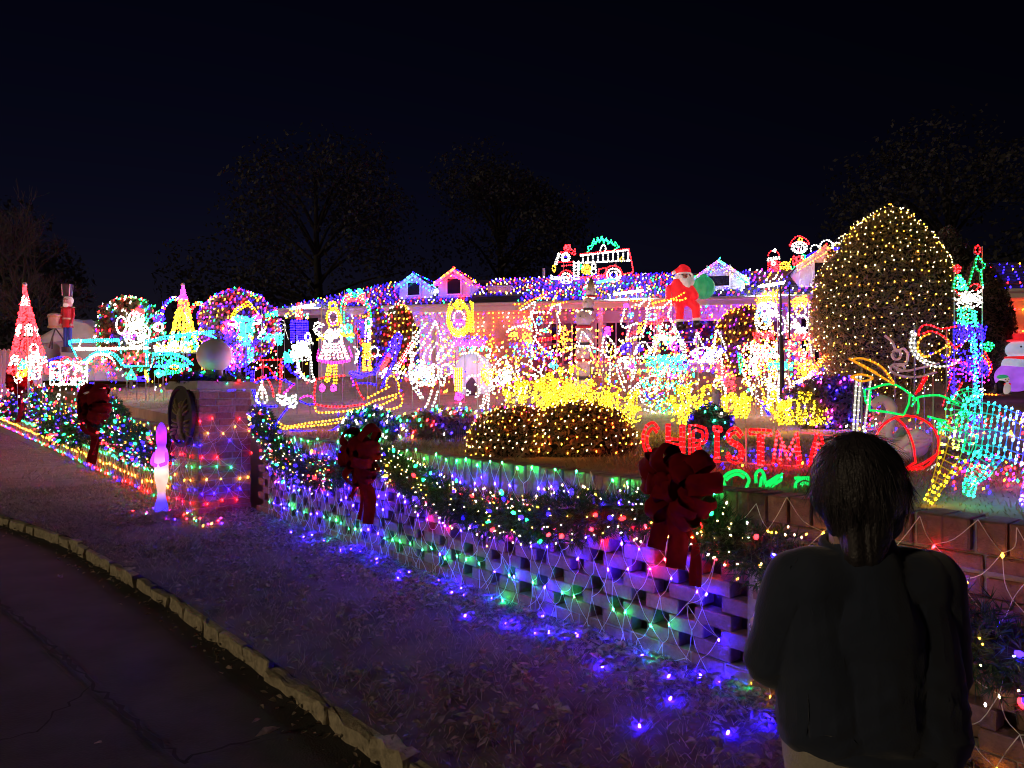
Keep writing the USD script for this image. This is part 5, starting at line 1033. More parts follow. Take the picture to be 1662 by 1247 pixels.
display('deer_display', 'white deer with tall pointed ears grazing in front of the purple window', 'light display', 12.5, [
    ('white', [S((939, 562), (942, 550), (945, 539), (954, 549), (963, 561)), S((939, 563), (952, 562), (966, 565), (981, 574)), S((978, 571), (978, 558), (981, 545)), S((985, 545), (993, 554), (999, 566), (997, 580)), S((1000, 575), (1006, 564), (1014, 555)), L((985, 572), (984, 555)), S((981, 574), (990, 586), (990, 604), (989, 620)), S((1000, 592), (1003, 606), (1008, 620), (1015, 636)), L((1004, 590), (1010, 608), (1016, 622)), S((1002, 585), (1014, 580), (1026, 584), (1032, 600), (1026, 618)), S((1014, 592), (1026, 604), (1024, 620)), SCRIB(1002, 584, 1022, 600, 18, 31), L((1020, 640), (1034, 624), (1046, 616)), S((1012, 668), (1022, 650), (1034, 630), (1050, 612)), L((1015, 670), (1012, 684)), L((1018, 672), (1026, 686)), L((1034, 636), (1044, 655), (1052, 664)), L((1036, 632), (1052, 650))]),
    ('blue', [ZZ(1010, 560, 1012, 576, 4, 3), A(1020, 561, 5, 4)]), ('purple', [ZZ(982, 536, 990, 534, 4, 4)])], [('purple', [(978, 545), (986, 530), (992, 545)], 30), ({'red': 3, 'orange': 1}, [(958, 576), (1000, 580), (996, 592), (962, 590)], 60, .3), ({'purple': 2, 'blue': 2, 'red': 1}, A(1024, 594, 7, 5), 26), ('blue', A(1020, 561, 5, 4), 16)], bpx=1.5, step=4.4)
display('owl_display', 'white round headed animal in lights with blue eye in front of the second deer face', 'light display', 12, [
    ('white', [S((1030, 576), (1034, 562), (1044, 555), (1052, 562), (1053, 574), (1044, 582), (1032, 580)), S((1060, 556), (1064, 545), (1080, 548), (1098, 550), (1108, 562)), S((1064, 552), (1058, 566), (1054, 580)), L((1066, 560), (1060, 580)), S((1104, 550), (1112, 560), (1112, 580), (1106, 590))]), ('blue', [A(1040, 566, 4.5, 3.5), A(1040, 566, 2)])],
    [('blue', A(1040, 566, 5, 4), 20), ({'purple': 3, 'magenta': 2, 'sky blue': 1}, A(1092, 562, 9, 7), 50, .1), ({'white': 3, 'amber': 2, 'green': 1}, [(1058, 545), (1104, 545), (1104, 556), (1060, 560)], 90, .15), ('sky blue', [(1078, 552), (1100, 550), (1098, 556), (1080, 560)], 22)], bpx=1.5, step=4)
display('lit_tree_display', 'small tree thick with green, red, blue and white lights in the middle of the lawn', 'light display', 11, [
    ({'green': 3, 'teal': 2}, [ZZ(1050, 590, 1110, 584, 7, 6), ZZ(1056, 606, 1116, 600, 7, 6), ZZ(1040, 622, 1110, 630, 7, 6), L((1096, 648), (1086, 662), (1072, 672)), L((1082, 645), (1070, 664))]), ('white', [L((1060, 618), (1064, 640)), L((1068, 614), (1066, 638)), S((1058, 668), (1072, 675), (1090, 673), (1106, 662)), L((1034, 640), (1060, 628)), S((1044, 664), (1060, 670))]), ('blue', [S((1048, 636), (1052, 646), (1060, 648), (1068, 642), (1078, 638))]), ('orange', [A(1057, 635, 4, 7)])],
    [('green', [(1046, 578), (1110, 574), (1120, 600), (1050, 604)], 150, .3), ('teal', [(1068, 576), (1104, 576), (1108, 590), (1072, 592)], 110, .25), ({'green': 3, 'white': 3, 'amber': 3, 'red': 2}, [(1040, 600), (1120, 598), (1126, 640), (1036, 640)], 260, .35), ('purple', A(1090, 612, 7, 7), 26), ({'yellow': 3, 'white': 2, 'green': 2}, [(1046, 640), (1120, 640), (1116, 676), (1050, 672)], 150, .3), ('blue', A(1112, 592, 9, 8), 30, .2)], bpx=1.45, step=4)
display('deer_display', 'white rope light deer with blue collar and red bow, left of the angels', 'light display', 11.6, [
    ('white', [S((1158, 575), (1160, 558), (1163, 536), (1172, 550), (1178, 566)), S((1126, 560), (1128, 548), (1132, 540), (1136, 552), (1142, 562)), S((1116, 580), (1126, 570), (1146, 564), (1160, 572), (1174, 570), (1180, 584)), A(1140, 575, 16, 10), S((1170, 576), (1172, 600), (1170, 616), (1160, 618), (1158, 628)), L((1172, 618), (1178, 634), (1176, 660)), SCRIB(1126, 566, 1176, 592, 26, 41), L((1160, 628), (1168, 636), (1166, 668)), L((1196, 668), (1204, 640), (1208, 650))]), ('red', [A(1162, 592, 6, 7), ZZ(1164, 608, 1192, 630, 5, 5)])],
    [('blue', [(1166, 560), (1180, 566), (1178, 574), (1164, 572)], 24), ('red', [(1156, 582), (1170, 582), (1194, 610), (1194, 640), (1178, 640), (1172, 612)], 110, .2), ({'white': 3, 'blue': 1, 'magenta': 1}, [(1118, 568), (1164, 566), (1160, 588), (1126, 590)], 90, .2)], bpx=1.5, step=4.2)
# two trumpeting angels beside the dark lamp post
display('angel_display', 'left of two tall angels: white robe, orange crown, red sash and green band', 'light display', 10.2, [
    ('white', [A(1248, 502, 12, 12), A(1238, 515, 10, 18), S((1232, 500), (1226, 516), (1230, 536), (1240, 544)), S((1252, 514), (1262, 512), (1272, 516), (1274, 536), (1262, 545)), S((1262, 516), (1268, 526), (1262, 536)), L((1248, 520), (1254, 540)), SCRIB(1228, 490, 1262, 520, 30, 51), SCRIB(1210, 560, 1240, 610, 36, 52), SCRIB(1236, 545, 1266, 590, 26, 53), L((1240, 610), (1252, 640), (1246, 668)), L((1250, 606), (1256, 650)), L((1204, 600), (1222, 640), (1204, 668)), S((1236, 660), (1238, 678), (1248, 692), (1262, 696), (1274, 688), (1278, 664)), L((1248, 612), (1246, 660)), L((1260, 606), (1250, 660)), L((1264, 606), (1262, 656))]),
    ('orange', [ZZ(1228, 492, 1262, 480, 6, 7), ZZ(1238, 480, 1262, 474, 4, 5), SCRIB(1228, 578, 1262, 610, 18, 54), L((1230, 620), (1240, 640), (1238, 652))]), ('red', [ZZ(1222, 546, 1256, 542, 6, 5), ZZ(1222, 560, 1240, 590, 5, 5)]), ('sky blue', [A(1231, 508, 3, 6), A(1243, 518, 3, 6)]), ('green', [L((1198, 572), (1200, 590), (1202, 608)), L((1202, 574), (1206, 592), (1202, 606)), ZZ(1246, 592, 1286, 594, 7, 4), L((1246, 590), (1286, 591))]), ('cyan', [A(1255, 594, 3), A(1266, 594, 3), A(1277, 594, 3)]), ('blue', [L((1233, 649), (1244, 668), (1256, 688)), L((1236, 650), (1250, 674))])],
    [('white', [(1228, 492), (1262, 490), (1262, 540), (1230, 540)], 90, .15), ({'white': 5, 'red': 2, 'amber': 2, 'green': 1}, [(1206, 556), (1262, 548), (1262, 610), (1206, 606)], 300, .25), ('orange', [(1226, 494), (1230, 476), (1262, 472), (1264, 494)], 60, .1), ('red', [(1222, 540), (1256, 538), (1256, 556), (1222, 560)], 60, .15), ('green', [(1246, 586), (1288, 588), (1286, 602), (1248, 600)], 70, .1), ({'white': 4, 'amber': 3, 'orange': 2}, [(1206, 606), (1262, 606), (1262, 660), (1206, 660)], 170, .25)], bpx=1.4, step=4.0)
display('angel_display', 'right of two tall angels: white wings, orange crown and an orange trumpet pointing right', 'light display', 10.0, [
    ('white', [A(1299, 505, 8, 9), S((1302, 512), (1310, 518), (1310, 530), (1302, 538), (1290, 540)), S((1280, 512), (1278, 526), (1284, 536)), S((1264, 546), (1276, 538), (1282, 545), (1280, 580)), SCRIB(1280, 508, 1308, 540, 24, 61), L((1312, 546), (1318, 580)), S((1258, 606), (1272, 606), (1280, 616), (1282, 640)), SCRIB(1282, 610, 1330, 640, 24, 62), A(1300, 525, 11, 13), L((1304, 566), (1306, 600)), L((1268, 610), (1272, 650))]),
    ('orange', [L((1318, 598), (1338, 576), (1352, 556), (1358, 562), (1340, 582), (1322, 604)), L((1320, 601), (1356, 560)), ZZ(1286, 494, 1310, 484, 5, 6), SCRIB(1290, 586, 1326, 612, 22, 63), L((1300, 640), (1290, 672), (1288, 690))]), ('red', [ZZ(1276, 548, 1314, 546, 7, 5), ZZ(1282, 560, 1312, 590, 6, 6)]), ('amber', [A(1296, 500, 7, 5)]), ('magenta', [L((1290, 518), (1296, 530)), ZZ(1320, 600, 1326, 622, 4, 4)])],
    [('orange', [(1286, 586), (1324, 584), (1330, 612), (1290, 614)], 120, .2), ({'red': 4, 'white': 2, 'orange': 2}, [(1274, 542), (1316, 540), (1316, 592), (1280, 596)], 190, .2), ({'white': 5, 'orange': 1, 'blue': 1}, [(1270, 610), (1334, 606), (1330, 640), (1276, 650)], 130, .25), ('orange', [(1282, 498), (1290, 482), (1312, 480), (1308, 500)], 50, .1), ({'purple': 3, 'magenta': 2, 'white': 1, 'blue': 2}, [(1318, 606), (1364, 628), (1350, 650), (1320, 640)], 60, .25)], bpx=1.4, step=4.0)
# yellow rope light flowers
def flowers(label, cx, cy, w, h, d, n, seed):
    g = np.random.default_rng(seed); R = []
    for k in range(n):
        x = cx + g.uniform(-1, 1) * w * .5; top = cy - h * g.uniform(.45, 1) * (1 - .4 * abs((x - cx) / w)); bx = cx + (x - cx) * .55 + g.uniform(-8, 8)
        R.append(S((bx, cy), ((bx + x) / 2 + g.uniform(-5, 5), (cy + top) / 2), (x, top)))
        if k % 2 == 0: R += [A(x, top, g.uniform(3, 6), g.uniform(3, 6)), SPIRAL(x, top, 1, 4, 1.4)]
        else: R.append(S((x, top), (x + g.choice([-1, 1]) * 9, top - 3), (x + g.choice([-1, 1]) * 14, top + 8)))
    poly = [(cx - w * .5, cy - h * .3), (cx - w * .2, cy - h * .75), (cx + w * .2, cy - h * .7), (cx + w * .5, cy - h * .25), (cx + w * .4, cy), (cx - w * .4, cy)]
    display('flower_bed_display', label, 'light display', d, [('yellow', R)], [({'yellow': 5, 'amber': 1}, poly, int(w * h * .036), .25)], bpx=1.5, step=4.2)
flowers('tall yellow flowers of rope light rising behind the two netted mounds', 935, 668, 130, 74, 8.6, 24, 71)
flowers('low yellow flowers of light just right of the netted mounds', 1000, 688, 90, 60, 8.2, 16, 72)
flowers('low bank of yellow light flowers between the mounds and the letters', 908, 662, 80, 44, 9.4, 12, 77)
flowers('yellow light flowers above the first red letters', 1128, 690, 90, 70, 8.0, 18, 73)
flowers('yellow light flowers left of the angels above the red letters', 1185, 680, 70, 50, 8.2, 14, 74)
flowers('yellow light flowers under the two angels right of the lamp post', 1300, 690, 110, 62, 8.0, 20, 75)
flowers('yellow light flowers at the foot of the left deer', 850, 655, 70, 34, 10.4, 10, 76)

# --- red letters on a stand, and the green letters below
def letters(word, x0, y0, x1, y1, h):
    """Double outlined rope capitals along a line of bases from (x0, y0) to (x1, y1)."""
    G = {'C': [S((.85, .18), (.55, .0), (.2, .15), (.05, .5), (.2, .85), (.55, 1.0), (.85, .82)), S((.72, .28), (.52, .16), (.32, .28), (.22, .5), (.32, .74), (.52, .85), (.72, .74))],
         'H': [L((.08, 0), (.08, 1)), L((.24, 0), (.24, 1)), L((.76, 0), (.76, 1)), L((.92, 0), (.92, 1)), L((.24, .44), (.76, .44)), L((.24, .58), (.76, .58))],
         'R': [L((.08, 1), (.08, 0), (.5, 0)), S((.5, 0), (.86, .1), (.86, .42), (.5, .54)), L((.24, 1), (.24, .14), (.48, .14)), S((.48, .14), (.66, .2), (.66, .36), (.48, .42), (.24, .42)), L((.34, .54), (.74, 1)), L((.5, .54), (.94, 1))],
         'I': [L((.2, 0), (.8, 0)), L((.2, .12), (.38, .12), (.38, .88), (.2, .88)), L((.8, .12), (.62, .12), (.62, .88), (.8, .88)), L((.2, 1), (.8, 1)), L((.2, 0), (.2, .12)), L((.8, 0), (.8, .12))],
         'S': [S((.88, .2), (.6, 0), (.25, .06), (.1, .26), (.3, .46), (.66, .56), (.76, .72), (.6, .86), (.3, .84), (.12, .72)), S((.78, .28), (.56, .14), (.34, .18), (.26, .3), (.42, .38), (.8, .5), (.92, .74), (.68, 1.0), (.3, .98), (.06, .82))],
         'T': [L((.0, 0), (1, 0), (1, .14), (.6, .14), (.6, 1), (.4, 1), (.4, .14), (0, .14), (0, 0)), L((.5, .1), (.5, .95))],
         'M': [L((.04, 1), (.18, 0), (.5, .62), (.82, 0), (.96, 1)), L((.2, 1), (.26, .36), (.5, .84), (.74, .36), (.8, 1))],
         'A': [L((.02, 1), (.42, 0), (.58, 0), (.98, 1)), L((.2, 1), (.5, .22), (.8, 1)), L((.3, .66), (.7, .66)), L((.26, .76), (.74, .76))]}
    n = len(word); out = []; wide = {'M': 1.45, 'I': .62, 'A': 1.1, 'T': 1.05}; tot = sum(wide.get(c, 1.0) for c in word); x = 0
    for c in word:
        w = wide.get(c, 1.0)
        for pl in G[c]:
            q = []
            for a, b in pl:
                t = (x + .06 + a * (w - .12)) / tot; q.append((x0 + (x1 - x0) * t, y0 + (y1 - y0) * t - h * (1 - b)))
            out.append(q)
        x += w; out.append(None)
    res, cur = [], []
    for q in out:
        if q is None: res.append(('red', cur, 'letter')); cur = []
        else: cur.append(q)
    return res
display('lettered_sign', 'red rope light letters spelling CHRISTMAS on a stand behind the wall', 'light sign', 5.3, letters('CHRISTMAS', 1040, 741, 1385, 764, 56), [], bpx=2.3, step=6.4, rope_r=.010, matl='bulb_glow', stake=False,
    extra=lambda g, W: [obj('stand', tube(W(p) + [0, .02, 0], .006, 5), 'trim_white', g) for p in ([(1040, 742), (1250, 755), (1460, 768)], [(1212, 695), (1212, 730), (1212, 784)], [(1268, 758), (1272, 770), (1272, 790)], [(1048, 742), (1048, 760), (1048, 775)], [(1440, 766), (1440, 780), (1440, 800)], [(1300, 702), (1360, 708), (1455, 712)])])
display('lettered_sign', 'row of green rope light letters, their lower halves hidden by the wall', 'light sign', 4.35, [('green', [S((1172, 778), (1182, 768), (1198, 764), (1210, 770), (1216, 779)), S((1178, 780), (1186, 773), (1198, 770), (1208, 776)), L((1172, 778), (1178, 792)), L((1216, 779), (1210, 794)), S((1229, 785), (1229, 770), (1236, 764), (1242, 772), (1244, 790)), S((1232, 790), (1234, 776), (1238, 772)), L((1244, 790), (1256, 784), (1272, 770), (1270, 780), (1252, 792)), L((1244, 786), (1266, 772)), S((1316, 780), (1304, 776), (1292, 782), (1290, 794), (1298, 800)), L((1292, 777), (1316, 776)), S((1314, 786), (1302, 784), (1298, 792))])], [], bpx=2.0, step=6.5, rope_r=.0095, matl='bulb_glow')

# --- right of the person
display('cart_display', 'cart in green rope light with big red wheel, white posts and yellow shafts', 'light display', 4.9, [
    ('green', [S((1406, 632), (1418, 630), (1434, 625), (1450, 624), (1464, 630), (1478, 640)), L((1478, 640), (1476, 656), (1468, 674)), L((1412, 666), (1440, 669), (1466, 674)), L((1404, 632), (1406, 650), (1414, 668)), L((1488, 646), (1490, 660), (1488, 672)), S((1488, 646), (1500, 643), (1524, 642), (1540, 648), (1556, 656)), L((1484, 650), (1486, 646)), L((1506, 676), (1520, 680), (1540, 684)), L((1522, 682), (1524, 694), (1522, 706)), L((1522, 684), (1538, 692), (1544, 700), (1524, 695)), L((1478, 640), (1488, 648), (1480, 660)), L((1412, 634), (1410, 664))]),
    ('amber', [S((1380, 584), (1400, 582), (1430, 595), (1452, 622)), S((1384, 586), (1420, 606), (1450, 624)), L((1376, 582), (1400, 594), (1422, 606)), S((1380, 612), (1397, 608), (1416, 614), (1398, 619), (1380, 612))]), ('white', [L((1393, 608), (1390, 650), (1387, 700)), L((1415, 610), (1410, 650), (1403, 704)), L((1397, 609), (1394, 650), (1391, 700)), L((1494, 772), (1512, 756), (1520, 752)), L((1490, 766), (1496, 774))]),
    ('red', [A(1473, 721, 52, 46), A(1473, 721, 49, 43, 180, 300), S((1452, 676), (1470, 694), (1482, 722), (1486, 752)), L((1484, 752), (1462, 766), (1458, 772)), L((1528, 734), (1500, 752), (1460, 768)), L((1486, 640), (1494, 626), (1500, 612)), L((1490, 636), (1504, 612))])],
    [('red', A(1461, 767, 7, 5), 24, .03), ('green', A(1528, 692, 10, 9), 30, .05)], bpx=1.5, step=6.5, rope_r=.007)
display('horn_display', 'curled horn of white, yellow and red rope light in front of the big egg shrub', 'light display', 6.6, [
    ('white', [S((1483, 541), (1479, 560), (1486, 576), (1500, 588), (1520, 595), (1548, 592), (1560, 582)), S((1486, 540), (1483, 560), (1490, 576), (1504, 586), (1518, 590)), L((1478, 542), (1484, 536), (1488, 546))]), ('amber', [A(1513, 562, 26, 20, 100, 250), S((1490, 562), (1492, 576), (1505, 578), (1524, 570), (1540, 560)), S((1536, 548), (1541, 570), (1536, 580))]), ('red', [S((1490, 546), (1492, 534), (1500, 528), (1512, 529), (1526, 534), (1552, 530)), S((1496, 542), (1512, 538), (1530, 546), (1545, 560), (1552, 568)), L((1548, 566), (1560, 560))]), ('blue', [L((1528, 576), (1533, 582)), L((1508, 575), (1514, 573))])], [], bpx=1.5, step=6, rope_r=.006)
dim = [S((1436, 545), (1448, 555), (1455, 570), (1466, 566), (1474, 574)), A(1455, 576, 7, 8), S((1474, 574), (1470, 590), (1450, 592), (1446, 602), (1462, 610), (1490, 612), (1520, 604)), S((1450, 596), (1470, 602), (1500, 596), (1524, 590)), A(1462, 598, 6, 5)]
gd = thing('unlit_display', 'unlit pale rope shape hanging beside the curled horn', 'light display', (*P(1470, 612, 6.9)[:2], lawnz(*P(1470, 612, 6.9)[:2])))
obj('rope', cat_([tube([P(x, y, 6.9) for x, y in pl], .012, 6) for pl in dim]), 'wire_white', gd, smooth=True)
obj('stake', cat_([tube([[*P(x, 600, 6.9)[:2], float(lawnz(*P(x, 600, 6.9)[:2])) - .1], P(x, 600, 6.9), P(x, 570, 6.9)], .006, 4) for x in (1452, 1500)]), 'steel', gd)
display('elf_stack_display', 'tower of tumbling elves in green, white, blue and purple lights at the right', 'light display', 7.2, [
    ('red', [A(1586, 406, 4, 7), A(1553, 437, 5, 6), A(1553, 437, 3, 3), S((1574, 466), (1582, 461), (1590, 464), (1584, 472)), L((1548, 470), (1558, 482)), S((1598, 570), (1606, 585), (1610, 598), (1604, 612)), L((1546, 606), (1536, 640), (1530, 660)), L((1562, 620), (1546, 650)), S((1540, 600), (1550, 590), (1570, 588))]),
    ('green', [S((1582, 430), (1586, 416), (1592, 424), (1598, 432), (1588, 440), (1582, 430)), L((1574, 462), (1582, 432)), L((1592, 438), (1596, 466)), S((1549, 470), (1552, 452), (1558, 446), (1566, 456), (1572, 472)), ZZ(1556, 448, 1568, 470, 4, 6), ZZ(1556, 500, 1566, 528, 5, 6), ZZ(1574, 500, 1582, 532, 5, 6), SPIRAL(1604, 564, 2, 9, 2), L((1594, 560), (1606, 556))]),
    ('white', [L((1548, 484), (1570, 488), (1596, 470)), L((1550, 494), (1572, 488), (1594, 492)), L((1562, 474), (1572, 490), (1580, 502)), L((1552, 488), (1586, 484)), ZZ(1560, 484, 1592, 486, 6, 5), SCRIB(1556, 474, 1590, 500, 20, 81)]), ('cyan', [ZZ(1580, 545, 1586, 650, 14, 5), L((1583, 540), (1583, 690))]), ('blue', [ZZ(1556, 540, 1600, 540, 6, 12), ZZ(1545, 600, 1552, 640, 5, 5), L((1550, 522), (1548, 580)), ZZ(1560, 590, 1606, 600, 6, 10)]), ('purple', [S((1534, 588), (1550, 584), (1566, 592), (1586, 590)), S((1536, 596), (1556, 600), (1580, 610))]), ('orange', [S((1594, 576), (1604, 588), (1608, 602)), L((1578, 644), (1594, 640), (1620, 641))])],
    [('green', [(1550, 472), (1556, 446), (1574, 470)], 40, .08), ('white', [(1548, 476), (1596, 466), (1592, 500), (1554, 500)], 80, .1), ('green', [(1552, 498), (1586, 498), (1588, 530), (1556, 530)], 80, .12), ('blue', [(1548, 526), (1596, 526), (1598, 580), (1552, 580)], 160, .2), ({'blue': 3, 'purple': 3, 'magenta': 3}, [(1536, 580), (1604, 580), (1606, 622), (1540, 620)], 160, .2), ({'cyan': 3, 'blue': 3, 'white': 1}, [(1572, 520), (1594, 520), (1592, 700), (1576, 700)], 120, .12), ('blue', [(1572, 672), (1592, 668), (1590, 690), (1576, 692)], 40), ('blue', [(1545, 620), (1554, 620), (1550, 645), (1543, 645)], 20), ('white', A(1594, 634, 5, 4), 14)], bpx=1.35, step=5)
# big wire animal netted in rainbow lights: a cage of rings and long wires
def rainbow_animal():
    d0 = 3.75; g = thing('wire_animal_display', 'large wire cage animal netted in yellow, green, cyan and purple lights beside the wall', 'light display', (*P(1600, 800, d0)[:2], lawnz(*P(1600, 800, d0)[:2])))
    stops = [(1500, 'yellow'), (1535, 'yellow'), (1556, 'green'), (1580, 'teal'), (1612, 'cyan'), (1640, 'sky blue'), (1675, 'purple'), (1760, 'magenta')]
    xs = [s for s, _ in stops]; cc = np.array([C3[c] for _, c in stops])
    colat = lambda px, py: np.stack([np.interp(np.asarray(px) + .35 * (700 - np.asarray(py)) * (np.asarray(px) < 1560), xs, cc[:, k]) for k in range(3)], -1)
    T, TC, B, BC, BX = [], [], [], [], []
    def wire(pp, tc=1):
        """pp: rows (px, py, depth)."""
        pp = np.asarray(pp, float); w = np.array([P(*q) for q in pp]); t = tube(w, .0022, 4); T.append(t); TC.append(np.repeat(colat(pp[:, 0], pp[:, 1]), 4, 0))
    def ring(cx, cy, rx, ry, rz, tilt, n=26, nb=14, skip=0):
        t = np.linspace(0, 2 * np.pi, n); x = cx + ry * np.sin(t) * math.sin(tilt) + rx * np.cos(t) * 0; y = cy - ry * np.sin(t) * math.cos(tilt); z = d0 + rz * np.cos(t)
        wire(np.column_stack([x, y, z]))
        tb = rng.uniform(0, 2 * np.pi, nb); q = np.column_stack([cx + ry * np.sin(tb) * math.sin(tilt), cy - ry * np.sin(tb) * math.cos(tilt), d0 + rz * np.cos(tb)])
        B.extend(P(*k) for k in q); BC.extend(colat(q[:, 0], q[:, 1]))
    top = lambda x: np.interp(x, [1545, 1565, 1600, 1630, 1665, 1720, 1780], [690, 655, 652, 660, 676, 690, 720]); bot = lambda x: np.interp(x, [1545, 1560, 1590, 1620, 1660, 1720, 1780], [716, 730, 742, 742, 755, 770, 750])
    for x in np.arange(1550, 1776, 9.5): ring(x, (top(x) + bot(x)) / 2, 0, (bot(x) - top(x)) / 2, .20, .16, nb=13)
    for a in np.linspace(0, 2 * np.pi, 11)[:-1]:
        x = np.arange(1550, 1776, 12.0); wire(np.column_stack([x, (top(x) + bot(x)) / 2 - (bot(x) - top(x)) / 2 * math.sin(a), np.full(len(x), d0) + .2 * math.cos(a)]))
    def leg(pts, radii, dz, cname=None):
        p = smooth_path(np.column_stack([np.array(pts, float), np.full(len(pts), d0 + dz)]), 14); rr = np.interp(np.linspace(0, 1, len(p)), np.linspace(0, 1, len(radii)), radii); dirs = np.gradient(p[:, :2], axis=0); dirs /= np.linalg.norm(dirs, axis=1, keepdims=True); nn = np.column_stack([-dirs[:, 1], dirs[:, 0]])
        for a in np.linspace(0, 2 * np.pi, 7)[:-1]: wire(np.column_stack([p[:, :2] + nn * (rr * math.cos(a))[:, None], p[:, 2] + rr / FPX * d0 * math.sin(a)]))
        for k in range(len(p)):
            a = np.linspace(0, 2 * np.pi, 14); wire(np.column_stack([p[k, 0] + nn[k, 0] * rr[k] * np.cos(a), p[k, 1] + nn[k, 1] * rr[k] * np.cos(a), p[k, 2] + rr[k] / FPX * d0 * np.sin(a)]))
            for b in rng.uniform(0, 6.28, 4): B.append(P(p[k, 0] + nn[k, 0] * rr[k] * math.cos(b), p[k, 1] + nn[k, 1] * rr[k] * math.cos(b), p[k, 2] + rr[k] / FPX * d0 * math.sin(b))); BC.append(colat(p[k, 0], p[k, 1]))
    leg([(1558, 700), (1546, 740), (1530, 770), (1520, 792), (1508, 814)], [30, 24, 14, 9, 8], -.1)
    leg([(1606, 735), (1590, 762), (1576, 782), (1572, 804)], [24, 18, 11, 9], -.14)
    leg([(1690, 750), (1680, 778), (1668, 800), (1664, 826)], [26, 18, 11, 9], -.14); leg([(1740, 750), (1736, 780), (1730, 824)], [24, 14, 9], .1)
    leg([(1566, 690), (1552, 672), (1556, 652), (1572, 640), (1592, 646)], [22, 18, 14, 10, 6], .02)
    t = cat_(T); obj('wire_cage', t, 'rope_glow', g, smooth=True, col=np.vstack(TC) * .8)
    B, BC = np.array(B), np.array(BC); lights('bulbs', B, BC * rng.uniform(.6, 1.2, (len(B), 1)), .0062 * rng.uniform(.8, 1.3, len(B)), g, 'bulb_glow', 1.5, kind=OCT)
rainbow_animal()
# loose lights on the ground and in the planting
def scatter(label, n, fn, pal, r, matl='bulb_near'):
    p = np.array([fn() for _ in range(n)]); v = bulbs(p, r * rng.uniform(.8, 1.2, n), 1.6)
    obj('fairy_lights', v, matl, col=np.repeat(pick(pal, n), 6, 0), label=label, cat='fairy lights', kind='stuff')
def onlawn(x0, x1, y0, y1, up=.06):
    def f():
        x, d = rng.uniform(x0, x1), rng.uniform(y0, y1); q = np.array([(x - CX) / FPX * d, d, 0]); q[2] = float(lawnz(q[0], q[1])) + rng.uniform(.01, up); return q
    return f
scatter('multicoloured fairy lights lying in the bed under the wire cage animal', 130, onlawn(1545, 1690, 3.9, 5.2), {'blue': 3, 'red': 3, 'amber': 2, 'magenta': 2, 'green': 1}, .0065, 'bulb_glow')
scatter('blue and red fairy lights strewn behind the cart and the swan', 120, onlawn(1390, 1680, 6.5, 9), {'blue': 4, 'red': 3, 'white': 1, 'green': 1, 'amber': 2}, .011, 'bulb_glow')
scatter('blue fairy lights strewn below the red letters', 46, onlawn(1150, 1420, 4.9, 6.2), {'blue': 5, 'magenta': 1, 'amber': 1}, .008, 'bulb_glow')
scatter('multicoloured fairy lights strewn over the lawn at the feet of the deer', 150, onlawn(660, 1000, 9.5, 13), MULTI, .013, 'bulb_glow')
scatter('red and multicoloured lights strewn in the middle of the lawn before the house', 420, onlawn(640, 1340, 16, 22, .9), {'red': 4, 'blue': 3, 'amber': 3, 'orange': 2, 'magenta': 2, 'green': 1, 'white': 1}, .026, 'bulb_glow')
scatter('warm white and amber lights heaped through the displays in the middle of the lawn', 520, onlawn(770, 1330, 11, 17, 1.15), {'white': 4, 'warm': 4, 'amber': 4, 'orange': 3, 'green': 1, 'red': 1}, .019, 'bulb_glow')
scatter('amber and orange lights in the low planting along the porch', 320, onlawn(700, 1100, 20, 24, 1.6), {'amber': 4, 'orange': 4, 'warm': 2, 'red': 2}, .027, 'bulb_glow')
scatter('multicoloured lights over the planting between the hedges at the left', 160, onlawn(130, 500, 23, 27, 1.2), MULTI, .03, 'bulb_glow')
scatter('white and red lights strewn under the gift box and cone tree', 70, onlawn(0, 150, 14, 20, .5), {'white': 3, 'red': 3, 'blue': 1, 'green': 1}, .02, 'bulb_glow')
# low wire border fence
f_ = thing('border_fence', 'low border fence of thin bent wire hoops behind the middle garland', 'fence', P(745, 690, 8.3))
for k in range(16):
    x = 700 + k * 6.4; a, b = P(x, 700, 8.2), P(x + 9, 700, 8.2); z = float(lawnz(a[0], a[1])); h = .20
    obj('hoop', tube(smooth_path([[a[0], a[1], z - .05], [a[0], a[1], z + h * .7], [(a[0] + b[0]) / 2, a[1], z + h], [b[0], a[1], z + h * .7], [b[0], a[1], z - .05]], 16), .003, 4), 'post_black', f_)
# ---------------------------------------------------------------- figures and other solid things
def ell(c, r, sub=3, rot=None):
    m = trimesh.creation.icosphere(sub); v = np.array(m.vertices) * np.asarray(r, float)
    if rot is not None: v = v @ np.asarray(rot).T
    return v + np.asarray(c), np.array(m.faces)
def chain(joints, seg=20):
    """Hulls of neighbouring spheres joined into one body. joints: [((x,y,z,r), (x,y,z,r)), ...]"""
    def pts(j): m = trimesh.creation.icosphere(2); return np.array(m.vertices) * j[3] + np.array(j[:3])
    parts = [Manifold.hull_points(np.vstack([pts(a), pts(b)])) for a, b in joints]
    return Manifold.batch_boolean(parts, m3.OpType.Add)
def soft(man, edge=.02, it=12, noise_amp=0.0, nscale=9.0, seed=0):
    m = man.refine_to_length(edge).to_mesh(); t = trimesh.Trimesh(np.array(m.vert_properties[:, :3], float), np.array(m.tri_verts), process=True)
    trimesh.smoothing.filter_taubin(t, iterations=it)
    if noise_amp: t.vertices = t.vertices + t.vertex_normals * ((meshkit.fbm(np.array(t.vertices) * nscale, 4, seed) - .5) * 2 * noise_amp)[:, None]
    return t

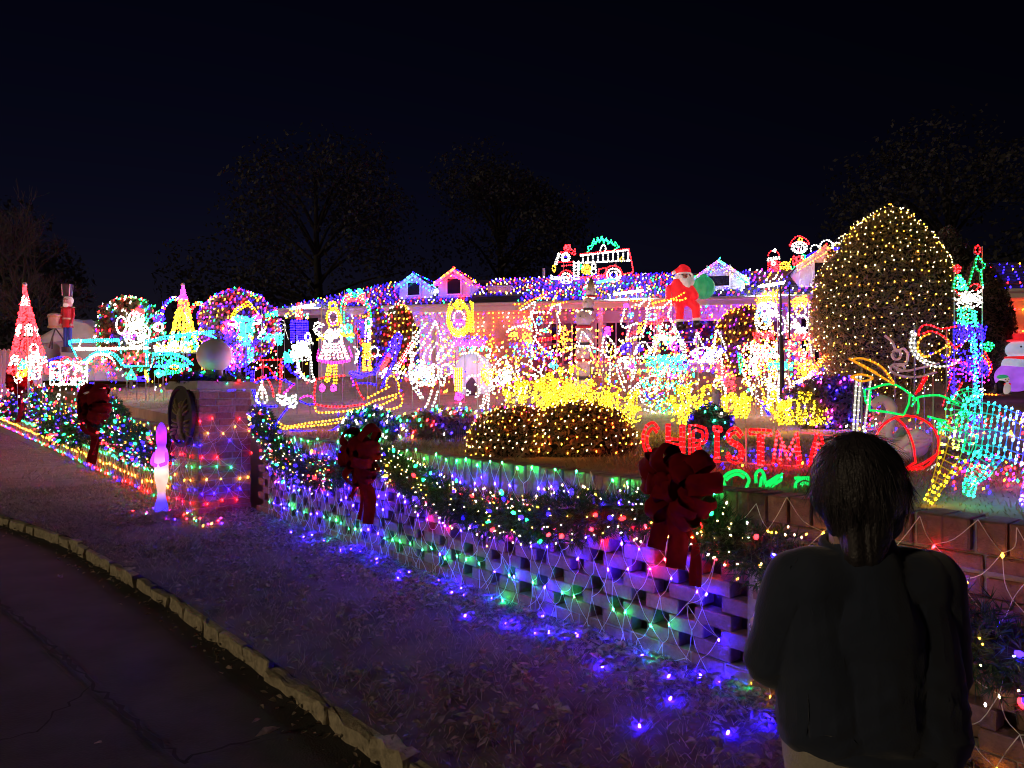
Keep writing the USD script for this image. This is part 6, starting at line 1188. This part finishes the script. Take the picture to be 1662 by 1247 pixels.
# seated inflatable on the eaves
iv = P(1105, 486, 25.0); sc = 25.0 / FPX
I = lambda x, y, dz=0: P(x, y, 25.0) + [0, dz, 0]
inf = thing('inflatable_figure', 'inflatable bearded figure in red coat and cap sitting on the eaves', 'inflatable', I(1105, 486))
J = lambda x, y, r, dz=0: (*I(x, y, dz), r * sc)
coat = chain([(J(1105, 480, 20), J(1104, 466, 16)), (J(1088, 470, 8), J(1087, 484, 7)), (J(1120, 470, 8), J(1124, 482, 7, -.25)), (J(1104, 466, 15), J(1118, 468, 8))])
obj('coat', soft(coat, .06, 8), 'red_fabric', inf, smooth=True)
for a, b, c in (((1099, 488), (1100, 505), (1100, 520)), ((1115, 488), (1126, 500), (1127, 518))):
    l = obj('leg', soft(chain([(J(*a, 8, -.1), J(*b, 7, -.3)), (J(*b, 7, -.3), J(*c, 6, -.3))]), .05, 8), 'red_fabric', inf, smooth=True)
    obj('cuff', ell(I(c[0], c[1] + 2, -.3), np.array([7.5, 7.5, 3.2]) * sc), 'white_fabric', l, smooth=True)
    obj('boot', soft(chain([(J(c[0], c[1] + 6, 6, -.3), J(c[0], c[1] + 12, 6, -.35)), (J(c[0], c[1] + 12, 5, -.35), J(c[0] + 3, c[1] + 13, 4.5, -.55))]), .05, 6), 'black_fabric', l, smooth=True)
hd = obj('head', ell(I(1110, 451, -.05), np.array([11, 11, 12]) * sc), 'skin', inf, smooth=True)
obj('nose', ell(I(1108, 452, -.30), np.array([2, 2, 1.8]) * sc, 2), 'skin', hd, smooth=True)
for s_ in (-1, 1): obj('eye', ell(I(1108 + 4 * s_, 448, -.27), np.array([1.1, 1, 1.3]) * sc, 2), 'black_fabric', hd, smooth=True)
obj('beard', soft(chain([(J(1109, 454, 11, -.1), J(1109, 463, 10, -.16)), (J(1109, 463, 10, -.16), J(1110, 474, 5, -.2)), (J(1101, 450, 6), J(1102, 460, 7, -.1)), (J(1120, 448, 5), J(1119, 459, 7, -.1))]) - Manifold.sphere(6.5 * sc, 24).translate(tuple(I(1108.5, 449.5, -.36))), .05, 5, .02, 8), 'white_fabric', hd, smooth=True)
obj('cap', soft(chain([(J(1110, 442, 11.5), J(1108, 437, 8)), (J(1108, 437, 7), J(1096, 441, 3))]), .05, 6), 'red_fabric', hd, smooth=True)
obj('cap_band', ell(I(1110, 445, -.03), np.array([12.6, 12.6, 2.6]) * sc), 'white_fabric', hd, smooth=True)
obj('pompom', ell(I(1094, 442.5, -.02), np.array([3, 3, 3]) * sc, 2), 'white_fabric', hd, smooth=True)
sack = thing('inflatable_ball', 'round green inflatable sack on the eaves beside the bearded figure', 'inflatable', I(1142, 484))
sv, sf = ell(I(1142, 467), np.array([18, 17, 18]) * sc, 4); sv += (sv - sv.mean(0)) * (.05 * np.cos(8 * np.arctan2(sv[:, 1] - sv.mean(0)[1], sv[:, 0] - sv.mean(0)[0])))[:, None]
obj('ball', (sv, sf), 'green_fabric', sack, smooth=True); obj('neck', ell(I(1142, 449), np.array([6, 6, 4]) * sc), 'green_fabric', sack, smooth=True)

# totem of stacked pale figures
D_ = 13.5; K = lambda x, y, dz=0: P(x, y, D_) + [0, dz, 0]; s2 = D_ / FPX
tot = thing('snowman_totem', 'tall totem of stacked pale snowman heads with warm bulbs', 'statue', (*K(946, 640)[:2], float(lawnz(*K(946, 640)[:2]))))
stack = [(959, 473, 8.5), (955, 493, 10), (947, 518, 13), (948, 546, 13), (946, 573, 12), (946, 600, 13.5), (946, 628, 14)]
for i, (x, y, r) in enumerate(stack):
    h_ = obj('figure', ell(K(x, y), np.array([r, r, r * 1.15]) * s2), 'pale_paint', tot, smooth=True)
    for e in (-1, 1): obj('eye', ell(K(x - 2 + e * r * .32, y - r * .25, -r * .88 * s2), np.full(3, r * .10) * s2, 1), 'dark_paint', h_, smooth=True)
    obj('nose', tube([K(x - 2, y, -r * .9 * s2), K(x - 4, y + 1, -r * 1.35 * s2)], [r * .14 * s2, .002], 6, True), 'trim_white', h_)
    obj('scarf', tube([K(x, y + r * 1.02) + np.array([math.cos(t), math.sin(t), 0]) * r * .86 * s2 for t in np.linspace(0, 6.2832, 20)], r * .2 * s2, 6), 'dark_paint' if i % 2 else 'red_paint', h_, smooth=True)
    if i in (2, 3): obj('ear', ell(K(x + r * 1.1, y), np.array([.3, .25, .35]) * r * s2, 2), 'pale_paint', h_, smooth=True)
cone = trimesh.creation.cone(8 * s2, 20 * s2, sections=20); cone.apply_translation(K(959.5, 467)); obj('hat', cone, 'gold_paint', tot, smooth=30)
pts = np.vstack([[K(x + r * math.cos(t) * .9, y - r * .9 + rng.uniform(-2, 2), -r * .5 * s2 * abs(math.sin(t * 1.3))) for t in np.linspace(.2, 2.9, 6)] for x, y, r in stack])
lights('bulbs', pts, {'warm': 3, 'white': 1}, 2.0 * s2, tot)
obj('plinth', cat_([tube([[*K(946, 640)[:2], float(lawnz(*K(946, 640)[:2])) - .1], [*K(946, 640)[:2], float(lawnz(*K(946, 640)[:2])) + .1], K(946, 636)], .12, 12, True)]), 'pale_paint', tot)

# nutcracker guardsman and his drum at the far left
D3 = 23.0; N = lambda x, y, dz=0: P(x, y, D3) + [0, dz, 0]; s3 = D3 / FPX
nut = thing('nutcracker', 'tall nutcracker guardsman with dark shako, red tunic and blue trousers', 'statue', (*N(110, 572)[:2], float(lawnz(*N(110, 572)[:2]))))
def lat(prof, c): m = trimesh.creation.revolve(np.array(prof), sections=18); m.apply_translation(c); return m
obj('base', lat([(0, 0), (9 * s3, 0), (9 * s3, 8 * s3), (0, 8 * s3)], N(110, 572)), 'dark_paint', nut, smooth=30)
for s_ in (-1, 1): obj('leg', tube([N(110 + 3.6 * s_, 566), N(110 + 3.6 * s_, 548), N(110 + 3.4 * s_, 530)], [3.2 * s3, 3 * s3, 3.4 * s3], 12, True), 'blue_paint', nut, smooth=True)
tn = obj('tunic', lat([(0, 0), (8.5 * s3, 0), (6.5 * s3, 14 * s3), (8 * s3, 30 * s3), (5 * s3, 35 * s3), (0, 35 * s3)], N(110, 532)), 'red_paint', nut, smooth=30)
obj('belt', lat([(6.8 * s3, 0), (7.6 * s3, 0), (7.6 * s3, 2.5 * s3), (6.8 * s3, 2.5 * s3)], N(110, 519)), 'trim_white', tn, smooth=30)
for s_ in (-1, 1):
    a = obj('arm', tube([N(110 + 8 * s_, 501), N(110 + 9.5 * s_, 512), N(110 + 8.5 * s_, 526, -.1)], 2.3 * s3, 8, True), 'red_paint', nut, smooth=True)
    obj('hand', ell(N(110 + 8.5 * s_, 528, -.1), np.full(3, 2.3) * s3, 2), 'pale_paint', a, smooth=True); obj('epaulette', ell(N(110 + 8.5 * s_, 499), np.array([3, 3, 1.3]) * s3, 2), 'gold_paint', a, smooth=True)
h_ = obj('head', lat([(0, 0), (6.5 * s3, 1 * s3), (7 * s3, 9 * s3), (6 * s3, 15 * s3), (0, 16 * s3)], N(110, 499)), 'pale_paint', nut, smooth=40)
obj('beard', ell(N(110, 496, -5.5 * s3), np.array([4.5, 2, 4]) * s3, 2), 'white_fabric', h_, smooth=True); obj('nose', ell(N(110, 489, -7 * s3), np.array([1, 1.2, 1.6]) * s3, 2), 'pale_paint', h_, smooth=True)
for s_ in (-1, 1): obj('eye', ell(N(110 + 2.6 * s_, 487, -6.2 * s3), np.array([.9, .7, 1]) * s3, 1), 'dark_paint', h_)
obj('hair', ell(N(110, 488, 1.5 * s3), np.array([8, 6.5, 8]) * s3, 2), 'white_fabric', h_, smooth=True)
sh = obj('shako', lat([(0, 0), (7.4 * s3, 0), (7 * s3, 3 * s3), (8.2 * s3, 20 * s3), (0, 20 * s3)], N(110, 482)), 'dark_paint', nut, smooth=30)
for s_ in (-1, 1): obj('braid', tube([N(110 + 5.5 * s_, 481, -5 * s3), N(110 + 6 * s_, 472, -5.4 * s3), N(110 + 6.5 * s_, 462, -5.6 * s3)], .9 * s3, 5, True), 'trim_white', sh)
drum = thing('drum_stand', 'pale drum with a domed top on a splayed stand beside the nutcracker', 'drum', (*N(88, 560)[:2], float(lawnz(*N(88, 560)[:2]))))
obj('shell', lat([(0, 0), (10 * s3, 0), (10.5 * s3, 18 * s3), (0, 18 * s3)], N(90, 533)), 'pale_paint', drum, smooth=30)
for y in (532.5, 516): obj('hoop', lat([(10.4 * s3, 0), (11.6 * s3, 0), (11.6 * s3, 2.5 * s3), (10.4 * s3, 2.5 * s3)], N(90, y)), 'gold_paint', drum, smooth=30)
obj('top', ell(N(90, 513), np.array([12, 10, 5]) * s3), 'cotton', drum, smooth=True)
for k in range(3): obj('leg', tube([N(90, 533), N(90 + (-8, 0, 8)[k], 548, (.1, -.15, .1)[k]), N(90 + (-12, 0, 13)[k], 566, (.2, -.3, .2)[k])], 1.2 * s3, 6), 'bark', drum)
# white playhouse with snow covered roof behind them
D4 = 26.5; Q = lambda x, y, dz=0: P(x, y, D4) + [0, dz, 0]
ph = thing('playhouse', 'white playhouse with arched opening and a cotton snow roof behind the cone tree', 'shed', (*Q(100, 600)[:2], float(lawnz(*Q(100, 600)[:2]))))
a, b = Q(66, 600), Q(172, 556); wl = Manifold.cube((b[0] - a[0], 2.2, b[2] - a[2] + .4)).translate((a[0], a[1], a[2] - .4))
ac = Q(86, 600); wl -= Manifold.cube((.55, 1.2, 1.1), True).translate((ac[0], ac[1] + .3, ac[2] + .15)) + Manifold.cylinder(1.2, .275, .275, 24).rotate((90, 0, 0)).translate((ac[0], ac[1] + .8, ac[2] + .70))
obj('wall', wl, 'siding', ph, smooth=30)
rp = [Q(62, 557), Q(76, 545), Q(126, 517), Q(150, 535), Q(178, 556)]
rm = hull([p + [0, dy, 0] for p in rp for dy in (-.25, 2.5)]); rt = trimesh.Trimesh(*rm).subdivide_to_size(.22); rv = np.array(rt.vertices) + rng.normal(0, 0, 3) + (meshkit.fbm(np.array(rt.vertices) * 2.2, 3, 8)[:, None] - .5) * .28
obj('snow_roof', (rv, rt.faces), 'cotton', ph, smooth=True)
# long low white fence panels at far left
pf = thing('picket_fence', 'white picket fence at the far left behind the lights', 'fence', (*P(20, 610, 22)[:2], float(lawnz(*P(20, 610, 22)[:2]))))
for k in range(11):
    x = -8 + k * 7.2; t = P(x, 566, 22); zb = float(lawnz(t[0], t[1])); m = Manifold.hull_points(np.array([[t[0] + dx, t[1] + dy, z] for dx in (-.055, .055) for dy in (0, .03) for z in (zb - .1, t[2] - .06)] + [[t[0], t[1] + dy, t[2]] for dy in (0, .03)]))
    obj('picket', m, 'trim_white', pf)
for y in (574, 596): a, b = P(-12, y, 22), P(68, y, 22); obj('rail', Manifold.cube((b[0] - a[0], .04, .09)).translate((a[0], a[1] + .032, a[2])), 'trim_white', pf)
# fabric dome, lamp post, swan, inflatable snowman, penguin, little red bell
dm = thing('fabric_dome', 'pale blue white fabric dome behind the golden curled girl', 'decoration', (*P(770, 625, 17)[:2], float(lawnz(*P(770, 625, 17)[:2]))))
c = P(768, 612, 17); v, f = ell(c, (.46, .4, .55), 4); v += (v - c) * (.03 * np.cos(10 * np.arctan2(v[:, 1] - c[1], v[:, 0] - c[0])))[:, None]; obj('cover', (v, f), 'cool_fabric', dm, smooth=True)
obj('door_flap', ell(c + [-.02, -.37, -.25], (.13, .04, .26), 3), 'dark_paint', dm, smooth=True)
lp = thing('lamp_post', 'dark post with two thin uprights between the angels', 'post', (*P(1270, 690, 9.4)[:2], float(lawnz(*P(1270, 690, 9.4)[:2]))))
b0 = P(1269, 690, 9.4); zg = float(lawnz(b0[0], b0[1])); obj('post', tube([[b0[0], b0[1], zg - .1], [b0[0], b0[1], 2.0], P(1268, 545, 9.4)], [.035, .033, .03], 8, True), 'post_black', lp, smooth=True)
for x in (1267, 1281): obj('upright', tube([P(x, 550, 9.4), P(x + .5, 500, 9.4), P(x, 462, 9.4)], .012, 6), 'post_black', lp)
obj('crossbar', tube([P(1264, 552, 9.4), P(1274, 551, 9.4), P(1284, 550, 9.4)], .014, 6, True), 'post_black', lp)
obj('brace', tube([P(1267, 476, 9.4), P(1272, 472, 9.4), P(1281, 466, 9.4)], .008, 5), 'post_black', lp)
ds = 5.4; sw = lambda x, y, dz=0: P(x, y, ds) + [0, dz, 0]; s5 = ds / FPX
swan = thing('swan_planter', 'pale green white plastic swan with curved neck behind the red wheel', 'planter', (*sw(1470, 755)[:2], float(lawnz(*sw(1470, 755)[:2]))))
SJ = lambda x, y, r, dz=0: (*sw(x, y, dz), r * s5)
nk = [(1424, 664, 5), (1421, 655, 7.5), (1430, 648, 7.5), (1441, 652, 8), (1448, 664, 8.5), (1446, 680, 9), (1438, 698, 10.5), (1432, 716, 14), (1440, 732, 17)]
body = chain([(SJ(*nk[i]), SJ(*nk[i + 1])) for i in range(1, len(nk) - 1)] + [(SJ(1442, 731, 17), SJ(1465, 730, 21)), (SJ(1465, 730, 21), SJ(1490, 726, 15)), (SJ(1490, 726, 13), SJ(1512, 713, 4))])
obj('body', soft(body, .012, 8), 'swan_plastic', swan, smooth=True)
for s_ in (-1, 1):
    w = chain([(SJ(1452, 722, 7, s_ * .075), SJ(1476, 700, 6, s_ * .10)), (SJ(1476, 700, 6, s_ * .10), SJ(1496, 708, 4, s_ * .09)), (SJ(1462, 728, 8, s_ * .08), SJ(1496, 716, 4, s_ * .09)), (SJ(1470, 712, 7, s_ * .09), SJ(1492, 712, 4, s_ * .09))])
    obj('wing', soft(w, .012, 6), 'swan_plastic', swan, smooth=True)
obj('beak', tube([sw(1421, 658), sw(1418, 668), sw(1417, 673)], [4.2 * s5, 2.6 * s5, .8 * s5], 8, True), 'gold_paint', swan, smooth=True)
for s_ in (-1, 1): obj('eye', ell(sw(1422, 654, s_ * 6.5 * s5), np.full(3, 1.2) * s5, 1), 'dark_paint', swan)
dn = 11.0; sn = lambda x, y, dz=0: P(x, y, dn) + [0, dz, 0]; s6 = dn / FPX
snow = thing('inflatable_snowman', 'large inflatable snowman with red hat, red scarf and violet lit base at the right edge', 'inflatable', (*sn(1645, 625)[:2], float(lawnz(*sn(1645, 625)[:2]))))
obj('lower_ball', ell(sn(1648, 612), np.array([31, 24, 24]) * s6, 4), 'violet_fabric', snow, smooth=True)
obj('middle_ball', ell(sn(1650, 593), np.array([22, 19, 19]) * s6, 4), 'cool_fabric', snow, smooth=True)
h_ = obj('head', ell(sn(1653, 568), np.array([19, 17, 15]) * s6, 4), 'cool_fabric', snow, smooth=True)
for s_ in (-1, 1): obj('eye', ell(sn(1652 + 6 * s_, 564, -16 * s6), np.full(3, 1.5) * s6, 1), 'dark_paint', h_)
obj('nose', tube([sn(1652, 568, -15 * s6), sn(1650, 569, -26 * s6)], [2.2 * s6, .002], 7, True), 'gold_paint', h_)
obj('hat_brim', ell(sn(1651, 553), np.array([15, 15, 2.6]) * s6), 'red_fabric', h_, smooth=True); obj('hat_crown', lat([(0, 0), (9 * s6, 0), (10 * s6, 10 * s6), (0, 10 * s6)], sn(1655, 552)), 'red_fabric', h_, smooth=30)
obj('scarf', tube([sn(1652, 582) + np.array([math.cos(t) * 17, math.sin(t) * 15, 0]) * s6 for t in np.linspace(0, 6.2832, 24)], 3.2 * s6, 8), 'red_fabric', snow, smooth=True)
obj('scarf_end', ribbon([sn(1658, 583, -15 * s6), sn(1660, 592, -19 * s6), sn(1660, 606, -21 * s6)], 5 * s6, (1, 0, 0)), 'red_fabric', snow, smooth=True)
pg = thing('inflatable_penguin', 'small inflatable penguin with a red scarf beside the snowman', 'inflatable', (*sn(1620, 640, -.4)[:2], float(lawnz(*sn(1620, 640, -.4)[:2]))))
sp = lambda x, y, dz=0: P(x, y, 10.4) + [0, dz, 0]
obj('body', ell(sp(1627, 629), np.array([10, 9, 12]) * s6), 'black_fabric', pg, smooth=True); obj('belly', ell(sp(1629, 630, -4.5 * s6), np.array([7.5, 6, 9.5]) * s6), 'white_fabric', pg, smooth=True)
h_ = obj('head', ell(sp(1630, 617), np.array([7, 7, 7]) * s6), 'white_fabric', pg, smooth=True); obj('cap', ell(sp(1627, 612), np.array([8, 7, 3.5]) * s6), 'green_fabric', h_, smooth=True)
for s_ in (-1, 1): obj('eye', ell(sp(1630 + 2.5 * s_, 616, -6.6 * s6), np.full(3, .9) * s6, 1), 'dark_paint', h_)
obj('beak', tube([sp(1630, 619, -6 * s6), sp(1630, 620, -10 * s6)], [1.6 * s6, .001], 6, True), 'gold_paint', h_)
obj('scarf', tube([sp(1629, 624) + np.array([math.cos(t) * 8, math.sin(t) * 7, 0]) * s6 for t in np.linspace(0, 6.2832, 20)], 2.2 * s6, 6), 'red_fabric', pg, smooth=True)
for s_ in (-1, 1): obj('flipper', ell(sp(1627 + 10 * s_, 630), np.array([2, 4, 8]) * s6, 2), 'black_fabric', pg, smooth=True); obj('foot', ell(sp(1627 + 5 * s_, 641, -5 * s6), np.array([4, 6, 1.8]) * s6, 2), 'gold_paint', pg, smooth=True)
rb_ = thing('red_bell', 'small glowing red bell standing on the lawn right of the netted mounds', 'ornament', (*P(982, 705, 7.6)[:2], float(lawnz(*P(982, 705, 7.6)[:2]))))
m = lat([(0, 0), (.045, .0), (.05, .02), (.038, .07), (.03, .11), (.012, .13), (0, .132)], P(982, 702, 7.6)); obj('bell', m, 'plastic_glow', rb_, smooth=True, col=np.tile([1.0, .10, .07], (len(m.vertices), 1)))
bp = P(982, 702, 7.6); obj('stake', tube([[bp[0], bp[1], float(lawnz(bp[0], bp[1])) - .05], (bp + [bp[0], bp[1], float(lawnz(bp[0], bp[1]))]) / 2, bp + [0, 0, .01]], .006, 5), 'steel', rb_)
gz_ = thing('goose_statue', 'pale grey garden goose among the yellow flowers above the letters', 'statue', (*P(1163, 690, 7.4)[:2], float(lawnz(*P(1163, 690, 7.4)[:2]))))
GJ = lambda x, y, r: (*P(x, y, 7.4), r * 7.4 / FPX)
obj('body', soft(chain([(GJ(1163, 640, 8), GJ(1162, 655, 6)), (GJ(1162, 655, 6), GJ(1160, 672, 8)), (GJ(1160, 672, 9), GJ(1176, 682, 8)), (GJ(1176, 682, 7), GJ(1190, 676, 2.5)), (GJ(1163, 640, 4), GJ(1152, 643, 2.2))]), .012, 6), 'cotton', gz_, smooth=True)
obj('eye', ell(P(1160, 638, 7.4) + [0, -.048, 0], np.full(3, .006), 1), 'dark_paint', gz_)

# ---------------------------------------------------------------- the person watching, seen from behind
DP = 1.5; s0 = DP / FPX
V = lambda x, y, dz=0, r=0: (*(P(x, y, DP) + [0, dz, 0]), r)
person = thing('person', 'person seen from behind in a dark sweatshirt, hair in a low ponytail', 'person', (*P(1400, 1200, DP)[:2], 0))
px = lambda n: n * s0
hipz = .86
def HJ(x, z, dz, r): q = P(x, 1000, DP); return (q[0], DP + dz, z, r)
body = chain([
    (V(1393, 765, 0, px(62)), V(1393, 800, .01, px(58))), (V(1393, 800, .02, px(50)), V(1390, 838, .035, px(36))), (V(1392, 845, 0, px(44)), V(1396, 905, -.01, px(50))),
    (V(1396, 915, .01, px(44)), V(1396, 1010, .01, px(60))), (V(1330, 945, .01, px(32)), V(1462, 948, .01, px(34))), (V(1350, 960, .01, px(42)), V(1360, 1080, .01, px(46))), (V(1448, 960, .01, px(42)), V(1452, 1080, .01, px(48))), (V(1360, 1080, .01, px(48)), V(1452, 1080, .01, px(50))), (V(1360, 1170, .01, px(52)), V(1450, 1180, .01, px(56))), (V(1400, 1010, .01, px(62)), V(1405, 1170, .01, px(66))),
    (V(1302, 948, 0, px(30)), V(1270, 1085, .05, px(28))), (V(1270, 1085, .05, px(28)), V(1312, 1120, .26, px(25))), (V(1312, 1120, .26, px(25)), V(1326, 1112, .32, px(23))),
    (V(1500, 952, 0, px(32)), V(1536, 1100, .04, px(30))), (V(1536, 1100, .04, px(30)), V(1490, 1130, .27, px(25))), (V(1490, 1130, .27, px(25)), V(1474, 1122, .33, px(23))),
    (HJ(1365, .84, 0, .095), HJ(1362, .48, .0, .068)), (HJ(1362, .48, 0, .066), HJ(1360, .09, -.02, .045)), (HJ(1450, .84, 0, .095), HJ(1453, .48, 0, .068)), (HJ(1453, .48, 0, .066), HJ(1456, .09, -.02, .045)),
    (HJ(1360, .05, -.03, .04), HJ(1355, .04, .13, .034)), (HJ(1456, .05, -.03, .04), HJ(1461, .04, .13, .034))])
bt = soft(body, .014, 14)
body_p = obj('body', bt, 'skin', person, smooth=True)
def face_bits():
    f0 = P(1393, 790, DP) + [0, 0, 0]
    obj('nose', soft(chain([((f0[0], f0[1] + .085, f0[2] + .01, .009), (f0[0], f0[1] + .105, f0[2] - .022, .012))]), .006, 4), 'skin', body_p, smooth=True)
    for s_ in (-1, 1):
        obj('eye', ell(f0 + [s_ * .03, .073, .012], (.011, .008, .008), 2), 'trim_white', body_p, smooth=True); obj('ear', ell(f0 + [s_ * .078, .01, -.005], (.010, .020, .032), 2), 'skin', body_p, smooth=True)
    obj('mouth', ell(f0 + [0, .082, -.05], (.024, .006, .006), 2), 'ribbon_dark', body_p, smooth=True)
face_bits()
def hand(wr, fwd, side, up):
    fwd, side, up = (np.asarray(k, float) for k in (fwd, side, up)); J_ = lambda a, b, c, r: (*(np.asarray(wr) + fwd * a + side * b + up * c), r); js = [(J_(0, 0, 0, .022), J_(.05, .012, 0, .018)), (J_(0, 0, 0, .022), J_(.05, -.018, 0, .018)), (J_(.05, .02, 0, .014), J_(.055, -.024, 0, .014))]
    for k, (b, ln) in enumerate(zip((.027, .010, -.008, -.025), (.070, .078, .072, .056))): js += [(J_(.06, b, 0, .0095), J_(.06 + ln * .5, b * 1.1, -.006, .0085)), (J_(.06 + ln * .5, b * 1.1, -.006, .0085), J_(.06 + ln * .8, b * 1.1, -.026, .0075)), (J_(.06 + ln * .8, b * 1.1, -.026, .0075), J_(.06 + ln * .75, b * 1.1, -.045, .007))]
    js += [(J_(.015, .03, -.004, .012), J_(.05, .048, -.014, .010)), (J_(.05, .048, -.014, .010), J_(.075, .044, -.030, .009))]
    return soft(chain(js), .004, 4)
obj('hand', hand(P(1330, 1110, DP) + [0, .33, 0], (.35, .9, .1), (.9, -.35, 0), (0, -.1, 1)), 'skin', body_p, smooth=True)
obj('hand', hand(P(1470, 1120, DP) + [0, .34, 0], (-.35, .9, .1), (-.9, -.35, 0), (0, -.1, 1)), 'skin', body_p, smooth=True)
# sweatshirt over the torso and arms
swt = chain([
    (V(1396, 903, -.01, px(52)), V(1396, 930, -.01, px(70))), (V(1396, 925, -.01, px(66)), V(1396, 1010, -.01, px(93))), (V(1316, 943, -.01, px(60)), V(1476, 947, -.01, px(62))), (V(1328, 960, 0, px(68)), V(1340, 1080, 0, px(76))), (V(1466, 960, 0, px(68)), V(1470, 1080, 0, px(80))), (V(1340, 1080, 0, px(78)), V(1470, 1080, 0, px(82))),
    (V(1342, 1080, 0, px(77)), V(1346, 1165, 0, px(80))), (V(1470, 1080, 0, px(80)), V(1474, 1170, 0, px(88))), (V(1346, 1160, 0, px(80)), V(1474, 1165, 0, px(88))), (V(1400, 1010, 0, px(95)), V(1408, 1150, 0, px(96))), (V(1396, 880, -.005, px(46)), V(1396, 905, -.01, px(58))),
    (V(1298, 945, 0, px(55)), V(1271, 1080, .045, px(47))), (V(1271, 1080, .045, px(46)), V(1306, 1116, .22, px(36))), (V(1503, 950, 0, px(60)), V(1536, 1100, .035, px(49))), (V(1536, 1100, .035, px(48)), V(1498, 1128, .23, px(36)))])
st = soft(swt, .013, 10); v = np.array(st.vertices); n = np.array(st.vertex_normals)
cre = lambda f, sd, p: (1 - np.abs(2 * meshkit.fbm(f + sd, 3, sd) - 1)) ** p
diag = v[:, 2] * 1.0 + .55 * np.abs(v[:, 0] - P(1396, 1000, DP)[0])
low = np.clip((1.28 - v[:, 2]) / .3, .25, 1)
fold = (meshkit.fbm(v * np.array([6, 6, 9]) + 3, 4, 2) - .5) * .014 + low * (cre(np.column_stack([v[:, 0] * 5, v[:, 1] * 5, diag * 11]), 5, 3) * .009 + cre(np.column_stack([v[:, 0] * 9, v[:, 1] * 9, diag * 20]), 9, 4) * .004) - .002
st.vertices = v + n * fold[:, None]
shirt = obj('sweatshirt', st, 'sweater', person, smooth=True)
hem = np.array([[P(1410, 1190, DP)[0] + math.cos(t) * .150, DP + .0 + math.sin(t) * .108, .940 + .004 * math.sin(5 * t)] for t in np.linspace(0, 2 * np.pi, 60)])
obj('hem_band', tube(hem, .018, 8), 'sweater', shirt, smooth=True)
obj('collar', tube(np.array([[P(1394, 1000, DP)[0] + math.cos(t) * .066, DP + .004 + math.sin(t) * .062, 1.335 + .012 * math.sin(t)] for t in np.linspace(0, 2 * np.pi, 40)]), .011, 8), 'sweater', shirt, smooth=True)
tr = chain([(HJ(1350, .95, 0, .098), HJ(1470, .95, 0, .105)), (HJ(1352, .93, 0, .10), HJ(1362, .48, 0, .082)), (HJ(1362, .48, 0, .08), HJ(1360, .10, -.02, .072)), (HJ(1466, .93, 0, .106), HJ(1455, .48, 0, .083)), (HJ(1455, .48, 0, .08), HJ(1456, .10, -.02, .072))])
obj('trousers', soft(tr, .02, 8, .008, 14, 3), 'trousers', person, smooth=True)
for x in (1359, 1457): obj('shoe', soft(chain([(HJ(x, .055, -.05, .05), HJ(x, .05, .14, .042)), (HJ(x, .08, -.04, .05), HJ(x, .055, .10, .045))]), .015, 6), 'shoe', person, smooth=True)
# hair: rounded crown, fuller at the sides, gathered into a low tail
hr = chain([(V(1390, 772, -.005, px(71)), V(1392, 795, -.008, px(71))), (V(1375, 800, -.005, px(58)), V(1380, 835, -.012, px(46))), (V(1418, 800, -.005, px(54)), V(1412, 835, -.012, px(46))), (V(1440, 795, .01, px(28)), V(1446, 806, .012, px(25))), (V(1394, 835, -.02, px(46)), V(1390, 866, -.03, px(40))), (V(1390, 862, -.03, px(38)), V(1380, 892, -.052, px(30))), (V(1380, 892, -.050, px(28)), V(1376, 906, -.058, px(16)))])
hr = hr - Manifold.sphere(.082, 40).scale((1, 1, 1.25)).translate(tuple(P(1393, 806, DP) + [0, .085, -.01]))
ht = soft(hr, .009, 8); v = np.array(ht.vertices); n = np.array(ht.vertex_normals); c0 = P(1392, 790, DP)
az = np.arctan2(v[:, 0] - c0[0], -(v[:, 1] - c0[1]) + .12); ht.vertices = v + n * ((meshkit.noise(np.column_stack([az * 60, v[:, 2] * 5, 0 * az]), 6) - .5) * .0045 + (meshkit.noise(np.column_stack([az * 9, v[:, 2] * 8, 0 * az]), 8) - .5) * .008)[:, None]
hair = obj('hair', ht, 'hair', person, smooth=True)
q = rng.integers(0, len(v), 1500); HS = []
for k in q:
    if n[k, 1] > .5 or v[k, 2] < 1.40: continue
    a = np.array(ht.vertices[k]); dn_ = np.array([0, 0, -1.0]) - n[k] * (-n[k, 2]); dn_ /= np.linalg.norm(dn_) + 1e-6
    HS.append(tube([a, a + dn_ * .02 + n[k] * rng.uniform(.002, .006), a + dn_ * .045 + n[k] * rng.uniform(.0, .012) + rng.normal(0, .004, 3)], [.0005, .0004, .0002], 3))
obj('stray_hair', cat_(HS), 'hair', hair, kind='stuff')
